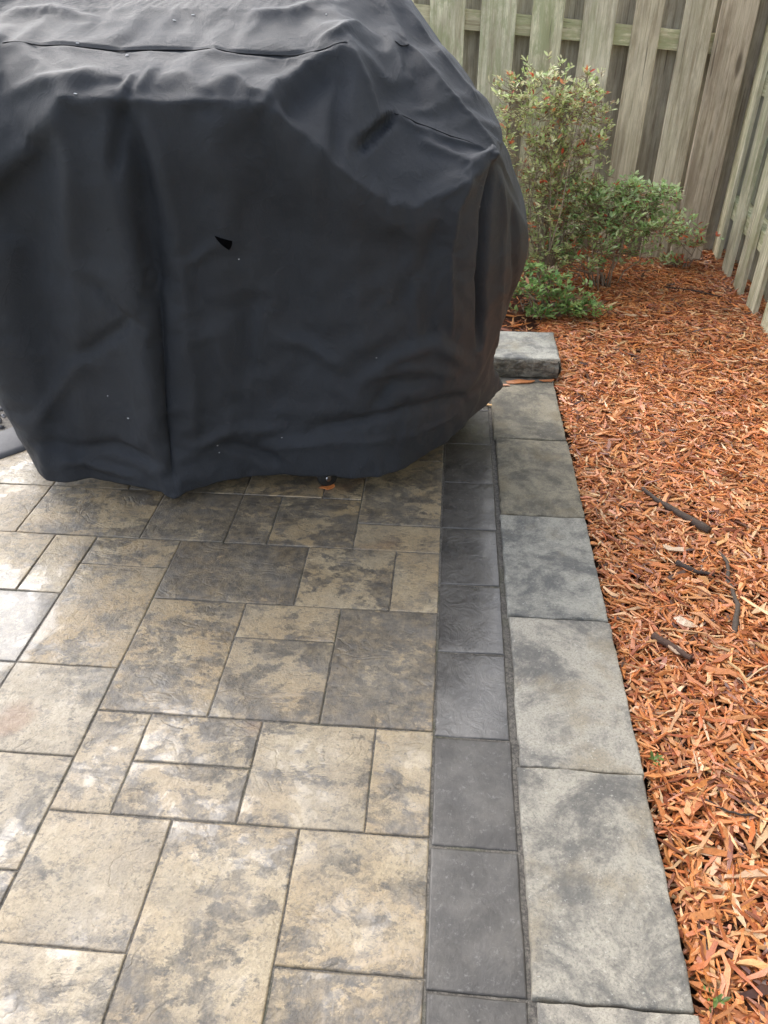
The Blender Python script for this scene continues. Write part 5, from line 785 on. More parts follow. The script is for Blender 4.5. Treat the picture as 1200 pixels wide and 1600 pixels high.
(8,5,4,6,7,7,5,2,-2,-4,-5,-6,-8,-9,-8,-7,-4,-1,2,5,8,8,7,5,3,3,4,4,4,4,5,5,5,2,3,4,2,-2,-5,-7,-8,-9,-8,-7,-5,-2,2,4,4,2,0,-2,-2,-1,0,1,1,2,2,2,3,3,4,4,5,7,7,4,0,-2,-4,-5,-5,-6,-6,-6,-3,1,4,5,2,-1,-2,-1,0,2,3,3,2,1,-1,-3,-4,-4,-4,-3,-2,-1,1,2,3,4,5,6,4,-1,-7,-11,-9,-4,0,2,3,2,-3,-4,-1,3,3,1,-1,0,1,1,1,3,4,3,3,4,4,5,5,1,-2,-4,-3,1,5,5,-2,-3,-3,-2,-1,-2,0,0,1,3,3,-3,1,6,8,10,10,10,10,10,9,3,0,-2,-2,-1,0,2,5,8,8,6,1,-3,-5,-5,-3,-1,0,2,4,9,14,9),
(6,6,5,7,7,7,5,2,-1,-3,-5,-7,-8,-7,-5,-3,1,4,6,9,8,7,5,3,1,2,3,4,5,5,5,5,6,7,7,5,0,-3,-4,-4,-4,-4,-4,-2,0,2,3,4,3,0,0,-1,-1,-1,0,1,1,2,2,3,4,4,5,5,5,6,6,4,2,0,-2,-3,-5,-6,-6,-5,-2,1,4,5,1,-2,-3,-3,-2,0,2,3,3,3,1,0,-2,-3,-4,-4,-4,-3,-2,-1,1,2,4,6,5,1,-5,-10,-10,-6,-2,-2,-2,-2,-4,-4,-3,1,3,1,0,2,2,4,4,4,2,0,0,0,2,4,4,-2,-6,-5,-2,2,5,4,1,-1,-1,-2,-1,1,-1,-1,1,4,1,-3,3,7,9,10,10,10,10,10,8,3,1,0,0,1,2,3,7,9,7,4,-1,-4,-6,-3,-1,1,3,5,7,11,14,5),
(5,5,6,7,8,7,5,3,0,-3,-6,-7,-6,-3,-1,2,5,6,7,7,6,4,2,0,-1,0,3,5,6,6,4,2,2,3,4,2,-2,-3,-2,-1,-1,-1,0,1,3,3,3,2,3,3,2,2,1,-1,-2,-1,-1,0,1,2,3,4,4,4,5,5,5,4,3,2,0,-1,-3,-6,-6,-5,-2,2,4,5,3,0,-2,-3,-3,-2,0,2,3,3,3,2,1,-1,-2,-3,-4,-4,-4,-3,-1,1,3,5,6,4,-1,-7,-10,-9,-6,-4,-2,1,0,-2,-4,-1,3,2,0,1,-1,0,0,-1,-2,-3,-3,-2,-1,1,3,1,-3,-4,-2,4,4,4,2,1,0,0,0,1,-4,-1,3,3,-1,-1,5,8,9,9,10,10,10,10,8,5,3,3,3,4,5,6,8,9,6,1,-3,-5,-6,-4,-1,1,3,5,6,11,14,10),
(3,5,7,8,8,7,5,3,1,-2,-6,-7,-4,-1,2,5,6,5,4,4,2,1,-1,-2,-3,-2,1,6,7,5,1,-1,-1,-1,0,-1,-2,-3,2,3,2,2,2,4,5,3,1,0,2,5,7,7,6,2,-1,-2,-3,-3,-3,-2,-2,-1,0,1,1,3,4,4,4,2,1,-1,-3,-6,-6,-4,-1,2,4,5,4,2,0,-2,-4,-3,-2,0,2,3,3,3,2,1,0,-1,-2,-3,-4,-4,-3,-1,1,3,5,5,2,-3,-7,-9,-7,-4,0,2,2,0,-3,-3,0,3,2,1,0,-1,-2,-3,-4,-5,-5,-4,-3,-2,1,2,-1,-3,-2,2,4,3,3,3,2,1,1,1,0,2,4,2,-3,0,6,8,9,9,10,10,10,10,9,7,5,5,5,6,7,8,8,8,4,0,-3,-5,-6,-6,-5,-3,-1,1,3,9,12,12),
(1,4,8,9,9,7,5,3,2,-1,-6,-6,-3,-1,2,5,6,3,2,1,0,-1,-1,-2,-2,0,3,5,6,5,3,0,-1,-1,-1,-1,-2,-2,-1,1,2,2,3,4,5,-2,-6,-8,-6,-2,2,4,6,6,2,0,-2,-4,-5,-6,-6,-5,-4,-3,-2,0,2,4,4,3,1,-1,-3,-5,-6,-4,-1,2,4,5,5,4,2,-1,-3,-4,-3,-1,1,2,3,4,4,3,2,1,0,-2,-3,-4,-3,-2,-1,2,4,5,4,0,-4,-7,-7,-5,-2,2,4,3,0,-2,-2,0,2,0,-1,-1,-2,-2,-3,-2,-3,-3,-3,-3,-2,2,1,-2,-2,1,3,3,3,4,4,3,1,1,2,5,4,0,-3,3,6,8,9,10,10,8,6,8,8,8,7,6,6,5,5,6,8,8,4,0,-2,-4,-5,-6,-6,-6,-5,-2,1,7,11,12),
(0,4,8,10,9,7,4,4,3,0,-6,-6,-3,-1,1,4,6,4,2,1,0,-1,-1,-1,0,2,4,5,5,4,3,2,0,0,-1,-1,-2,-2,-1,0,1,2,2,4,5,1,-4,-7,-7,-5,-3,-2,2,5,6,6,3,1,-1,-2,-2,-3,-4,-5,-4,-2,0,3,4,3,1,-1,-4,-5,-5,-4,-1,1,4,5,5,4,2,0,-3,-5,-5,-3,-2,-1,1,2,4,4,3,2,1,0,-1,-3,-3,-3,-2,0,2,5,5,3,0,-4,-6,-5,-3,0,3,4,3,0,-2,-1,1,0,-1,-1,-1,-1,0,0,0,0,0,1,2,2,1,-1,-2,1,3,3,3,3,5,4,2,1,1,3,3,-2,-1,4,6,8,9,10,9,3,2,3,6,7,7,6,5,3,3,4,6,8,5,2,0,0,-2,-3,-5,-6,-6,-4,-1,5,10,12),
(-3,3,8,11,9,6,4,3,3,1,-7,-6,-3,-1,1,3,5,5,3,1,0,0,0,0,1,2,3,4,5,4,3,2,1,0,0,-1,-2,-2,-1,0,1,1,1,1,2,1,0,-3,-3,-3,-2,-2,-2,-2,2,5,6,6,5,3,2,1,0,-3,-4,-3,0,3,4,3,1,-2,-4,-5,-5,-3,-1,1,3,5,6,5,3,0,-2,-4,-5,-5,-5,-4,-2,0,3,4,3,2,1,0,-1,-3,-3,-3,-2,-1,1,3,5,5,3,-1,-4,-5,-4,-1,1,4,4,2,0,-1,-1,1,0,-1,0,2,2,2,2,2,2,2,2,2,1,0,-2,0,3,3,2,1,3,5,3,2,0,1,2,-3,1,5,6,7,8,9,8,2,-1,-1,3,5,6,6,4,2,2,3,5,7,6,4,3,3,2,1,0,-1,-4,-4,-3,3,9,13),
(-6,-1,8,13,9,5,3,0,-1,-3,-6,-5,-3,-2,0,2,4,5,3,1,-1,-1,0,1,1,2,3,4,4,4,3,2,1,0,0,-1,-2,-2,-1,0,-1,-2,-2,-2,-1,0,1,0,0,0,0,-1,-1,-2,-1,1,3,5,7,6,4,3,1,-1,-4,-3,0,2,4,3,1,-2,-4,-4,-4,-3,-1,1,3,5,6,6,4,1,-2,-3,-4,-4,-3,-3,-3,-1,2,3,2,1,0,-1,-2,-3,-2,-2,-1,-1,0,2,4,6,5,2,-2,-4,-4,-3,-1,2,4,4,2,0,-1,1,0,0,2,4,3,3,2,3,3,3,2,2,1,-1,-2,0,2,3,1,0,1,3,4,2,1,2,1,-2,3,5,6,7,7,8,8,3,-3,-4,-1,3,5,6,5,3,2,3,5,6,6,5,4,4,3,3,3,2,-1,-3,-3,1,8,13),
(-10,-4,4,14,8,3,1,-5,-4,-4,-5,-4,-2,-1,0,1,4,5,4,1,-1,-1,0,0,1,2,3,3,4,4,3,2,1,0,-1,-1,-1,-1,-1,-2,-4,-5,-5,-5,-4,-3,2,2,2,1,1,0,-1,-1,0,0,0,2,5,6,5,2,0,-2,-3,-2,0,2,3,2,0,-2,-4,-4,-4,-3,-2,0,2,4,6,7,5,2,0,-2,-2,0,1,1,-1,-1,1,3,2,0,-2,-2,-2,-2,-2,-1,0,0,0,1,3,5,7,5,2,-2,-4,-4,-3,-1,1,3,4,3,1,1,1,3,3,1,0,0,0,1,2,3,3,2,1,-1,-2,0,2,3,1,0,0,1,1,1,1,2,1,-2,3,5,6,5,6,7,7,3,-3,-5,-4,-1,3,5,6,4,3,4,5,6,5,4,3,3,2,2,3,3,1,-2,-3,0,5,14),
(-11,-2,10,12,6,0,0,1,-3,-4,-4,-2,0,1,1,1,3,4,4,1,0,-1,-1,0,1,2,3,4,4,4,3,2,1,0,-1,-1,-1,-1,-1,-2,-4,-4,-5,-4,-2,0,2,3,3,2,0,-1,-1,0,0,1,1,2,4,6,5,2,0,-3,-3,-2,0,2,2,1,-1,-3,-3,-3,-3,-2,-2,-1,1,3,6,8,7,4,1,-1,0,3,4,4,1,0,0,2,1,-1,-2,-2,-1,-1,0,1,1,1,2,2,3,4,7,8,5,1,-2,-3,-3,-3,-2,0,1,3,2,0,-3,-2,-2,-1,-1,-1,-1,0,1,2,3,3,2,0,-2,0,2,3,1,0,0,0,0,0,0,1,1,-2,2,5,5,3,4,6,7,3,-2,-6,-6,-4,0,3,6,6,5,6,5,4,3,2,1,0,-1,-2,-1,3,1,-1,-1,3,9,14),
(-7,4,13,10,2,-5,-6,2,0,-5,-4,-1,1,2,2,2,2,4,5,2,0,0,-1,0,1,2,3,4,4,4,3,2,1,0,0,-1,-1,-1,-1,-1,-1,-2,-2,-1,0,1,3,3,3,1,0,-1,-1,0,1,1,2,3,4,6,6,4,1,-2,-4,-4,-2,0,1,0,-2,-3,-3,-3,-2,-2,-2,-1,0,2,5,8,8,6,2,0,1,3,6,7,4,2,0,0,0,-1,-1,0,2,2,2,2,3,3,3,3,3,4,6,8,8,4,0,-2,-3,-3,-3,-3,-2,-1,0,0,1,-1,-1,0,0,0,-1,-1,0,1,2,3,2,0,-2,-1,1,3,2,1,0,0,0,0,0,0,0,-2,2,5,4,2,3,5,7,4,-1,-5,-6,-6,-3,1,6,6,6,6,4,2,0,-1,-2,-3,-4,-4,-1,4,1,1,3,7,12,14),
(-1,9,14,7,-2,-6,-4,3,-1,-5,-3,0,2,3,3,2,3,5,5,3,1,0,-1,0,1,2,4,5,5,4,3,2,1,0,0,0,-1,-1,-1,0,0,0,0,0,1,2,3,3,2,1,0,-1,-1,0,1,2,2,3,4,5,6,6,4,0,-3,-5,-5,-3,-2,-2,-3,-4,-3,-2,-1,-1,-1,-1,0,1,4,7,8,7,3,0,0,3,7,8,7,4,2,1,0,0,1,3,4,4,4,4,4,4,4,4,4,4,5,7,9,6,3,-1,-2,-3,-3,-3,-3,-3,-3,-3,1,0,0,1,2,2,1,-1,0,1,2,3,3,1,-1,-1,1,2,2,1,0,0,0,0,0,0,0,-1,2,6,4,3,3,5,7,5,1,-2,-4,-5,-4,0,5,7,7,6,2,-1,-3,-4,-5,-5,-6,-4,-1,4,2,4,7,10,13,14),
(3,12,14,3,-2,-3,0,3,-2,-6,-3,0,2,3,3,3,3,5,6,4,2,0,-1,-1,0,2,4,5,5,5,4,2,1,0,0,0,0,-1,-1,-1,-1,0,1,1,2,3,4,3,2,1,0,-1,-1,-1,0,0,1,1,2,4,6,7,6,3,0,-3,-5,-5,-5,-5,-5,-4,-3,-1,0,1,1,1,0,1,3,5,8,7,4,1,0,2,6,9,8,6,4,2,1,1,2,4,5,6,6,5,5,5,5,5,5,5,5,7,9,8,5,1,-1,-3,-3,-1,0,0,0,-1,1,1,2,2,1,0,0,-1,0,0,1,3,3,1,-1,-2,1,2,2,1,1,0,0,-1,0,0,0,-1,2,6,5,4,4,6,8,7,4,1,-1,-2,-3,0,5,7,7,5,0,-3,-4,-5,-6,-6,-6,-4,0,6,6,8,10,12,13,14),
(6,13,13,4,1,1,3,2,-3,-6,-3,-1,0,2,3,4,5,5,6,5,3,0,-1,-1,1,3,5,6,7,6,5,4,2,1,1,1,0,-1,-2,-2,-1,0,1,2,3,4,4,3,2,1,0,-1,-1,-1,-1,-1,-1,-1,0,1,4,6,7,8,4,0,-3,-5,-6,-7,-6,-5,-2,1,3,3,3,2,2,1,2,5,7,8,4,1,-1,1,5,8,9,7,5,3,2,1,1,4,6,7,7,6,6,6,5,5,6,6,6,7,9,8,6,3,0,-2,-3,-2,0,1,2,2,2,1,-1,-1,0,0,0,0,1,1,2,3,3,2,-1,-2,0,2,2,1,1,1,0,0,0,0,-1,0,2,6,6,6,6,8,8,8,7,6,4,2,1,2,6,7,7,5,-1,-4,-5,-6,-6,-6,-5,-3,2,6,7,8,6,7,11,14),
(7,13,13,9,7,4,4,1,-2,-5,-3,-2,-1,2,4,5,5,7,7,8,6,1,-1,0,2,4,5,6,6,6,5,4,3,2,2,1,0,-1,-2,-2,-1,0,2,4,5,5,5,3,2,0,-1,-1,-1,-1,-1,-2,-2,-3,-2,-1,1,5,9,10,7,4,1,-2,-4,-6,-6,-4,-1,2,4,5,5,4,3,2,2,4,7,7,5,1,-1,0,3,7,9,8,6,4,2,1,1,2,5,7,8,7,7,6,6,6,6,7,7,7,9,9,7,5,2,0,-2,-3,-2,-1,1,2,2,1,1,0,0,0,1,2,2,3,3,4,3,2,0,-2,0,1,2,1,1,1,1,1,1,0,-1,0,2,6,6,7,8,9,9,9,9,8,7,6,5,6,7,7,7,6,0,-3,-5,-5,-5,-5,-4,-1,3,6,6,5,3,3,8,12),
(9,13,10,9,9,6,3,0,-2,-3,-2,-2,-2,2,4,5,6,5,6,8,8,3,-1,3,4,5,6,6,6,5,4,4,4,3,2,2,1,-1,-2,-2,0,1,3,5,5,5,4,2,1,0,-1,-1,-1,0,1,1,1,1,1,2,2,5,9,10,8,6,3,1,-2,-4,-5,-4,-2,1,3,5,5,5,5,4,3,5,8,9,5,1,-2,-2,1,5,8,8,7,5,3,1,0,1,3,6,8,7,7,6,6,6,7,7,8,8,8,9,8,6,4,1,-1,-2,-3,-2,-2,-1,-1,-1,1,0,0,0,2,3,3,4,4,4,4,3,0,-2,-2,2,2,1,0,0,1,1,1,-1,-1,1,3,6,7,8,8,7,5,4,6,7,6,6,6,6,6,6,7,7,3,-1,-3,-4,-3,-3,-1,1,4,5,4,1,-1,0,4,9),
(10,12,5,5,9,7,3,0,-1,-2,-2,-2,-2,-1,1,2,2,2,4,6,9,6,0,-2,-1,1,4,6,6,2,0,0,2,3,3,2,1,-1,-2,-1,0,2,4,5,5,4,3,2,0,-1,-2,-1,1,2,3,4,4,4,5,6,6,8,9,8,7,6,4,2,0,-3,-4,-4,-2,1,3,5,6,6,6,6,5,6,8,9,6,1,-3,-3,-1,3,6,7,6,5,3,1,0,-1,1,5,7,7,7,7,6,6,7,8,8,8,8,8,8,7,5,3,1,-1,-2,-2,-2,-1,-1,0,0,1,0,0,1,3,4,4,4,4,4,3,1,-2,-3,2,2,1,0,0,1,1,0,-1,-2,1,4,7,7,7,6,4,0,-1,1,2,2,2,3,3,3,5,7,8,5,2,-1,-1,-1,0,1,3,4,4,2,-1,-4,-3,0,6),
(10,11,5,5,12,11,2,-1,0,1,1,0,-2,-3,-2,-1,-1,-1,0,4,7,8,5,-1,-2,-1,2,5,5,2,0,-3,-2,1,3,3,1,-1,-1,0,1,3,4,5,5,4,3,1,0,-2,-1,1,3,5,6,6,7,7,7,8,8,7,6,6,5,4,4,3,1,-2,-4,-4,-2,1,3,5,7,7,7,7,7,7,8,8,6,1,-3,-5,-3,1,5,6,6,5,4,2,-1,-2,-1,3,5,7,7,6,6,6,7,7,6,4,6,8,8,7,6,5,3,1,-1,-2,-2,-1,0,0,0,1,0,0,0,2,3,4,4,4,4,4,3,0,-2,-2,2,1,0,0,1,1,0,-1,-1,2,5,8,8,6,3,-1,-4,-5,-5,-4,-3,-3,-3,-2,-1,2,5,7,7,4,2,1,2,2,2,3,3,1,-1,-4,-6,-6,-4,1),
(9,10,6,8,13,11,2,1,3,4,4,2,-1,-3,-3,-4,-3,-2,-1,1,6,8,7,1,-2,-2,1,4,4,3,1,-1,-4,-2,1,1,0,-1,0,1,3,4,5,5,5,4,3,1,-1,-2,-1,2,4,6,7,8,8,8,9,8,6,2,1,1,2,2,2,2,0,-2,-5,-4,-2,1,4,6,7,8,7,7,7,7,7,7,6,2,-3,-6,-6,-1,4,5,5,5,4,2,0,-2,-2,1,4,6,6,6,6,6,6,6,3,2,3,5,7,7,6,6,4,2,0,-2,-3,0,1,2,2,1,1,0,0,1,2,2,2,2,3,4,3,2,0,-2,0,1,1,0,0,1,1,0,2,4,6,9,7,3,-1,-5,-7,-8,-9,-8,-7,-7,-8,-7,-5,-2,2,6,7,5,4,4,3,3,2,1,0,-1,-4,-6,-8,-7,-5,1),
(9,14,8,10,13,13,10,8,7,7,7,6,3,0,-3,-4,-3,-3,-1,0,4,8,8,4,-1,-2,0,3,4,3,4,2,-2,-3,-1,0,1,0,1,2,4,5,5,5,5,4,3,1,0,-1,-1,1,3,4,5,7,8,9,10,8,4,1,0,-1,0,0,1,1,0,-3,-5,-4,-1,2,5,7,7,7,6,4,3,5,6,6,5,2,-3,-7,-7,-3,2,5,6,4,4,2,0,-3,-4,-1,2,4,5,5,5,5,5,5,2,0,0,2,5,6,6,6,5,4,2,-1,-3,-4,-2,0,1,1,1,0,0,0,0,0,0,0,0,1,3,3,3,1,-3,1,1,0,0,1,1,1,5,6,8,9,5,0,-5,-8,-10,-10,-10,-10,-9,-9,-9,-9,-8,-6,-2,3,6,6,5,4,3,1,0,-2,-3,-5,-7,-8,-9,-7,-4,3),
(12,14,12,12,14,9,11,11,12,12,12,11,8,4,1,-3,-3,-2,-1,0,3,8,9,6,1,-2,-1,1,2,2,3,5,1,-3,-3,0,1,1,2,4,5,6,6,6,5,4,3,2,0,-1,-1,-1,0,1,3,4,6,8,10,10,8,5,3,2,1,1,1,1,0,-2,-4,-4,-1,2,5,6,6,6,4,2,0,1,4,5,5,3,-2,-7,-9,-6,0,3,4,4,4,2,1,-3,-5,-3,1,3,4,4,4,5,5,4,1,-2,-2,0,3,4,5,5,5,4,3,2,-1,-3,-5,-4,-2,0,1,2,0,0,0,-1,-1,-2,-2,-2,-1,2,4,4,-1,-2,1,0,-1,1,1,2,5,6,6,5,1,-4,-8,-10,-9,-7,-7,-9,-10,-9,-8,-7,-8,-8,-5,0,5,6,4,2,0,-1,-3,-5,-7,-8,-9,-10,-9,-6,-2,5),
(11,12,12,12,12,12,11,11,13,15,16,16,15,12,10,5,-2,0,1,1,4,8,11,8,3,0,-1,-1,-2,-2,2,5,4,0,-4,-2,0,2,3,4,6,7,7,6,5,3,3,2,1,0,-1,-1,-1,0,1,2,4,7,10,11,11,9,8,7,6,6,5,3,1,-1,-3,-3,-1,2,4,5,5,4,3,0,-2,-1,1,3,4,3,-1,-6,-9,-7,-2,2,3,3,3,3,1,-2,-5,-4,-1,2,3,1,2,3,4,3,1,-2,-4,-3,0,3,4,4,4,4,4,3,2,0,-2,-6,-3,-1,1,2,2,1,0,0,-1,-1,-3,-4,-4,-2,2,4,2,-2,-1,-1,-1,0,0,2,3,2,1,0,-3,-7,-9,-10,-8,-5,-5,-7,-9,-8,-6,-5,-7,-8,-6,-2,3,6,4,0,-3,-4,-6,-8,-9,-10,-10,-9,-8,-4,0,6),
(11,11,11,11,11,11,10,9,11,14,17,18,18,16,13,6,-1,1,3,5,4,8,12,9,5,2,1,0,-1,-2,-1,4,5,2,-2,-3,0,2,4,5,6,8,8,6,3,2,2,2,2,2,1,0,0,0,0,2,5,7,9,10,11,12,12,12,12,11,10,8,5,-1,-4,-5,-2,2,5,4,3,2,1,0,-2,-3,-2,1,3,3,0,-5,-9,-8,-2,2,2,2,2,3,2,-1,-4,-5,-2,1,2,0,-1,1,3,3,1,-2,-4,-4,-2,1,3,3,3,3,3,3,2,1,-1,-4,-4,0,1,1,1,2,2,1,0,0,0,-1,-3,-3,-1,3,4,1,-3,-2,-2,-1,-1,0,-1,-2,-4,-5,-7,-9,-10,-9,-6,-4,-3,-6,-9,-8,-5,-4,-5,-7,-7,-4,1,5,3,-2,-5,-6,-8,-10,-11,-11,-9,-7,-5,-2,2,9),
(12,11,10,10,11,10,9,6,7,9,11,12,12,11,11,0,2,5,6,7,8,9,10,8,6,3,3,3,3,3,4,5,5,4,1,-2,0,3,5,6,7,9,9,6,4,4,5,6,6,6,5,4,3,1,1,2,6,9,9,9,9,11,12,13,14,14,14,12,10,4,-4,-6,-3,2,4,3,1,1,1,0,-2,-4,-4,-1,1,3,1,-3,-9,-8,-2,2,2,1,1,2,3,1,-3,-6,-3,0,1,0,-2,-1,2,3,1,-1,-4,-5,-3,0,3,3,2,1,1,1,1,-1,-1,-3,-4,0,1,0,0,0,2,3,2,1,1,0,-2,-2,0,3,4,2,-2,-3,-3,-2,-2,-2,-4,-7,-7,-8,-8,-8,-8,-6,-4,-2,-2,-5,-8,-8,-4,-3,-3,-5,-6,-4,0,6,4,-3,-6,-8,-9,-10,-10,-9,-7,-4,-2,1,4,9),
(12,11,10,10,10,10,7,3,3,4,5,4,2,0,-6,7,7,7,7,7,7,7,7,7,7,4,5,9,10,10,9,7,5,5,3,1,-1,3,5,7,8,9,10,11,11,11,12,13,13,12,11,10,9,7,5,4,8,9,5,0,0,5,8,10,11,12,12,11,10,8,-1,-5,-4,2,4,2,0,0,1,1,0,-3,-4,-3,0,2,2,-1,-8,-7,-1,2,2,0,0,1,2,3,0,-4,-3,0,1,0,-2,-2,1,2,2,0,-2,-4,-4,0,2,3,1,0,0,0,0,-1,1,0,-3,-1,1,-1,-1,-1,0,2,3,2,1,-1,-1,2,3,3,3,3,-2,-3,-5,-6,-4,-3,-6,-8,-9,-6,-6,-5,-5,-3,-2,-1,-1,-4,-7,-8,-5,-2,-2,-4,-6,-5,-1,6,3,-4,-9,-11,-9,-9,-8,-6,-4,-1,1,3,6,8),
(12,10,9,9,9,9,5,2,1,1,0,-2,-6,-10,-9,-1,3,3,3,3,3,3,4,6,9,6,7,13,13,12,10,8,6,5,5,2,-1,-2,3,6,9,10,10,11,12,13,14,14,15,14,14,13,13,12,12,11,10,8,1,-2,-3,0,4,4,1,2,6,6,3,0,5,2,-3,4,3,2,0,0,1,2,1,-1,-4,-4,-1,2,2,0,-7,-4,1,3,3,1,1,1,2,4,2,0,-1,0,2,2,-1,-3,0,2,3,1,0,-3,-4,-1,3,3,2,1,0,-1,-1,-1,1,2,-1,-2,-1,1,1,0,0,1,3,3,2,0,3,4,4,3,3,4,-1,-1,-4,-5,-6,-6,-6,-5,-5,-4,-3,-2,-1,0,0,1,0,-3,-7,-8,-5,-2,-1,-2,-4,-3,1,5,3,-5,-9,-10,-10,-9,-5,-3,-1,2,4,6,7,8),
(12,10,8,8,8,7,4,1,0,0,-2,-6,-11,-13,-10,-3,1,1,-1,-1,-1,-1,0,2,4,9,10,8,5,5,6,6,6,6,6,3,0,-3,-3,1,8,9,8,7,6,5,4,4,5,7,8,9,9,10,11,10,9,7,2,-2,-4,-3,1,-1,-6,-6,-1,2,1,-3,0,4,4,4,-4,1,1,1,1,1,0,0,-2,-5,-1,2,1,1,-6,-1,1,1,2,2,2,2,2,2,3,3,3,3,2,1,-1,-5,0,1,1,0,0,-1,-4,0,1,1,2,1,1,0,-1,0,0,3,4,4,4,4,3,3,3,3,3,3,4,4,2,-1,2,2,2,1,2,1,-3,-1,-3,-3,-2,0,0,0,1,1,1,2,2,2,0,-2,-6,-8,-6,-2,0,0,-1,-1,2,5,2,-5,-9,-9,-7,-5,-3,-1,1,3,2,3,5,7),
(11,9,7,7,7,7,4,1,1,0,-1,-7,-13,-14,-9,-3,-1,-2,-3,-4,-4,-4,-3,-1,2,5,6,3,0,-2,0,2,4,5,7,7,4,3,-4,-2,7,7,3,1,-1,-2,-4,-4,-4,-3,-2,-1,0,2,4,5,7,6,4,1,-3,-4,-1,-4,-10,-11,-7,-2,1,-1,-3,-1,2,4,-1,-3,1,0,-2,-6,-3,-1,-1,-1,-1,-4,0,1,3,3,0,-6,-4,-1,1,0,-1,-1,2,2,1,-2,0,0,1,2,2,-4,-2,0,1,1,1,1,0,-3,-3,1,2,3,4,4,4,4,4,3,3,2,2,0,1,1,1,-2,2,2,-2,-2,1,2,-1,-1,0,1,0,-2,0,2,3,5,4,4,3,2,2,2,2,2,1,-2,-6,-8,-7,-4,0,1,1,1,3,4,2,-5,-8,-7,-5,-3,-1,1,2,2,0,0,2,6),
(10,8,6,5,6,6,5,3,2,1,-2,-8,-16,-15,-8,-4,-3,-4,-5,-5,-5,-4,-3,-1,1,5,4,1,-1,-3,-5,-4,-2,1,3,5,4,3,-2,-3,3,3,2,-1,-4,-6,-8,-9,-9,-9,-9,-8,-7,-6,-4,-1,3,5,5,4,2,0,-1,-5,-10,-14,-12,-6,-1,1,1,-1,-1,3,3,-2,-4,-2,-4,-6,-4,-2,-1,-1,0,0,-1,1,3,3,0,-6,-7,-4,1,1,-1,0,2,0,-3,-4,-2,-1,-1,-1,-2,-6,-6,-2,-1,0,1,0,-1,-3,-7,-2,-1,0,0,-1,2,2,1,1,2,1,0,0,0,0,-1,-3,1,2,-2,0,2,1,0,-1,0,1,1,-1,3,5,6,7,6,4,3,2,1,0,0,1,1,-1,-5,-9,-10,-5,0,2,2,1,2,3,1,-4,-6,-4,-2,-1,0,0,0,-1,-3,-3,0,5),
(9,7,5,5,6,6,5,4,3,0,-6,-13,-18,-16,-10,-7,-7,-7,-6,-5,-3,-1,0,1,3,4,3,0,-1,-2,-4,-6,-7,-6,-4,-3,-4,-2,2,-2,-2,1,1,-1,-4,-8,-11,-11,-9,-9,-9,-10,-11,-10,-8,-5,0,3,2,2,2,1,-1,-4,-9,-14,-15,-9,-2,2,3,3,3,3,2,2,-4,-6,-5,-6,-5,-4,-2,-2,-2,-1,-1,0,2,3,0,-5,-7,-5,-1,1,0,0,0,-2,-5,-7,-7,-7,-7,-8,-9,-10,-10,-9,-8,-7,-7,-8,-9,-10,-11,-10,-8,-7,-7,-5,-1,0,0,0,0,-1,-1,-2,-3,-3,-7,-3,0,2,3,2,2,1,1,0,0,2,2,-1,2,5,7,6,3,2,0,-1,-2,-2,-2,0,1,-1,-5,-12,-12,-6,0,3,1,-1,0,1,2,-1,-3,-2,-1,0,0,-1,-2,-4,-6,-6,-2,4),
(9,6,4,4,5,5,5,5,1,-5,-12,-17,-18,-15,-12,-9,-8,-5,-3,-1,0,2,3,3,2,2,1,0,-1,-2,-3,-5,-7,-8,-8,-8,-8,-8,-4,1,-1,-2,-1,-1,-3,-7,-11,-8,-7,-7,-7,-8,-10,-11,-10,-7,-2,-1,-6,-6,-4,-1,-1,-2,-5,-10,-14,-11,-3,0,-2,-5,-1,0,1,2,0,-3,-5,-5,-5,-5,-4,-4,-4,-4,-4,-3,0,2,1,-3,-6,-6,-1,0,-6,-6,-5,-4,-6,-8,-9,-10,-10,-11,-11,-12,-11,-11,-11,-11,-11,-11,-11,-12,-12,-12,-12,-12,-11,-10,-9,-8,-7,-7,-7,-7,-7,-8,-8,-8,-10,-8,-6,-4,2,2,1,1,1,1,1,2,2,0,1,4,6,3,0,-1,-3,-4,-5,-5,-3,-1,1,0,-6,-12,-12,-7,0,3,-1,-4,-3,0,0,0,-1,-1,-1,-1,-2,-3,-4,-7,-8,-7,-3,3),
(8,6,4,4,5,5,5,3,-3,-11,-17,-18,-14,-11,-8,-5,-2,0,1,2,2,2,1,-1,-2,-3,-2,-2,-2,-2,-2,-3,-5,-7,-7,-8,-8,-9,-9,-6,-1,-2,-3,-2,-2,-5,-10,-11,-7,-5,-5,-5,-7,-8,-9,-7,-3,-4,-10,-12,-11,-7,-4,-2,-2,-5,-9,-9,-2,-3,-9,-10,-7,-3,-1,1,1,-1,-3,-3,-4,-4,-5,-5,-5,-6,-6,-6,-3,0,0,-2,-6,-6,-3,0,-3,-6,-7,-6,-6,-6,-7,-8,-8,-9,-10,-11,-11,-11,-11,-10,-10,-10,-10,-10,-10,-10,-11,-11,-11,-12,-12,-12,-12,-12,-12,-13,-13,-14,-14,-13,-13,-11,-7,-3,2,1,0,0,0,0,1,1,2,0,0,4,5,1,-3,-4,-6,-7,-7,-7,-6,-3,0,0,-6,-12,-13,-7,0,3,-5,-7,-5,-2,-1,-1,-2,-2,-2,-3,-4,-5,-7,-9,-10,-9,-4,2),
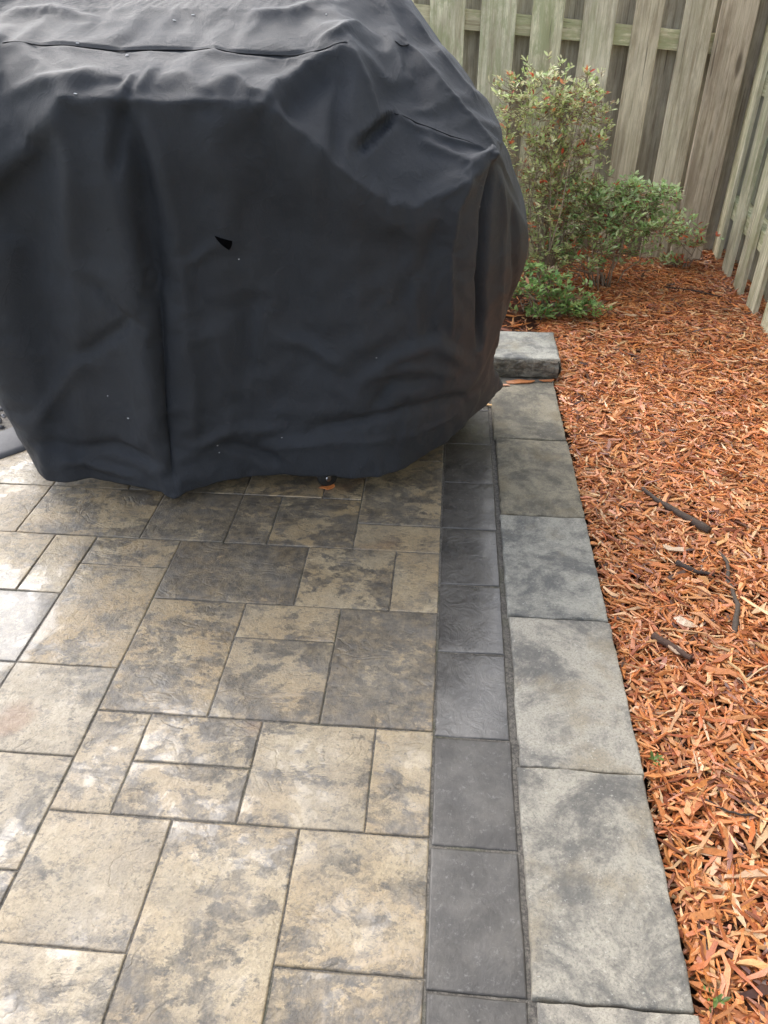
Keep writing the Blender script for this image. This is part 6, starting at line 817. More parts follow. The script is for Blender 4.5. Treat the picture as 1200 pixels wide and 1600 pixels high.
(7,5,4,4,4,5,5,0,-7,-15,-20,-15,-8,-5,-2,0,0,0,0,-1,-1,-1,-3,-6,-7,-8,-8,-7,-6,-5,-4,-4,-5,-7,-7,-7,-7,-7,-9,-13,-9,-6,-4,-5,-3,-2,-7,-11,-11,-6,-4,-3,-4,-4,-6,-4,-3,-5,-11,-15,-16,-13,-9,-6,-3,-1,-2,-2,-1,-6,-12,-15,-12,-8,-3,0,1,0,-1,-2,-3,-4,-5,-5,-5,-6,-7,-6,-5,-2,-1,-3,-6,-7,-6,-5,-3,-1,-1,-4,-5,-5,-5,-5,-6,-7,-8,-9,-10,-10,-9,-8,-7,-6,-6,-6,-6,-7,-7,-8,-8,-9,-10,-11,-12,-12,-13,-14,-15,-16,-16,-15,-13,-9,-3,0,-2,-3,-3,-2,-2,-1,-1,1,1,2,0,3,5,0,-4,-7,-8,-9,-9,-9,-7,-4,0,0,-5,-12,-14,-8,0,2,-6,-9,-7,-3,-2,-3,-3,-4,-4,-5,-6,-7,-9,-11,-11,-10,-5,2),
(6,4,3,3,4,5,5,-3,-10,-16,-19,-10,-5,-2,0,-2,-3,-4,-5,-4,-2,-2,-8,-11,-12,-12,-12,-13,-12,-11,-8,-6,-6,-6,-7,-7,-8,-9,-11,-15,-17,-13,-9,-7,-7,-4,-2,-7,-11,-11,-6,-5,-3,-3,-2,-2,-3,-6,-11,-16,-18,-17,-14,-10,-7,-4,-2,-2,-3,-9,-14,-17,-16,-12,-7,-2,0,1,0,-2,-3,-4,-4,-5,-5,-6,-6,-6,-6,-4,-3,-4,-7,-8,-9,-11,-9,-3,0,1,-1,-4,-4,-5,-5,-5,-7,-8,-10,-10,-9,-7,-6,-5,-5,-5,-5,-5,-5,-5,-6,-6,-7,-8,-9,-10,-11,-12,-14,-14,-15,-14,-13,-8,-3,-2,-6,-6,-5,-4,-2,-1,-1,1,0,1,0,3,5,-1,-6,-8,-8,-9,-10,-10,-8,-5,-1,0,-4,-12,-14,-9,0,2,-6,-11,-8,-4,-3,-4,-5,-6,-6,-7,-8,-9,-10,-12,-13,-11,-5,2),
(5,3,2,3,4,5,4,-1,-7,-13,-18,-15,-8,-1,0,-5,-6,-7,-7,-6,-4,-2,-6,-12,-14,-15,-15,-15,-14,-12,-12,-8,-7,-7,-7,-8,-9,-10,-12,-16,-19,-19,-16,-11,-9,-8,-4,-3,-8,-12,-13,-13,-10,-7,-4,-3,-4,-6,-10,-15,-19,-20,-18,-15,-11,-8,-6,-4,-4,-8,-13,-17,-19,-16,-11,-5,-1,0,0,-1,-4,-4,-4,-5,-6,-6,-6,-6,-6,-5,-5,-5,-7,-9,-8,-7,-5,-3,-1,-1,2,2,-3,-3,-5,-5,-5,-7,-9,-9,-10,-9,-9,-8,-8,-7,-7,-7,-7,-6,-6,-6,-6,-7,-8,-9,-10,-11,-12,-13,-14,-14,-12,-9,-4,-5,-9,-8,-7,-5,-2,-2,0,1,-1,0,0,2,4,-1,-7,-8,-7,-7,-9,-11,-10,-6,-2,0,-4,-11,-14,-9,0,2,-6,-11,-9,-4,-4,-6,-7,-8,-9,-9,-10,-11,-12,-13,-14,-11,-5,1),
(5,3,2,2,4,5,5,2,-3,-8,-14,-17,-9,0,0,-4,-6,-8,-8,-8,-7,-4,-5,-11,-16,-17,-16,-14,-11,-9,-11,-11,-9,-8,-9,-10,-12,-12,-12,-14,-18,-19,-19,-18,-15,-10,-6,-3,-3,-6,-12,-15,-15,-12,-8,-5,-4,-5,-8,-13,-18,-20,-20,-18,-15,-12,-9,-7,-5,-6,-9,-14,-18,-19,-16,-11,-5,-2,1,1,0,-1,-2,-4,-5,-6,-6,-6,-6,-6,-6,-6,-7,-9,-7,-6,-4,-3,-2,-2,-1,1,3,-1,-3,-4,-5,-5,-7,-8,-9,-9,-9,-10,-10,-10,-9,-9,-9,-8,-8,-8,-7,-8,-8,-9,-10,-11,-12,-12,-13,-12,-10,-5,-4,-6,-10,-9,-8,-6,-3,-1,0,1,-1,-1,-1,1,4,0,-7,-8,-6,-6,-7,-10,-11,-8,-3,0,-3,-10,-15,-9,0,2,-6,-11,-8,-4,-5,-7,-9,-10,-11,-11,-12,-12,-13,-14,-15,-12,-6,1),
(4,2,1,2,3,5,5,5,2,-2,-7,-16,-8,0,-1,-4,-7,-8,-10,-10,-10,-9,-6,-12,-18,-18,-16,-12,-9,-8,-10,-12,-11,-11,-11,-13,-14,-14,-12,-12,-15,-17,-19,-19,-17,-12,-7,-2,-2,-4,-9,-15,-17,-15,-12,-8,-5,-4,-5,-9,-15,-19,-21,-20,-18,-15,-12,-10,-7,-6,-7,-9,-14,-17,-18,-15,-10,-5,-1,2,2,2,0,-2,-4,-6,-6,-6,-6,-6,-6,-7,-7,-9,-8,-6,-4,-3,-2,-2,-2,-1,0,4,0,-3,-3,-5,-5,-5,-6,-7,-8,-9,-10,-10,-11,-11,-10,-10,-10,-9,-9,-9,-10,-10,-11,-11,-11,-11,-10,-9,-5,-4,-5,-9,-10,-10,-9,-7,-3,-1,1,0,0,-2,-3,-2,2,-1,-8,-9,-5,-4,-6,-10,-11,-9,-4,0,-2,-9,-14,-9,0,3,-6,-11,-8,-5,-6,-9,-11,-12,-13,-13,-13,-13,-14,-15,-15,-12,-5,1),
(5,2,1,1,3,5,6,3,-3,-12,-18,-9,-4,-2,-3,-5,-7,-8,-9,-9,-9,-7,-7,-13,-19,-18,-15,-11,-9,-8,-10,-12,-13,-13,-13,-14,-14,-14,-12,-11,-13,-15,-17,-18,-18,-14,-8,-3,-2,-4,-9,-15,-17,-17,-15,-11,-7,-4,-3,-6,-11,-16,-20,-21,-21,-19,-16,-13,-11,-8,-6,-6,-8,-12,-15,-16,-15,-11,-5,0,2,3,2,-1,-4,-6,-6,-7,-7,-7,-6,-7,-8,-9,-8,-6,-4,-3,-2,-2,-2,-2,-1,-1,3,3,-2,-3,-3,-5,-4,-4,-6,-7,-8,-9,-10,-10,-11,-11,-11,-10,-10,-10,-11,-11,-11,-10,-9,-8,-8,-5,-4,-5,-9,-9,-9,-9,-9,-7,-4,0,1,-1,-1,-2,-4,-4,1,-1,-9,-9,-5,-3,-4,-9,-11,-10,-5,0,-1,-8,-14,-9,0,3,-5,-11,-8,-5,-7,-10,-13,-14,-14,-14,-14,-13,-14,-15,-16,-12,-5,2),
(4,2,1,1,3,4,4,-2,-9,-16,-20,-15,-9,-7,-5,-5,-5,-6,-6,-5,-5,-5,-9,-16,-19,-17,-13,-9,-8,-8,-10,-12,-13,-14,-14,-14,-14,-13,-12,-11,-11,-12,-14,-17,-19,-16,-10,-5,-3,-5,-10,-15,-18,-19,-17,-14,-10,-6,-3,-4,-7,-12,-17,-20,-21,-21,-20,-18,-15,-12,-9,-6,-6,-7,-10,-13,-15,-15,-13,-9,-2,2,3,2,-4,-2,-4,-6,-7,-7,-7,-8,-9,-9,-8,-6,-5,-2,-1,-1,-2,-1,-1,-1,0,2,5,0,-3,-3,-3,-4,-4,-5,-6,-7,-8,-9,-9,-10,-10,-10,-10,-10,-11,-10,-8,-7,-5,-4,-4,-4,-4,-8,-8,-8,-8,-7,-7,-6,-4,-3,1,-1,-2,-3,-5,-4,1,-2,-9,-9,-5,-2,-3,-7,-11,-11,-7,-1,0,-7,-13,-10,0,3,-5,-11,-8,-5,-8,-12,-15,-15,-15,-14,-13,-12,-14,-16,-16,-12,-5,1),
(3,1,1,1,2,2,1,-6,-12,-17,-20,-18,-14,-11,-9,-7,-6,-4,-3,-3,-4,-8,-14,-19,-19,-15,-11,-8,-7,-9,-11,-13,-13,-14,-14,-14,-14,-13,-11,-10,-10,-11,-13,-15,-19,-17,-12,-7,-4,-6,-10,-14,-17,-19,-19,-17,-13,-9,-4,-2,-4,-8,-13,-17,-19,-21,-21,-20,-19,-17,-14,-10,-7,-5,-6,-8,-11,-14,-15,-14,-10,-2,3,4,3,2,0,-5,-6,-5,-6,-7,-8,-8,-8,-7,-5,-2,0,0,-1,-1,-1,0,1,1,2,4,4,0,-3,-2,-2,-3,-4,-4,-4,-5,-6,-7,-8,-8,-9,-9,-10,-8,-6,-4,-3,-3,-4,-4,-3,-6,-6,-6,-5,-4,-4,-4,-2,3,-1,-2,-3,-4,-5,-4,0,-3,-9,-9,-5,-2,-1,-6,-10,-11,-8,-2,0,-6,-12,-9,0,4,-5,-10,-7,-6,-10,-14,-16,-15,-14,-12,-11,-10,-12,-15,-16,-12,-5,2),
(3,1,0,0,1,1,-1,-6,-12,-18,-20,-19,-17,-14,-12,-10,-7,-4,-2,-3,-7,-13,-17,-19,-17,-14,-9,-7,-7,-10,-12,-13,-13,-13,-13,-13,-13,-13,-11,-10,-10,-11,-14,-18,-20,-18,-13,-8,-5,-6,-10,-13,-16,-18,-20,-20,-17,-13,-7,-3,-1,-4,-9,-13,-16,-18,-19,-20,-20,-20,-18,-15,-12,-8,-6,-6,-8,-11,-14,-15,-15,-11,-4,1,2,3,2,-3,-2,-2,-3,-5,-7,-7,-7,-7,-6,-2,1,1,0,0,0,1,2,0,-1,0,2,3,4,0,-3,-1,-1,-1,-2,-2,-3,-3,-4,-6,-7,-8,-8,-7,-5,-4,-2,-3,-5,-4,-2,-5,-4,-3,-2,-2,-2,-3,-1,5,1,-3,-3,-4,-5,-3,0,-3,-10,-10,-5,-1,0,-3,-9,-12,-9,-3,0,-5,-11,-9,0,4,-4,-10,-7,-6,-11,-15,-16,-14,-12,-10,-8,-8,-10,-15,-16,-12,-5,2),
(2,0,0,0,0,-1,-3,-7,-12,-17,-20,-20,-17,-14,-12,-10,-7,-4,-2,-4,-11,-16,-18,-18,-15,-12,-8,-6,-8,-10,-11,-12,-11,-11,-11,-12,-12,-12,-11,-10,-10,-13,-17,-21,-21,-18,-14,-9,-6,-7,-9,-12,-14,-16,-19,-20,-20,-17,-11,-5,-1,0,-3,-8,-10,-12,-14,-16,-17,-18,-19,-18,-16,-13,-10,-7,-7,-10,-14,-16,-16,-15,-13,-9,-6,2,3,2,2,2,1,-1,-2,-2,-5,-4,-4,-2,1,2,1,1,2,1,0,-1,-2,-3,-3,-1,1,2,3,0,-2,-2,-1,0,-1,0,0,-2,-4,-4,-4,-4,-3,-1,2,-2,-3,-3,-3,-3,-2,-2,0,-1,-1,-1,-1,4,0,-3,-3,-4,-4,-1,0,-4,-10,-10,-5,-1,1,-1,-7,-11,-10,-4,1,-4,-10,-8,0,5,-4,-10,-8,-7,-13,-15,-14,-12,-9,-7,-6,-7,-10,-15,-16,-12,-5,2),
(2,0,-1,-1,-1,-1,-3,-7,-12,-17,-20,-21,-15,-11,-8,-7,-5,-3,-3,-7,-13,-19,-19,-17,-14,-11,-8,-7,-7,-8,-9,-9,-9,-9,-9,-10,-10,-11,-11,-11,-12,-15,-20,-24,-22,-19,-14,-11,-9,-9,-10,-11,-13,-15,-17,-19,-22,-21,-15,-9,-5,-1,0,-1,-2,-4,-6,-9,-9,-11,-14,-15,-16,-15,-14,-12,-8,-12,-14,-16,-17,-17,-14,-11,-7,0,0,0,2,2,2,3,2,1,-2,-1,-1,0,1,2,0,-1,0,0,0,-1,-3,-4,-6,-6,-4,-2,0,1,1,1,-2,-2,-1,1,2,0,-2,-2,-1,0,0,2,6,1,-1,-1,-1,-1,0,0,0,1,1,1,1,2,-2,-3,-3,-3,-2,0,-1,-5,-10,-10,-6,-2,2,1,-4,-10,-11,-4,1,-3,-9,-8,0,5,-3,-10,-9,-9,-14,-15,-12,-9,-6,-4,-4,-6,-10,-14,-15,-12,-4,1),
(2,0,-1,-1,-1,-1,-2,-5,-10,-14,-19,-21,-13,-9,-6,-5,-4,-3,-4,-9,-15,-21,-18,-16,-14,-12,-11,-10,-9,-8,-8,-8,-9,-9,-9,-10,-10,-11,-12,-14,-16,-18,-22,-28,-23,-19,-17,-15,-13,-13,-12,-13,-13,-15,-16,-18,-20,-24,-18,-14,-10,-7,-3,0,1,1,-2,-4,-6,-7,-9,-11,-12,-13,-14,-15,-15,-16,-18,-19,-22,-24,-18,-14,-11,-8,-6,-4,-2,-4,-3,0,3,2,2,2,1,1,2,0,-2,-3,-3,-3,-3,-3,-4,-5,-7,-8,-8,-6,-4,-3,-3,0,1,-1,-3,0,2,1,-3,0,1,1,1,1,2,-2,-1,0,1,0,0,0,1,1,1,1,2,-2,-4,-3,-3,-2,0,1,-2,-7,-11,-11,-8,-4,1,3,-1,-9,-11,-5,1,-2,-7,-7,0,5,-3,-10,-11,-11,-14,-13,-9,-5,-3,-3,-4,-7,-11,-14,-15,-12,-4,1),
(2,-1,-1,-2,-2,-1,-2,-3,-5,-9,-14,-20,-20,-17,-11,-6,-4,-3,-4,-8,-13,-18,-18,-16,-14,-13,-11,-10,-9,-9,-8,-9,-9,-10,-10,-11,-12,-13,-14,-16,-17,-19,-21,-24,-22,-20,-19,-18,-17,-16,-16,-16,-16,-16,-16,-16,-17,-18,-18,-17,-16,-12,-8,-4,1,6,-1,-5,-8,-11,-12,-14,-15,-16,-17,-18,-18,-19,-19,-19,-19,-19,-19,-17,-16,-16,-14,-12,-10,-2,-2,2,3,0,0,0,-1,-1,1,2,1,-2,-3,-4,-5,-5,-5,-6,-7,-8,-9,-10,-9,-8,-6,-4,-2,1,1,-2,2,2,1,1,-1,-5,-2,0,1,0,0,0,-1,-4,-2,-1,1,0,-1,-1,1,-3,-2,-2,-2,0,1,1,-3,-9,-11,-11,-9,-5,0,4,1,-7,-10,-6,1,-1,-6,-6,0,6,-3,-10,-12,-14,-13,-10,-6,-3,-2,-3,-5,-8,-11,-14,-15,-11,-4,1),
(2,-1,-2,-2,-2,-2,-1,0,-1,-3,-6,-11,-19,-24,-21,-14,-8,-5,-5,-8,-13,-18,-20,-17,-14,-12,-10,-8,-7,-6,-6,-6,-5,-5,-6,-6,-6,-7,-8,-10,-11,-13,-17,-24,-18,-15,-14,-12,-11,-10,-10,-10,-10,-10,-10,-10,-11,-12,-12,-13,-18,-17,-12,-7,-2,2,-2,-7,-13,-11,-10,-9,-10,-10,-11,-12,-12,-12,-13,-13,-13,-13,-13,-13,-13,-14,-19,-16,-10,-4,-2,3,0,-1,-1,-2,-3,-3,-2,1,3,3,2,0,-1,-2,-3,-4,-6,-7,-9,-10,-11,-11,-11,-10,-6,-2,0,3,0,4,0,-2,-4,-6,-5,-2,1,0,-1,2,-1,-4,-3,-2,2,0,-1,-1,-3,-4,0,-1,-1,1,2,0,-5,-10,-11,-9,-7,-4,0,5,4,-5,-10,-6,2,0,-5,-5,1,6,-2,-10,-12,-13,-11,-8,-4,-3,-3,-4,-6,-9,-11,-13,-15,-12,-4,1),
(2,-1,-2,-2,-2,-2,-1,-1,-1,-1,-2,-6,-12,-22,-25,-21,-13,-8,-6,-8,-12,-17,-21,-21,-18,-16,-13,-11,-10,-9,-8,-9,-9,-9,-9,-8,-7,-7,-7,-8,-9,-11,-14,-22,-22,-20,-16,-13,-11,-10,-10,-10,-9,-9,-9,-9,-10,-10,-11,-13,-18,-19,-16,-11,-4,-1,-3,-9,-14,-15,-14,-11,-9,-9,-10,-10,-10,-10,-10,-11,-11,-11,-12,-12,-14,-18,-22,-20,-14,-8,-4,-2,1,-3,-6,-8,-5,-6,-6,-4,0,4,6,6,5,4,3,1,-1,-3,-5,-7,-9,-11,-12,-13,-13,-11,-8,-3,0,3,0,0,0,-5,-7,-5,-3,-2,-2,0,0,-4,-5,-4,0,0,-1,-2,-4,-3,1,0,0,2,1,-2,-8,-11,-8,-5,-4,-3,0,5,6,-3,-9,-6,2,1,-4,-4,1,5,-2,-9,-12,-11,-9,-6,-3,-3,-4,-5,-7,-10,-12,-13,-15,-12,-5,1),
(2,-1,-2,-2,-2,-2,-3,-4,-6,-6,-6,-7,-10,-16,-24,-24,-19,-12,-7,-7,-9,-14,-19,-21,-21,-18,-15,-13,-10,-9,-9,-10,-12,-12,-12,-12,-10,-8,-7,-7,-7,-7,-10,-17,-21,-22,-20,-16,-14,-11,-10,-9,-8,-8,-8,-8,-9,-10,-10,-13,-17,-19,-18,-13,-6,-2,-4,-9,-14,-16,-15,-11,-9,-9,-9,-9,-9,-9,-9,-9,-9,-10,-11,-13,-16,-20,-23,-22,-18,-13,-9,-6,-4,-3,-4,-10,-11,-10,-13,-12,-8,-3,3,7,9,10,9,8,6,4,1,-1,-4,-7,-10,-12,-14,-15,-14,-12,-8,-4,-1,0,0,-5,-9,-10,-9,-8,-6,-3,-2,-7,-8,-7,-4,-1,-2,-4,-5,-3,1,1,1,1,-1,-5,-10,-10,-5,-1,-1,-1,1,5,7,-2,-9,-5,2,1,-3,-4,1,5,-2,-9,-12,-9,-6,-4,-3,-4,-5,-7,-8,-10,-11,-13,-15,-12,-4,0),
(2,-1,-2,-3,-3,-3,-4,-8,-10,-10,-10,-10,-11,-15,-23,-25,-22,-17,-10,-6,-7,-11,-16,-20,-21,-20,-18,-14,-12,-10,-9,-11,-12,-14,-14,-14,-13,-11,-10,-8,-7,-6,-6,-10,-17,-21,-22,-21,-18,-14,-11,-9,-8,-8,-9,-10,-10,-10,-10,-12,-16,-19,-20,-15,-8,-3,-4,-9,-14,-17,-15,-11,-8,-10,-12,-11,-10,-10,-10,-9,-10,-10,-12,-14,-18,-22,-23,-21,-20,-17,-15,-11,-6,-4,-3,-10,-14,-17,-19,-18,-15,-11,-5,0,5,8,10,10,9,8,7,6,3,0,-4,-8,-12,-15,-17,-17,-15,-12,-7,-3,-1,-2,-7,-11,-13,-13,-11,-7,-5,-10,-10,-10,-8,-5,-6,-6,-5,-2,-1,2,1,0,-4,-9,-12,-8,-3,1,1,1,2,5,7,-1,-9,-6,2,1,-3,-3,1,4,-2,-9,-11,-8,-5,-3,-4,-5,-7,-8,-9,-10,-11,-13,-15,-12,-5,1),
(2,-1,-2,-2,-3,-4,-5,-8,-11,-12,-12,-11,-11,-13,-20,-23,-24,-20,-14,-8,-6,-8,-12,-17,-20,-21,-19,-16,-13,-10,-9,-10,-12,-13,-15,-16,-16,-15,-13,-10,-8,-6,-5,-6,-10,-16,-20,-22,-21,-17,-13,-10,-8,-8,-10,-11,-12,-11,-11,-12,-15,-19,-21,-17,-10,-5,-4,-9,-14,-17,-15,-10,-8,-11,-13,-14,-13,-12,-11,-11,-11,-11,-13,-16,-20,-23,-21,-18,-17,-17,-16,-14,-11,-7,-3,-4,-9,-14,-17,-19,-18,-16,-13,-8,-3,1,4,5,6,6,6,5,6,4,2,-2,-7,-12,-16,-19,-19,-17,-14,-9,-4,-1,-1,-5,-12,-16,-15,-12,-8,-11,-6,-8,-9,-9,-8,-6,-2,-1,0,1,1,-2,-8,-12,-11,-6,-1,2,2,2,2,5,7,-1,-9,-6,2,1,-3,-2,1,4,-3,-10,-11,-7,-4,-3,-5,-7,-8,-8,-9,-10,-11,-13,-15,-12,-4,0),
(1,-1,-2,-2,-2,-4,-6,-9,-11,-14,-13,-12,-10,-11,-15,-20,-23,-22,-16,-10,-6,-6,-9,-14,-18,-20,-20,-18,-15,-12,-9,-9,-10,-12,-14,-16,-17,-17,-15,-13,-11,-8,-6,-4,-6,-10,-15,-20,-22,-20,-15,-11,-8,-8,-11,-13,-13,-12,-12,-12,-15,-19,-21,-19,-12,-6,-5,-8,-14,-17,-16,-11,-8,-11,-14,-15,-14,-13,-12,-12,-11,-12,-14,-16,-20,-22,-19,-16,-14,-14,-14,-14,-12,-10,-5,-3,-5,-8,-12,-15,-16,-17,-16,-14,-10,-7,-5,-3,-2,-1,-2,-2,1,2,3,2,-2,-8,-13,-18,-21,-20,-17,-13,-9,-6,-3,-1,-6,-13,-17,-16,-12,-12,-4,-4,-7,-8,-6,-3,-1,0,1,1,0,-4,-11,-13,-9,-4,0,3,3,2,3,5,6,-1,-9,-6,2,1,-2,-2,1,4,-3,-10,-11,-7,-3,-3,-6,-7,-8,-9,-10,-10,-11,-13,-15,-12,-6,1),
(1,0,-2,-1,-2,-4,-7,-11,-13,-14,-14,-13,-11,-11,-12,-15,-20,-22,-18,-12,-7,-5,-6,-10,-15,-19,-20,-19,-17,-13,-10,-9,-9,-10,-12,-14,-17,-18,-17,-16,-13,-11,-8,-5,-5,-7,-11,-17,-21,-21,-17,-12,-8,-8,-11,-13,-14,-13,-12,-12,-14,-18,-22,-21,-14,-7,-5,-8,-13,-17,-17,-11,-7,-9,-12,-15,-15,-14,-13,-12,-12,-12,-14,-17,-20,-22,-18,-15,-12,-11,-11,-10,-11,-10,-8,-4,-4,-5,-7,-9,-12,-13,-14,-15,-14,-12,-10,-9,-8,-8,-8,-7,-5,-4,-1,0,0,-4,-9,-15,-20,-21,-18,-13,-10,-8,-6,-1,-3,-9,-15,-17,-16,-12,-3,-1,-4,-6,-4,-1,-1,1,1,1,-1,-8,-11,-13,-10,-4,0,3,3,3,3,5,5,-2,-10,-7,1,0,-2,-1,2,3,-4,-10,-10,-6,-2,-3,-6,-7,-8,-9,-10,-10,-11,-13,-15,-13,-6,0),
(1,0,-1,-1,-1,-4,-9,-12,-13,-14,-14,-13,-12,-12,-12,-13,-16,-21,-19,-14,-9,-6,-5,-7,-12,-17,-20,-20,-18,-15,-12,-10,-8,-9,-10,-12,-15,-18,-19,-18,-16,-13,-11,-8,-5,-5,-8,-13,-20,-21,-18,-12,-8,-8,-11,-14,-14,-14,-12,-12,-13,-17,-22,-21,-15,-9,-5,-8,-13,-17,-18,-13,-8,-6,-9,-13,-15,-15,-13,-12,-11,-12,-14,-17,-19,-21,-18,-14,-11,-9,-8,-7,-8,-8,-7,-4,-4,-3,-4,-6,-8,-10,-12,-13,-14,-14,-12,-10,-9,-9,-9,-9,-8,-7,-5,-3,-2,-3,-6,-11,-16,-19,-17,-12,-9,-7,-6,-3,-1,-5,-11,-15,-15,-11,-3,2,0,-3,-3,-2,0,0,0,-1,-2,-6,-10,-11,-11,-6,0,2,3,3,3,5,3,-3,-12,-7,1,0,-2,-1,2,2,-5,-11,-10,-6,-2,-3,-5,-7,-7,-8,-10,-10,-11,-13,-15,-12,-5,1),
(1,0,-1,0,0,-4,-8,-11,-12,-13,-14,-14,-14,-14,-13,-13,-16,-20,-20,-16,-11,-7,-4,-5,-8,-13,-18,-20,-19,-16,-13,-11,-9,-9,-9,-10,-13,-17,-20,-20,-18,-16,-13,-10,-7,-5,-6,-11,-18,-21,-19,-13,-8,-7,-11,-14,-14,-14,-12,-11,-12,-16,-20,-21,-17,-10,-6,-7,-12,-17,-19,-15,-9,-5,-5,-10,-13,-14,-13,-12,-11,-12,-14,-17,-19,-20,-18,-14,-10,-7,-6,-6,-6,-6,-5,-5,-5,-3,-3,-4,-6,-7,-9,-12,-14,-14,-10,-7,-7,-7,-8,-9,-9,-9,-8,-6,-4,-4,-5,-8,-12,-15,-15,-11,-9,-6,-5,-4,0,-2,-7,-11,-13,-11,-3,3,3,-1,-2,0,0,-1,-1,-3,-6,-9,-13,-14,-11,-6,0,1,2,2,3,4,1,-5,-13,-8,0,0,-2,0,2,1,-6,-11,-10,-5,-1,-2,-4,-6,-7,-8,-9,-10,-11,-13,-14,-12,-4,0),
(2,0,0,0,0,-1,-5,-7,-10,-12,-13,-15,-15,-15,-15,-15,-17,-19,-19,-17,-13,-9,-5,-4,-5,-10,-15,-19,-19,-17,-15,-12,-11,-10,-9,-9,-10,-14,-20,-21,-19,-17,-15,-13,-10,-6,-5,-9,-16,-20,-19,-14,-8,-6,-10,-13,-14,-14,-12,-10,-11,-15,-19,-21,-18,-12,-8,-7,-12,-17,-19,-16,-10,-4,-2,-5,-10,-13,-12,-11,-10,-12,-15,-17,-18,-19,-17,-13,-9,-6,-7,-9,-9,-8,-8,-9,-8,-5,-2,-2,-4,-6,-7,-10,-13,-14,-10,-7,-5,-5,-6,-8,-9,-10,-9,-7,-5,-4,-5,-6,-8,-10,-13,-11,-9,-6,-4,-2,0,0,-2,-7,-10,-10,-4,1,5,1,1,0,-4,-3,-5,-9,-12,-14,-15,-13,-9,-4,-1,0,1,1,2,2,-1,-8,-15,-9,-1,-1,-1,1,0,-1,-8,-11,-9,-5,-1,-2,-3,-5,-7,-8,-9,-10,-11,-13,-15,-12,-5,1),
(2,0,0,0,0,0,-4,-7,-9,-11,-13,-15,-14,-14,-15,-16,-17,-18,-18,-16,-14,-11,-7,-4,-4,-7,-13,-17,-18,-18,-16,-13,-12,-11,-11,-10,-9,-12,-19,-22,-19,-16,-15,-14,-12,-7,-5,-7,-14,-19,-20,-15,-9,-6,-8,-12,-14,-14,-12,-10,-11,-15,-19,-20,-19,-15,-10,-8,-11,-15,-18,-15,-11,-5,-1,-1,-6,-10,-11,-10,-9,-12,-14,-16,-17,-18,-17,-13,-8,-6,-10,-12,-13,-13,-13,-13,-11,-7,-2,-1,-3,-4,-6,-8,-11,-14,-13,-10,-6,-3,-4,-6,-9,-10,-10,-7,-5,-6,-8,-6,-5,-7,-12,-11,-9,-6,-4,-1,0,0,1,-2,-7,-8,-7,-3,0,2,2,-3,-5,-8,-10,-13,-14,-14,-13,-10,-7,-4,-2,-1,-1,0,0,0,-3,-10,-16,-9,-1,-1,-1,1,0,-3,-10,-11,-9,-4,-1,-1,-3,-6,-8,-8,-8,-10,-11,-13,-14,-12,-6,0),
(1,0,0,0,0,1,-5,-7,-9,-10,-12,-13,-8,-8,-10,-12,-14,-14,-15,-15,-14,-12,-9,-6,-4,-5,-10,-15,-17,-17,-16,-14,-13,-13,-12,-11,-10,-10,-17,-22,-19,-15,-14,-15,-13,-9,-5,-6,-12,-18,-19,-16,-10,-5,-5,-9,-13,-15,-13,-10,-11,-16,-19,-18,-19,-17,-12,-9,-11,-14,-16,-14,-10,-6,-1,2,-2,-7,-9,-9,-9,-11,-12,-12,-15,-17,-16,-13,-8,-7,-11,-14,-15,-16,-16,-15,-13,-10,-4,0,-1,-3,-4,-6,-9,-12,-13,-12,-9,-5,-2,-4,-7,-10,-9,-7,-6,-7,-11,-9,-7,-6,-12,-11,-10,-7,-3,0,-1,-1,2,2,-3,-6,-5,0,0,2,2,3,-1,-6,-8,-10,-10,-10,-8,-6,-5,-3,-2,-2,-1,-1,-1,-2,-6,-13,-16,-9,-1,-1,0,0,-1,-6,-12,-11,-7,-3,0,-1,-4,-6,-8,-9,-9,-9,-11,-13,-14,-12,-5,0),
(1,0,0,0,0,0,0,-6,-8,-10,-11,-11,-7,-3,-4,-6,-9,-10,-11,-12,-13,-12,-11,-9,-5,-3,-7,-13,-15,-15,-14,-14,-13,-13,-12,-10,-8,-9,-17,-22,-18,-13,-13,-14,-13,-10,-5,-4,-10,-16,-18,-16,-11,-6,-4,-6,-11,-14,-14,-11,-11,-16,-17,-13,-16,-18,-15,-10,-11,-15,-16,-13,-10,-6,-1,4,1,-4,-6,-7,-8,-9,-8,-7,-11,-14,-15,-13,-9,-8,-12,-15,-16,-16,-15,-15,-13,-11,-7,-1,-1,-2,-3,-4,-6,-9,-12,-14,-12,-7,-2,-2,-5,-8,-9,-6,-6,-9,-12,-12,-10,-10,-12,-11,-11,-8,-3,0,-2,-2,1,5,0,-3,-1,-1,-5,0,1,1,1,-1,-3,-4,-5,-5,-5,-4,-4,-3,-2,-2,-2,-2,-2,-4,-8,-14,-16,-8,-1,0,2,-2,-4,-9,-11,-9,-6,-1,0,-2,-5,-7,-8,-9,-10,-10,-11,-13,-14,-12,-6,0),
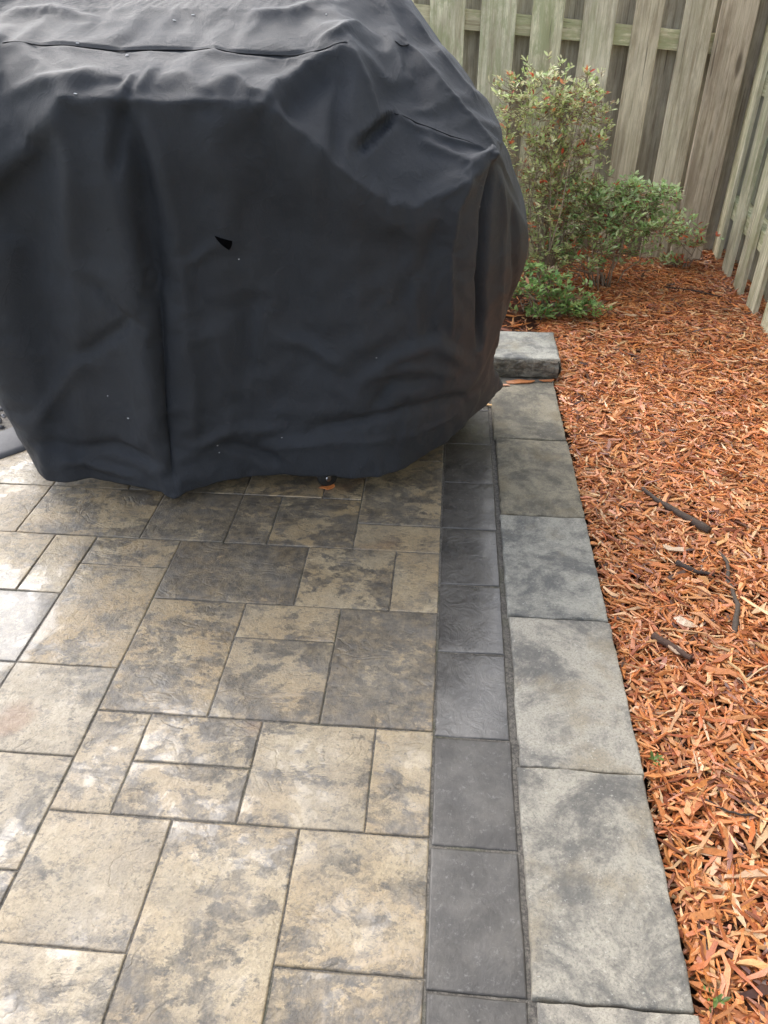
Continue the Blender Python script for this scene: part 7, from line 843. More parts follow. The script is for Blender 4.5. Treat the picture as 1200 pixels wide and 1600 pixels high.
(1,0,0,0,0,0,1,-5,-8,-9,-10,-10,-7,-2,0,-1,-4,-6,-7,-9,-10,-10,-10,-11,-7,-3,-6,-11,-11,-9,-11,-12,-12,-11,-10,-9,-9,-11,-17,-21,-17,-11,-10,-12,-12,-10,-5,-3,-8,-14,-17,-16,-12,-8,-4,-4,-9,-14,-14,-12,-12,-15,-15,-10,-12,-17,-16,-12,-13,-16,-15,-13,-10,-5,0,5,2,-2,-4,-5,-5,-6,-5,-3,-6,-11,-13,-13,-10,-8,-13,-14,-14,-13,-11,-9,-7,-7,-5,-1,-2,-2,-2,-3,-4,-7,-10,-13,-14,-10,-4,0,-2,-5,-6,-4,-5,-9,-13,-12,-10,-9,-10,-10,-11,-10,-3,1,-1,-2,-1,1,2,2,2,-6,-8,-5,-4,-4,-3,-3,-3,-3,-3,-3,-3,-3,-3,-2,-1,-1,-2,-2,-3,-5,-10,-15,-15,-6,0,1,1,-4,-6,-7,-8,-7,-4,0,1,-2,-6,-8,-9,-10,-11,-11,-11,-13,-15,-13,-6,-1),
(1,0,0,0,0,0,1,0,-6,-8,-9,-9,-7,-3,0,1,0,-2,-4,-5,-8,-8,-8,-5,-8,-3,-7,-10,-8,-5,-9,-10,-8,-7,-7,-8,-10,-13,-18,-20,-15,-8,-7,-10,-11,-9,-5,-2,-6,-12,-15,-15,-13,-9,-5,-2,-6,-12,-14,-13,-13,-14,-13,-8,-9,-14,-16,-15,-16,-15,-12,-12,-11,-6,-1,3,2,0,-2,-4,-4,-4,-2,0,-2,-7,-10,-12,-11,-10,-13,-12,-11,-9,-6,-4,-2,-2,-2,-3,-4,-4,-4,-4,-5,-6,-8,-12,-14,-12,-7,-1,1,-1,-2,-3,-5,-9,-12,-10,-6,-5,-6,-7,-8,-10,-4,1,2,-2,0,0,1,0,5,-2,-7,-11,-12,-12,-10,-9,-8,-8,-7,-7,-8,-8,-7,-6,-3,-1,-2,-2,-3,-6,-11,-15,-13,-5,1,2,1,-1,-1,-2,-3,-2,0,2,1,-3,-6,-8,-9,-10,-11,-12,-13,-14,-15,-13,-7,0),
(1,-3,0,0,-1,1,-1,1,-5,-7,-8,-8,-7,-4,-1,1,1,-1,-1,-2,-6,-6,-4,0,-5,-7,-8,-7,-4,-2,-7,-8,-5,-4,-6,-8,-10,-12,-17,-18,-13,-6,-4,-8,-9,-9,-6,-1,-4,-10,-13,-13,-12,-10,-6,-1,-4,-11,-13,-13,-13,-13,-10,-5,-6,-10,-14,-15,-14,-11,-8,-10,-11,-7,-2,1,1,1,-1,-3,-1,-3,-2,1,0,-5,-7,-9,-11,-11,-11,-9,-6,-4,-2,0,-2,-6,-7,-7,-8,-8,-8,-7,-7,-7,-8,-10,-14,-14,-10,-4,1,1,0,-2,-5,-8,-11,-9,-5,-2,-3,-4,-5,-6,-7,0,0,0,-1,-5,-3,-2,4,4,-1,-8,-13,-14,-14,-13,-13,-13,-13,-13,-13,-13,-12,-9,-5,-3,-2,-2,-3,-6,-11,-14,-10,-3,2,2,4,5,4,3,2,2,3,2,0,-4,-7,-7,-7,-9,-11,-12,-13,-15,-16,-14,-7,-2),
(1,-3,0,-1,1,-1,1,-1,1,-4,-7,-7,-6,-5,-2,0,0,0,0,0,-5,-3,-3,2,0,-5,-4,-5,-2,-1,-5,-4,-2,-4,-9,-10,-11,-13,-16,-16,-11,-4,-3,-6,-7,-7,-5,0,-2,-8,-11,-11,-11,-10,-6,-1,-2,-9,-11,-11,-11,-11,-8,-3,-3,-6,-10,-12,-11,-7,-5,-7,-9,-8,-2,0,0,1,1,0,0,0,0,0,1,-3,-3,-4,-8,-9,-7,-4,-2,-1,0,1,-4,-8,-10,-11,-11,-11,-11,-11,-10,-9,-9,-10,-12,-15,-13,-7,-1,2,1,0,-3,-7,-9,-8,-5,-2,-1,-1,-2,-2,-4,-4,0,0,-3,-4,-5,-4,0,3,3,0,-5,-10,-13,-13,-13,-14,-15,-15,-14,-14,-12,-10,-7,-3,-1,-1,-2,-5,-9,-11,-5,0,2,2,2,0,-2,2,2,2,2,1,-1,-4,-6,-5,-5,-8,-11,-13,-13,-14,-16,-14,-8,-1),
(1,0,0,1,-1,1,-1,1,-1,0,-4,-7,-6,-4,-3,0,1,1,0,1,-1,0,0,-1,2,-2,0,0,1,0,0,1,0,-5,-9,-10,-11,-12,-13,-13,-10,-3,-1,-4,-6,-6,-4,1,0,-3,-9,-8,-8,-8,-5,0,0,-8,-8,-8,-8,-8,-7,-1,-1,-2,-6,-10,-8,-3,-2,-4,-6,-6,0,0,1,-1,1,1,-1,1,0,0,1,0,0,0,-4,-6,-4,0,0,0,1,1,-2,-6,-9,-11,-12,-13,-13,-13,-13,-12,-12,-12,-14,-15,-16,-11,-4,0,2,2,-1,-4,-7,-7,-5,-2,0,0,0,0,0,0,1,1,1,-1,-3,-6,-6,-3,1,1,1,-3,-7,-8,-9,-10,-12,-12,-12,-12,-11,-9,-7,-3,-1,1,0,-3,-7,-7,-1,1,0,-5,-6,-7,-6,0,1,-1,-1,-1,-2,-3,-4,-3,-4,-7,-11,-13,-13,-14,-15,-13,-8,-2),
(1,0,1,0,1,-1,1,-1,1,-1,0,-6,-4,0,0,-1,1,-1,1,-1,2,-1,1,-1,2,-1,2,0,1,0,1,0,1,-4,-3,-8,-8,-9,-9,-9,-9,-2,-1,-2,-4,-3,-4,2,-1,0,-6,-4,-3,-5,-4,1,2,-5,-3,-5,-3,-4,-5,1,-2,0,-2,-6,-6,0,1,0,-1,1,-3,2,-2,1,-1,-1,2,-2,1,1,-2,1,1,1,1,-2,1,-1,0,0,0,0,0,-3,-6,-9,-10,-12,-13,-14,-14,-15,-15,-16,-17,-19,-18,-14,-8,-3,0,2,2,0,-3,-5,-6,-4,-1,0,1,1,1,-1,-3,-1,0,-1,-3,-5,-7,-7,-5,-2,0,1,0,-2,-4,-6,-7,-8,-8,-9,-9,-8,-6,-3,0,2,2,1,-3,-1,1,0,-5,-10,-11,-11,-8,-1,-3,-5,-6,-6,-5,-4,-3,-2,-3,-7,-11,-13,-13,-14,-14,-13,-8,-1),
(1,0,0,1,-1,2,-1,1,-1,1,1,-4,1,1,-1,0,2,-2,1,-1,0,1,-1,2,-1,3,-1,1,0,-1,1,-1,1,-2,1,-5,-2,-5,-5,-4,-6,0,0,0,-1,0,-2,2,-1,2,-2,0,1,-1,1,-2,3,-2,1,0,0,1,-3,2,-1,1,1,-1,1,-2,2,0,1,-1,1,-2,1,-2,1,-1,-2,1,-2,1,-2,0,1,1,0,2,-1,1,-1,0,0,0,0,0,-3,-5,-7,-10,-12,-13,-15,-15,-16,-17,-18,-19,-19,-16,-11,-7,-3,0,2,2,0,-2,-4,-5,-3,-1,1,1,1,-3,-3,-4,-3,-3,-4,-6,-7,-7,-6,-3,-1,0,1,2,0,-1,-1,-2,-2,-3,-4,-4,-3,-1,1,2,2,2,2,1,-1,-6,-11,-14,-14,-10,-4,-1,-6,-8,-9,-9,-8,-8,-6,-3,-3,-7,-11,-13,-13,-13,-14,-12,-7,-2),
(0,0,1,-1,1,-1,1,-1,1,-1,1,-3,2,-1,-1,2,-1,-1,1,-2,1,-2,1,-2,0,2,-1,1,-2,1,-1,1,-2,2,1,-2,1,-1,0,1,-3,2,-1,1,-1,1,-2,2,-1,0,2,-1,2,-2,2,-1,0,2,-2,2,-1,2,-2,2,-1,1,-1,1,-1,1,-2,2,-1,0,-1,1,-2,1,-2,1,0,-2,1,-2,1,-2,0,-1,1,1,2,-1,1,-1,0,-1,0,0,0,-1,-4,-6,-9,-11,-13,-14,-16,-17,-18,-19,-19,-17,-15,-11,-8,-4,-1,2,2,1,-1,-3,-5,-4,-2,1,1,2,0,-1,-3,-4,-5,-6,-7,-7,-6,-4,-2,-1,0,1,2,2,1,1,1,1,0,0,0,0,1,1,0,0,-2,-5,-10,-14,-16,-15,-11,-6,-3,-5,-9,-10,-9,-7,-6,-5,-5,-3,-4,-8,-12,-13,-13,-13,-13,-12,-8,-1),
(0,0,-1,1,-1,2,-2,1,-1,1,-2,1,-1,1,-1,1,-1,1,-2,1,-2,1,-1,1,-1,2,0,-2,1,-2,1,-2,1,0,-2,2,0,-1,2,-1,2,-2,2,-1,0,2,-2,2,-1,-1,2,-2,2,-2,2,-1,-1,2,-2,2,-1,-1,2,-2,2,-1,2,-1,1,-1,1,-2,2,-1,1,-1,1,-1,2,-2,1,0,-2,2,-2,1,-2,-2,1,-1,1,3,0,2,-1,-1,0,0,0,0,0,-2,-5,-7,-9,-11,-13,-15,-17,-19,-19,-19,-17,-15,-12,-9,-5,-1,2,2,1,-2,-4,-2,0,0,1,4,5,4,3,2,0,-1,-3,-4,-5,-4,-3,-2,0,0,0,-1,-1,1,0,0,0,0,-1,-1,-2,-3,-5,-8,-11,-15,-18,-19,-18,-13,-7,-4,-5,-9,-12,-11,-9,-6,-5,-3,-2,-2,-5,-10,-13,-13,-12,-12,-13,-11,-7,-1),
(0,1,1,-1,2,-1,1,-1,2,-2,1,-2,1,-1,2,-2,1,-2,1,-2,1,-2,1,-2,1,-1,-2,2,-1,1,-1,1,-2,1,-2,2,-1,0,1,-2,1,-2,2,-2,2,-1,1,-1,2,-2,1,0,-1,2,-2,2,-2,1,0,-1,2,-2,1,0,-1,1,-2,1,-1,1,-1,1,-1,2,-2,1,-1,1,-2,2,-2,0,1,-2,2,-2,0,0,-3,1,-1,-1,2,1,2,1,0,0,0,0,0,0,-1,-2,-4,-6,-8,-11,-14,-16,-18,-19,-19,-18,-16,-13,-10,-6,-2,1,3,2,0,-4,-3,-8,-6,-3,1,4,6,7,7,6,4,2,-1,-3,-3,-1,1,0,-1,-3,-4,-6,-8,-10,-11,-12,-13,-14,-15,-16,-17,-18,-19,-20,-21,-19,-14,-9,-4,-4,-8,-11,-11,-11,-9,-7,-4,-2,-2,-4,-8,-12,-14,-13,-11,-11,-12,-11,-7,-1),
(1,-1,-1,2,-2,1,-1,1,-1,2,-2,1,-2,1,-1,1,-2,1,-2,1,-2,1,-2,1,-1,1,-1,2,-1,-1,2,-2,1,1,-2,2,-2,2,-2,0,1,-2,2,-2,1,1,-1,2,-2,1,-2,2,-2,1,0,-2,2,-2,2,-1,0,1,-2,2,0,-1,2,-2,1,-1,2,-2,1,-1,2,-1,1,-1,1,-2,2,-2,-1,2,-2,2,-1,0,1,-3,0,-1,-2,1,1,2,2,1,0,0,0,0,0,0,0,-1,-3,-5,-8,-11,-14,-17,-18,-19,-18,-17,-14,-12,-7,-3,1,3,3,0,-3,-3,-6,-7,-7,-5,-3,1,4,6,8,6,3,0,-1,-1,1,1,0,0,-1,-3,-7,-10,-13,-15,-17,-18,-18,-18,-18,-18,-18,-17,-16,-14,-10,-5,-2,-2,-5,-7,-7,-7,-5,-4,-2,-2,-4,-7,-12,-14,-14,-11,-10,-10,-11,-11,-6,-1),
(0,1,1,-2,1,-1,1,-1,2,-2,1,-2,1,-1,2,-2,2,-2,1,-1,1,-1,1,0,1,-2,2,-2,1,1,-2,1,1,-2,2,-2,1,-1,0,1,-2,1,-1,1,-2,1,-2,2,-2,2,-1,-1,2,-2,1,0,-1,2,-2,2,-2,1,-1,1,-1,1,-1,1,-1,1,-1,1,-1,1,-2,3,-2,1,0,0,-2,2,1,-2,2,-2,2,-1,-1,2,-2,-2,1,-2,-2,0,1,2,2,2,1,0,0,0,0,0,0,-1,-2,-5,-7,-11,-14,-17,-18,-19,-18,-16,-13,-9,-5,-1,3,5,5,3,-1,-3,-5,-7,-8,-7,-5,-1,3,7,8,6,2,0,1,-2,-2,-2,-2,-4,-7,-10,-12,-13,-13,-12,-12,-11,-11,-10,-10,-9,-8,-6,-4,-2,-1,0,-1,-1,-1,-1,-1,-1,-2,-4,-7,-11,-14,-15,-13,-9,-8,-9,-10,-10,-6,0),
(1,-2,-2,1,-1,1,-1,3,-2,1,-1,1,-2,2,-2,1,-1,0,1,-1,1,-1,2,-2,-1,2,-2,1,1,-2,1,-1,-1,2,-2,2,-1,1,0,-1,2,-2,1,-1,1,-1,1,-1,1,-2,2,-1,2,-2,1,-2,1,-1,1,-1,1,-1,2,-1,1,-1,1,-2,1,-1,-2,2,-1,0,0,-1,3,-1,-2,2,-1,-1,-1,1,-2,2,-2,2,0,-1,2,2,-2,1,1,-2,-2,0,0,1,2,2,1,0,0,0,0,0,0,-1,-2,-4,-8,-11,-14,-16,-18,-18,-17,-15,-12,-8,-4,0,2,3,2,0,-1,-3,-6,-8,-8,-7,-4,0,4,7,7,5,2,-2,-3,-4,-5,-7,-8,-9,-10,-10,-10,-9,-8,-7,-6,-6,-5,-4,-4,-3,-2,-2,-3,-3,-3,-2,-1,1,1,-1,-3,-6,-10,-13,-15,-13,-10,-7,-7,-8,-10,-9,-5,0),
(-2,2,2,-1,1,-1,3,-2,1,-1,1,-2,2,-1,1,0,-1,1,-2,1,-2,2,-2,1,2,-1,0,1,-2,2,-2,1,2,-2,1,-1,1,-1,1,-2,1,-2,1,0,-2,2,-1,-1,2,-2,2,-1,0,1,-2,1,-1,1,-2,1,-2,1,-1,1,-1,1,-1,1,-2,1,1,-2,2,-2,0,0,-2,2,1,-2,2,-1,1,0,1,-2,2,-2,1,0,-2,1,2,-2,-2,1,1,-2,-1,-1,0,0,2,2,2,1,0,0,0,0,0,-1,-2,-4,-7,-11,-13,-16,-17,-17,-16,-14,-12,-8,-4,-1,1,1,1,1,-1,-4,-7,-8,-8,-6,-4,-1,2,3,3,5,5,4,3,2,0,-1,-2,-2,-3,-3,-3,-3,-3,-3,-4,-4,-5,-5,-5,-7,-8,-9,-9,-7,-5,0,1,-1,-5,-9,-12,-14,-14,-11,-8,-6,-6,-8,-9,-8,-5,1),
(1,-1,-1,1,-1,3,-2,0,0,0,1,-2,2,1,0,-2,2,-2,1,-2,1,-2,1,-1,0,-1,1,-2,2,-2,1,-1,-2,1,-1,1,-1,1,-2,1,-2,1,-2,1,1,-1,-1,2,-1,1,-2,2,-2,1,-2,1,-1,0,0,-2,2,-2,2,-2,2,-1,0,2,-1,0,-1,1,-2,2,-1,0,1,-2,1,2,-2,2,-1,-1,0,1,-2,2,-2,0,1,-1,-1,2,2,-2,-2,1,-1,-1,-2,-1,-1,1,1,2,2,1,1,0,0,0,0,0,-2,-4,-7,-9,-12,-14,-15,-16,-15,-14,-12,-9,-6,-3,-1,1,1,-1,-4,-6,-8,-8,-8,-7,-5,-4,-4,0,4,5,4,4,3,3,2,2,1,0,-1,-2,-3,-4,-5,-6,-8,-9,-10,-11,-12,-12,-11,-8,-4,0,0,-3,-7,-11,-13,-14,-11,-8,-5,-4,-6,-8,-9,-8,-3,2),
(1,1,-1,-1,2,-1,0,0,-1,1,-2,2,-1,-1,-1,2,-2,1,-1,1,-1,1,-1,1,-2,1,-2,2,-1,1,-1,1,-2,1,-1,0,1,-2,1,-2,1,-1,1,-1,-1,1,1,-2,1,-1,1,-1,1,-1,2,-1,1,-1,0,0,-1,1,-2,1,-2,1,0,-2,2,-1,-1,0,1,-2,2,-1,0,1,-2,0,2,-2,1,2,-1,0,1,-2,2,-1,0,1,1,-2,-1,3,2,-2,1,0,1,-2,-1,-2,-1,0,0,2,2,2,1,0,0,0,0,0,0,-2,-5,-7,-9,-11,-12,-13,-13,-12,-9,-5,-2,0,1,0,-2,-4,-7,-8,-8,-7,-6,-6,-7,-3,-6,-5,-5,-5,-5,-6,-6,-6,-6,-5,-6,-6,-7,-7,-8,-9,-11,-13,-14,-14,-14,-12,-9,-5,-1,0,-1,-5,-9,-12,-13,-12,-8,-5,-3,-4,-6,-8,-9,-6,-1,4),
(-3,-2,2,2,-1,0,1,-1,2,-2,2,-1,0,1,1,-2,1,-1,1,-2,1,-1,1,-1,2,-1,1,-2,1,-1,1,-1,1,-1,1,0,-1,1,-1,1,-1,1,-1,1,1,-2,0,1,-2,1,-1,1,-1,1,-1,1,-1,1,-2,0,0,-1,1,-2,1,-2,1,0,-2,2,2,-1,0,1,-2,2,-1,-1,2,-1,-1,2,-2,-2,1,0,-1,1,-3,2,-1,-2,-2,1,1,-1,2,3,-1,-1,-1,1,-1,0,-1,-2,-1,-1,-1,0,1,2,2,1,0,0,0,0,0,0,-2,-4,-6,-7,-9,-10,-11,-9,-5,-2,0,1,1,0,-3,-6,-7,-5,-2,-2,-3,-5,-2,-4,-5,-6,-7,-8,-10,-11,-12,-12,-13,-13,-13,-14,-14,-14,-15,-15,-15,-14,-13,-10,-6,-2,0,-1,-4,-7,-11,-13,-12,-9,-5,-3,-3,-5,-7,-8,-8,-4,2,6),
(2,2,1,-1,0,1,-2,2,-2,2,0,-1,1,-2,-2,1,-1,1,-1,2,-1,1,-1,1,-2,1,-1,1,-1,1,-1,-1,1,0,-1,1,-1,1,-1,1,-1,1,-1,1,-2,1,1,-1,1,-1,2,-1,1,-1,1,-1,1,-1,1,-2,1,0,-1,1,-2,2,-2,1,1,-2,-2,2,-1,0,1,-2,2,-1,-2,2,0,-2,2,2,-2,1,0,0,2,-2,1,1,1,-2,-2,1,-2,-1,3,3,1,-1,0,-1,0,1,-1,0,-1,-2,-1,-1,0,1,2,0,1,1,0,0,0,0,0,0,-1,-3,-6,-7,-8,-7,-6,-3,0,2,0,-3,-6,-6,-3,1,2,3,1,0,-1,-1,-1,-2,-3,-5,-7,-9,-10,-11,-12,-13,-13,-14,-14,-14,-14,-12,-10,-6,-3,0,0,-2,-6,-9,-11,-11,-9,-5,-2,-2,-3,-6,-8,-8,-6,1,6,8),
(-1,-2,-2,2,1,-2,2,-1,0,1,-2,1,-2,1,2,-1,1,-1,1,-2,1,-1,1,-1,1,-1,1,0,1,-1,-1,2,-2,-1,1,-1,2,-1,1,-1,1,-1,1,-2,1,1,-2,1,-1,1,-1,1,-1,1,-1,1,-1,1,-1,1,-2,1,0,-1,1,-2,2,-1,1,0,1,-2,2,-1,1,1,-2,2,2,-2,1,1,-2,-2,2,-2,1,0,-1,2,-2,-2,-2,1,1,-2,1,0,-2,-1,2,3,-1,-1,-2,-1,1,-1,1,0,0,-1,-2,-1,-1,1,0,0,1,0,1,0,0,0,0,1,0,0,0,0,-3,-4,-4,-1,2,1,-2,-6,-6,-4,-2,0,1,0,1,1,1,0,-1,-2,-4,-5,-7,-8,-10,-10,-11,-11,-11,-11,-11,-9,-7,-3,0,1,-1,-4,-7,-9,-10,-8,-5,-2,0,-1,-4,-7,-8,-6,-2,6,8,7),
(2,1,0,-1,-2,1,0,-1,2,-2,2,-1,2,-1,-1,0,-1,1,-2,1,-1,1,0,-1,1,-1,1,-2,-2,2,2,-2,1,1,-1,1,-1,1,-1,1,-1,1,-1,1,-1,-1,1,-1,1,-1,0,2,-1,0,0,-1,1,-1,1,-1,1,-1,1,0,0,1,-2,2,-2,1,0,1,-2,1,-1,-1,1,-2,-1,2,-2,0,1,1,-2,2,-1,1,0,-1,2,2,2,-2,-2,1,-2,-1,1,0,-2,-1,3,3,1,-1,-2,0,-1,-1,0,1,1,-1,1,-2,0,0,-1,1,0,1,0,1,-1,1,-1,1,0,1,-1,0,-1,-1,1,2,0,-3,-5,-6,-5,-5,-4,-3,-1,0,0,0,0,-1,-2,-4,-5,-7,-8,-9,-9,-9,-8,-8,-8,-6,-4,-1,2,1,-2,-5,-7,-7,-6,-4,-2,0,0,-2,-5,-7,-7,-3,2,8,6,4),
(-3,-1,2,2,1,0,-2,2,-2,2,-1,1,-1,1,1,1,1,-2,2,0,1,0,-2,2,-1,1,-2,2,2,-1,0,-1,1,-2,1,-2,1,-2,1,-1,1,-1,1,-1,1,1,-1,1,-1,1,-1,0,1,-2,1,0,-1,1,-1,1,-1,1,-2,1,-1,0,1,-1,2,-2,-1,1,-2,0,-1,1,-1,1,0,-1,2,-1,0,-1,1,-2,1,-2,0,1,-2,0,-1,2,2,-1,1,1,-1,-1,0,0,-2,-1,2,2,2,-1,-2,0,-1,-1,0,1,0,1,-1,0,0,-1,1,-1,1,-1,1,-1,1,-1,1,-1,1,0,0,0,-1,0,2,0,0,0,0,0,0,0,0,2,2,2,2,1,1,0,-2,-3,-4,-5,-5,-4,-4,-4,-4,-3,-2,1,2,1,-3,-4,-4,-4,-3,-1,1,2,0,-3,-6,-7,-6,-1,4,7,1,0),
(2,-2,-3,-3,-3,-2,3,-2,2,-2,-1,-2,-1,-2,-2,-2,-2,3,-1,-1,-1,-1,2,-1,-1,-1,2,-1,-2,0,-1,2,-2,1,-1,2,-1,1,-1,0,-1,2,-1,1,-1,-1,2,-1,0,-1,1,-1,-1,2,-1,-1,1,-1,1,-1,1,-1,1,-1,1,-1,1,-1,2,0,1,-1,2,-1,1,-1,0,1,-1,1,-1,1,-1,0,-1,2,-1,1,-1,-1,2,-1,1,-1,-1,2,-1,-1,0,0,-2,-1,0,-2,-1,-1,0,3,1,-1,0,-1,-1,-1,0,-1,1,-1,-1,1,-1,0,-1,0,-1,0,-1,1,-1,1,-1,1,-1,-1,0,-1,-1,2,0,0,0,0,0,1,-1,0,0,0,0,0,1,0,1,0,0,0,0,0,0,0,0,0,0,1,0,0,0,0,0,0,0,0,2,2,-1,-3,-4,-4,-3,1,5,5,0,0),
)

def cr(p0, p1, p2, p3, t): return .5 * ((2 * p1) + (-p0 + p2) * t + (2 * p0 - 5 * p1 + 4 * p2 - p3) * t * t + (-p0 + 3 * p1 - 3 * p2 + p3) * t ** 3)
Cn = np.array(COVER_RINGS); NL, NC, _ = Cn.shape
cols_ = [(j, k / n_) for j in range(NC) for n_ in [(12 if j < 15 else 5)] for k in range(n_)]
rg = np.stack([cr(Cn[:, (j - 1) % NC], Cn[:, j], Cn[:, (j + 1) % NC], Cn[:, (j + 2) % NC], t) for j, t in cols_], 1)
ext = np.concatenate([2 * rg[:1] - rg[1:2], rg, 2 * rg[-1:] - rg[-2:-1]])
LV = 18
rows_ = [cr(ext[i], ext[i + 1], ext[i + 2], ext[i + 3], k / LV) for i in range(NL - 1) for k in range(LV)] + [rg[-1]]
# roof rows shrinking to the middle line
last = rg[-1]; cen = np.array([0, last[:, 1].mean(), 1.335])
for f in (.2, .4, .6, .8, .97):
    q = last.copy(); q[:, 1] = q[:, 1] * (1 - f) + cen[1] * f; q[:, 2] = q[:, 2] * (1 - f) + 1.337 * f
    xm = last[:, 0].mean(); q[:, 0] = xm + (q[:, 0] - xm) * (1 - f * .15); rows_.append(q)
CV = np.array(rows_)                       # (rows, cols, 3)
NRw, NCl = CV.shape[:2]
def normals(G):
    du = np.roll(G, -1, 1) - np.roll(G, 1, 1); dv = np.gradient(G, axis=0)
    n_ = np.cross(du, dv); return n_ / (np.linalg.norm(n_, axis=2, keepdims=True) + 1e-9)
Nn = normals(CV)
disp = np.zeros((NRw, NCl))
for pts, amp, wd, kind in COVER_FOLDS:
    best = np.full((NRw, NCl), 1e9); tt = np.zeros((NRw, NCl)); pts = np.array(pts); ns = len(pts) - 1
    for s_ in range(ns):
        a_, b_ = pts[s_], pts[s_ + 1]; ab = b_ - a_
        t = np.clip(((CV - a_) @ ab) / (ab @ ab), 0, 1)
        d = np.linalg.norm(CV - (a_ + t[..., None] * ab), axis=2)
        m_ = d < best; best = np.where(m_, d, best); tt = np.where(m_, (s_ + t) / ns, tt)
    env = np.clip(np.minimum(tt, 1 - tt) * 5 + .25, 0, 1) if kind == 'g' else np.clip(np.minimum(tt, 1 - tt) * 8 + .4, 0, 1)
    prof_ = np.exp(-(best / wd) ** 2) if kind == 'g' else np.exp(-best / wd)
    disp += amp * env * prof_
hz = CV[..., 2]
for i in range(NRw):
    for j in range(NCl):
        x, y, z = CV[i, j]
        low = max(0, 1 - z / .45)
        v1 = mnoise.noise(Vector((x * 5.5, y * 5.5, z * 2.2 + 7)))
        v2 = mnoise.noise(Vector((x * 14, y * 14, z * 8)))
        v3 = 1 - abs(mnoise.noise(Vector((x * 9 + v1, y * 9, z * 7 + 3)))) * 2
        disp[i, j] += .007 * v1 + .0015 * v2 + (.002 + .004 * low) * (v3 - .5) + .0022 * low * mnoise.noise(Vector((x * 30, y * 30, z * 26)))
CV = CV + Nn * disp[..., None]
# fine drape of the cloth: creases in steps of 0.4 mm along the surface normal, one per mesh point
cr_ = np.zeros((NRw, NCl)); cq = np.array(CREASES); cr_[:cq.shape[0], :cq.shape[1]] = cq
CV = CV + normals(CV) * cr_[..., None] * .0004
for j in range(NCl):
    x, y, z = CV[0, j]
    dzh = .007 * mnoise.noise(Vector((x * 14, y * 14, 0)))
    for i in range(8): CV[i, j, 2] += dzh * (1 - i / 8)
# twice as fine by Catmull-Rom in both directions
def refine(G, wrap):
    if wrap: g0, g1, g2, g3 = np.roll(G, 1, 0), G, np.roll(G, -1, 0), np.roll(G, -2, 0)
    else:
        e_ = np.concatenate([2 * G[:1] - G[1:2], G, 2 * G[-1:] - G[-2:-1]]); g0, g1, g2, g3 = e_[:-3], e_[1:-2], e_[2:-1], e_[3:]
    mid = cr(g0, g1, g2, g3, .5)
    out_ = np.empty((len(g1) + len(mid),) + G.shape[1:]); out_[0::2] = g1; out_[1::2] = mid
    return out_ if wrap else np.concatenate([out_, G[-1:]])
CV = refine(CV, False); CV = np.moveaxis(refine(np.moveaxis(CV, 1, 0), True), 0, 1)
NRw, NCl = CV.shape[:2]
Nn = normals(CV)
inner = (CV[:8] - Nn[:8] * .004)[::-1]
idx = np.arange(NRw * NCl).reshape(NRw, NCl)
def quads(idx): return np.stack([idx[:-1], np.roll(idx, -1, 1)[:-1], np.roll(idx, -1, 1)[1:], idx[1:]], -1).reshape(-1, 4)
F = quads(idx)
V = CV.reshape(-1, 3)
ii = np.arange(8 * NCl).reshape(8, NCl) + len(V)
V = np.concatenate([V, inner.reshape(-1, 3)])
F = np.concatenate([F, np.stack([idx[0], ii[-1], np.roll(ii[-1], -1), np.roll(idx[0], -1)], -1), quads(ii)])
cover = mesh_obj('grill_cover', V, F, M_COVER, None, True)
tag(cover, 'large creased black fabric cover draped over a grill on the patio', 'grill cover')
flatP, flatN = CV.reshape(-1, 3), Nn.reshape(-1, 3)
if flatN[np.linalg.norm(flatP - np.array(TEAR_SPOTS[0]), axis=1).argmin()][1] > 0: flatN = -flatN
def on_cloth(p):
    d_ = np.linalg.norm(flatP - np.array(p), axis=1); k = np.argsort(d_)[:6]; w_ = 1 / (d_[k] + 1e-4); w_ /= w_.sum()
    n_ = (flatN[k] * w_[:, None]).sum(0); n_ /= np.linalg.norm(n_)
    c_ = (flatP[k] * w_[:, None]).sum(0); p = np.array(p); return p - n_ * np.dot(p - c_, n_), n_
# sewn seams: a thin folded ridge that runs over the cloth
M_SEAM = plain('seam_thread', (.008, .009, .011), .8, .2)
for sm in SEAMS:
    sm = np.array(sm); dens = []
    for i in range(len(sm) - 1):
        for f in np.linspace(0, 1, 12, endpoint=False): dens.append(sm[i] * (1 - f) + sm[i + 1] * f)
    dens.append(sm[-1])
    P0 = []
    for p in dens:
        c_, n_ = on_cloth(p); c_, n_ = on_cloth(c_); P0.append(c_ + n_ * .0006)
    P0 = np.array(P0)
    for _ in range(8): P0[1:-1] = (P0[:-2] + P0[1:-1] * 2 + P0[2:]) / 4
    a_ = Acc(); tube(a_, P0, [.0005] + [.0015] * (len(P0) - 2) + [.0005], 5); a_.build('seam', M_SEAM, cover, True)
# small triangular tear, black inside, one lip curling out
M_TEAR = plain('dark_tear_inside', (.003, .003, .0035), .95, .0)
tp = [on_cloth(p) for p in TEAR_SPOTS]
cpt = sum(q[0] for q in tp) / 3; npt = tp[0][1]
ring_ = []
for i in range(3):
    a_, b_ = tp[i][0], tp[(i + 1) % 3][0]
    for f in (0, .25, .5, .75): ring_.append(a_ * (1 - f) + b_ * f - (cpt - (a_ + b_) / 2) * .18 * math.sin(math.pi * f))
ring_ = np.array([on_cloth(p)[0] + npt * .0026 for p in ring_])
Vt = np.concatenate([ring_, ring_ - npt * .010, [on_cloth(cpt)[0] + npt * .0034]])
Ft = [[i, (i + 1) % 12, 24] for i in range(12)] + [[i, 12 + i, 12 + (i + 1) % 12] for i in range(12)] + [[i, 12 + (i + 1) % 12, (i + 1) % 12] for i in range(12)]
mesh_obj('tear', Vt, Ft, M_TEAR, cover)['label'] = 'small black triangular tear'
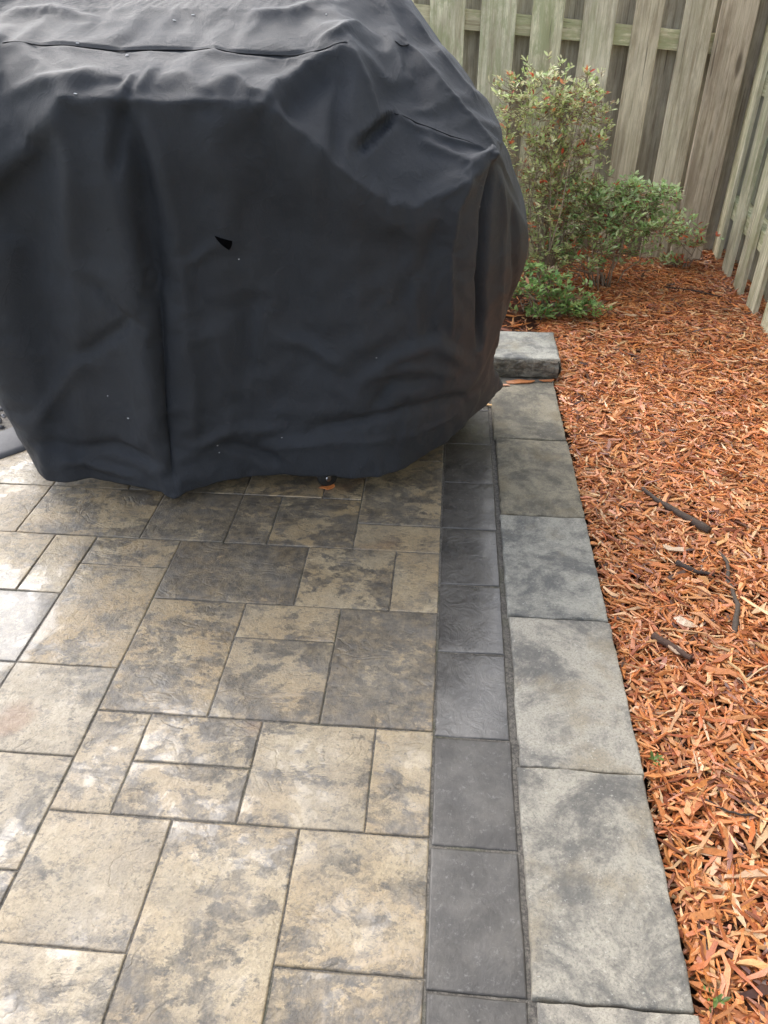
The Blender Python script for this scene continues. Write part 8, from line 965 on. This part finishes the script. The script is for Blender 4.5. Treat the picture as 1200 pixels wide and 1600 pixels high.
# small white slivers on the cloth, painted stand-ins for rain glints
M_GLINT = plain('painted_glint', (.72, .73, .76), .5, .4)
for q, p in enumerate(GLINT_SPOTS):
    c0, n0 = on_cloth(p)
    L_ = .0040 if q < 5 or q == 6 else .0019
    tx = np.array([1., 0, .05 * (q % 3)]); tx -= n0 * tx.dot(n0); tx /= np.linalg.norm(tx); ty = np.cross(n0, tx)
    vv = [c0 + tx * (a * L_) + ty * (b * .0008) + n0 * h for h in (.0004, .0018) for a, b in ((-1, -.4), (-.5, -1), (.6, -.9), (1, .3), (.4, 1), (-.6, .9))]
    ff = [[i, (i + 1) % 6, 6 + (i + 1) % 6, 6 + i] for i in range(6)] + [[6, 7, 8, 9], [6, 9, 10, 11]]
    mesh_obj('glint_sliver', np.array(vv), np.array(ff), M_GLINT, cover)

# the grill itself: only one caster shows below the hem
grill = empty('gas_grill', (-.57, 2.32, 0), label='gas grill hidden under the black cover, only a caster wheel shows below the hem', cat='grill')
def box(name, c, s_, mat, parent, bev=.01):
    a = Acc(); x, y, z = [v / 2 for v in s_]
    V = [(sx * (x - (bev if k in (0, 3) else 0)), sy * (y - (bev if k in (0, 3) else 0)), zz) for k, zz in enumerate((-z, -z + bev, z - bev, z)) for sx, sy in ((-1, -1), (1, -1), (1, 1), (-1, 1))]
    F = [[k * 4 + q, k * 4 + (q + 1) % 4, (k + 1) * 4 + (q + 1) % 4, (k + 1) * 4 + q] for k in range(3) for q in range(4)] + [[3, 2, 1, 0], [12, 13, 14, 15]]
    a.add(np.array(V), np.array(F)); o = a.build(name, mat, parent); o.location = c; return o
box('cabinet', (0, .03, .42), (.78, .46, .56), M_METAL, grill)
box('firebox', (0, .06, .80), (.80, .44, .16), M_METAL, grill)
box('lid', (0, .10, .98), (.74, .34, .18), M_METAL, grill, .04)
box('side_shelf', (.53, .08, .80), (.20, .36, .03), M_METAL, grill)
box('side_shelf', (-.53, .08, .80), (.20, .36, .03), M_METAL, grill)
box('base_shelf', (0, .0, .125), (.80, .46, .03), M_METAL, grill)
def caster(x, y):
    a = Acc(); prof = [(0, -.014), (.026, -.014), (.031, -.010), (.033, 0), (.031, .010), (.026, .014), (0, .014)]
    V = [(r_ * math.cos(t_), w_, r_ * math.sin(t_)) for t_ in np.linspace(0, 2 * math.pi, 24, endpoint=False) for r_, w_ in prof]
    np_ = len(prof)
    F = [[i * np_ + k, i * np_ + k + 1, ((i + 1) % 24) * np_ + k + 1, ((i + 1) % 24) * np_ + k] for i in range(24) for k in range(np_ - 1)]
    a.add(np.array(V), np.array(F)); w_ = a.build('wheel', M_RUBBER, grill, True); w_.location = (x, y, .035); w_.rotation_euler = (0, 0, .5)
    b = Acc(); tube(b, [(0, -.016, 0), (0, .016, 0)], [.009, .009], 12); h = b.build('hub', M_CHROME, w_, True)
    c = Acc()
    for s_ in (-1, 1):
        tube(c, [(0, s_ * .019, 0), (.004, s_ * .019, .03), (.012, s_ * .012, .052)], [.006, .007, .008], 8)
    tube(c, [(.012, 0, .045), (.012, 0, .08)], [.016, .016], 12)
    c.build('fork', M_CHROME, w_, True)
caster(.218, -.262)
caster(-.34, -.20)
box('front_leg', (.23, -.22, .10), (.03, .03, .06), M_METAL, grill, .004)
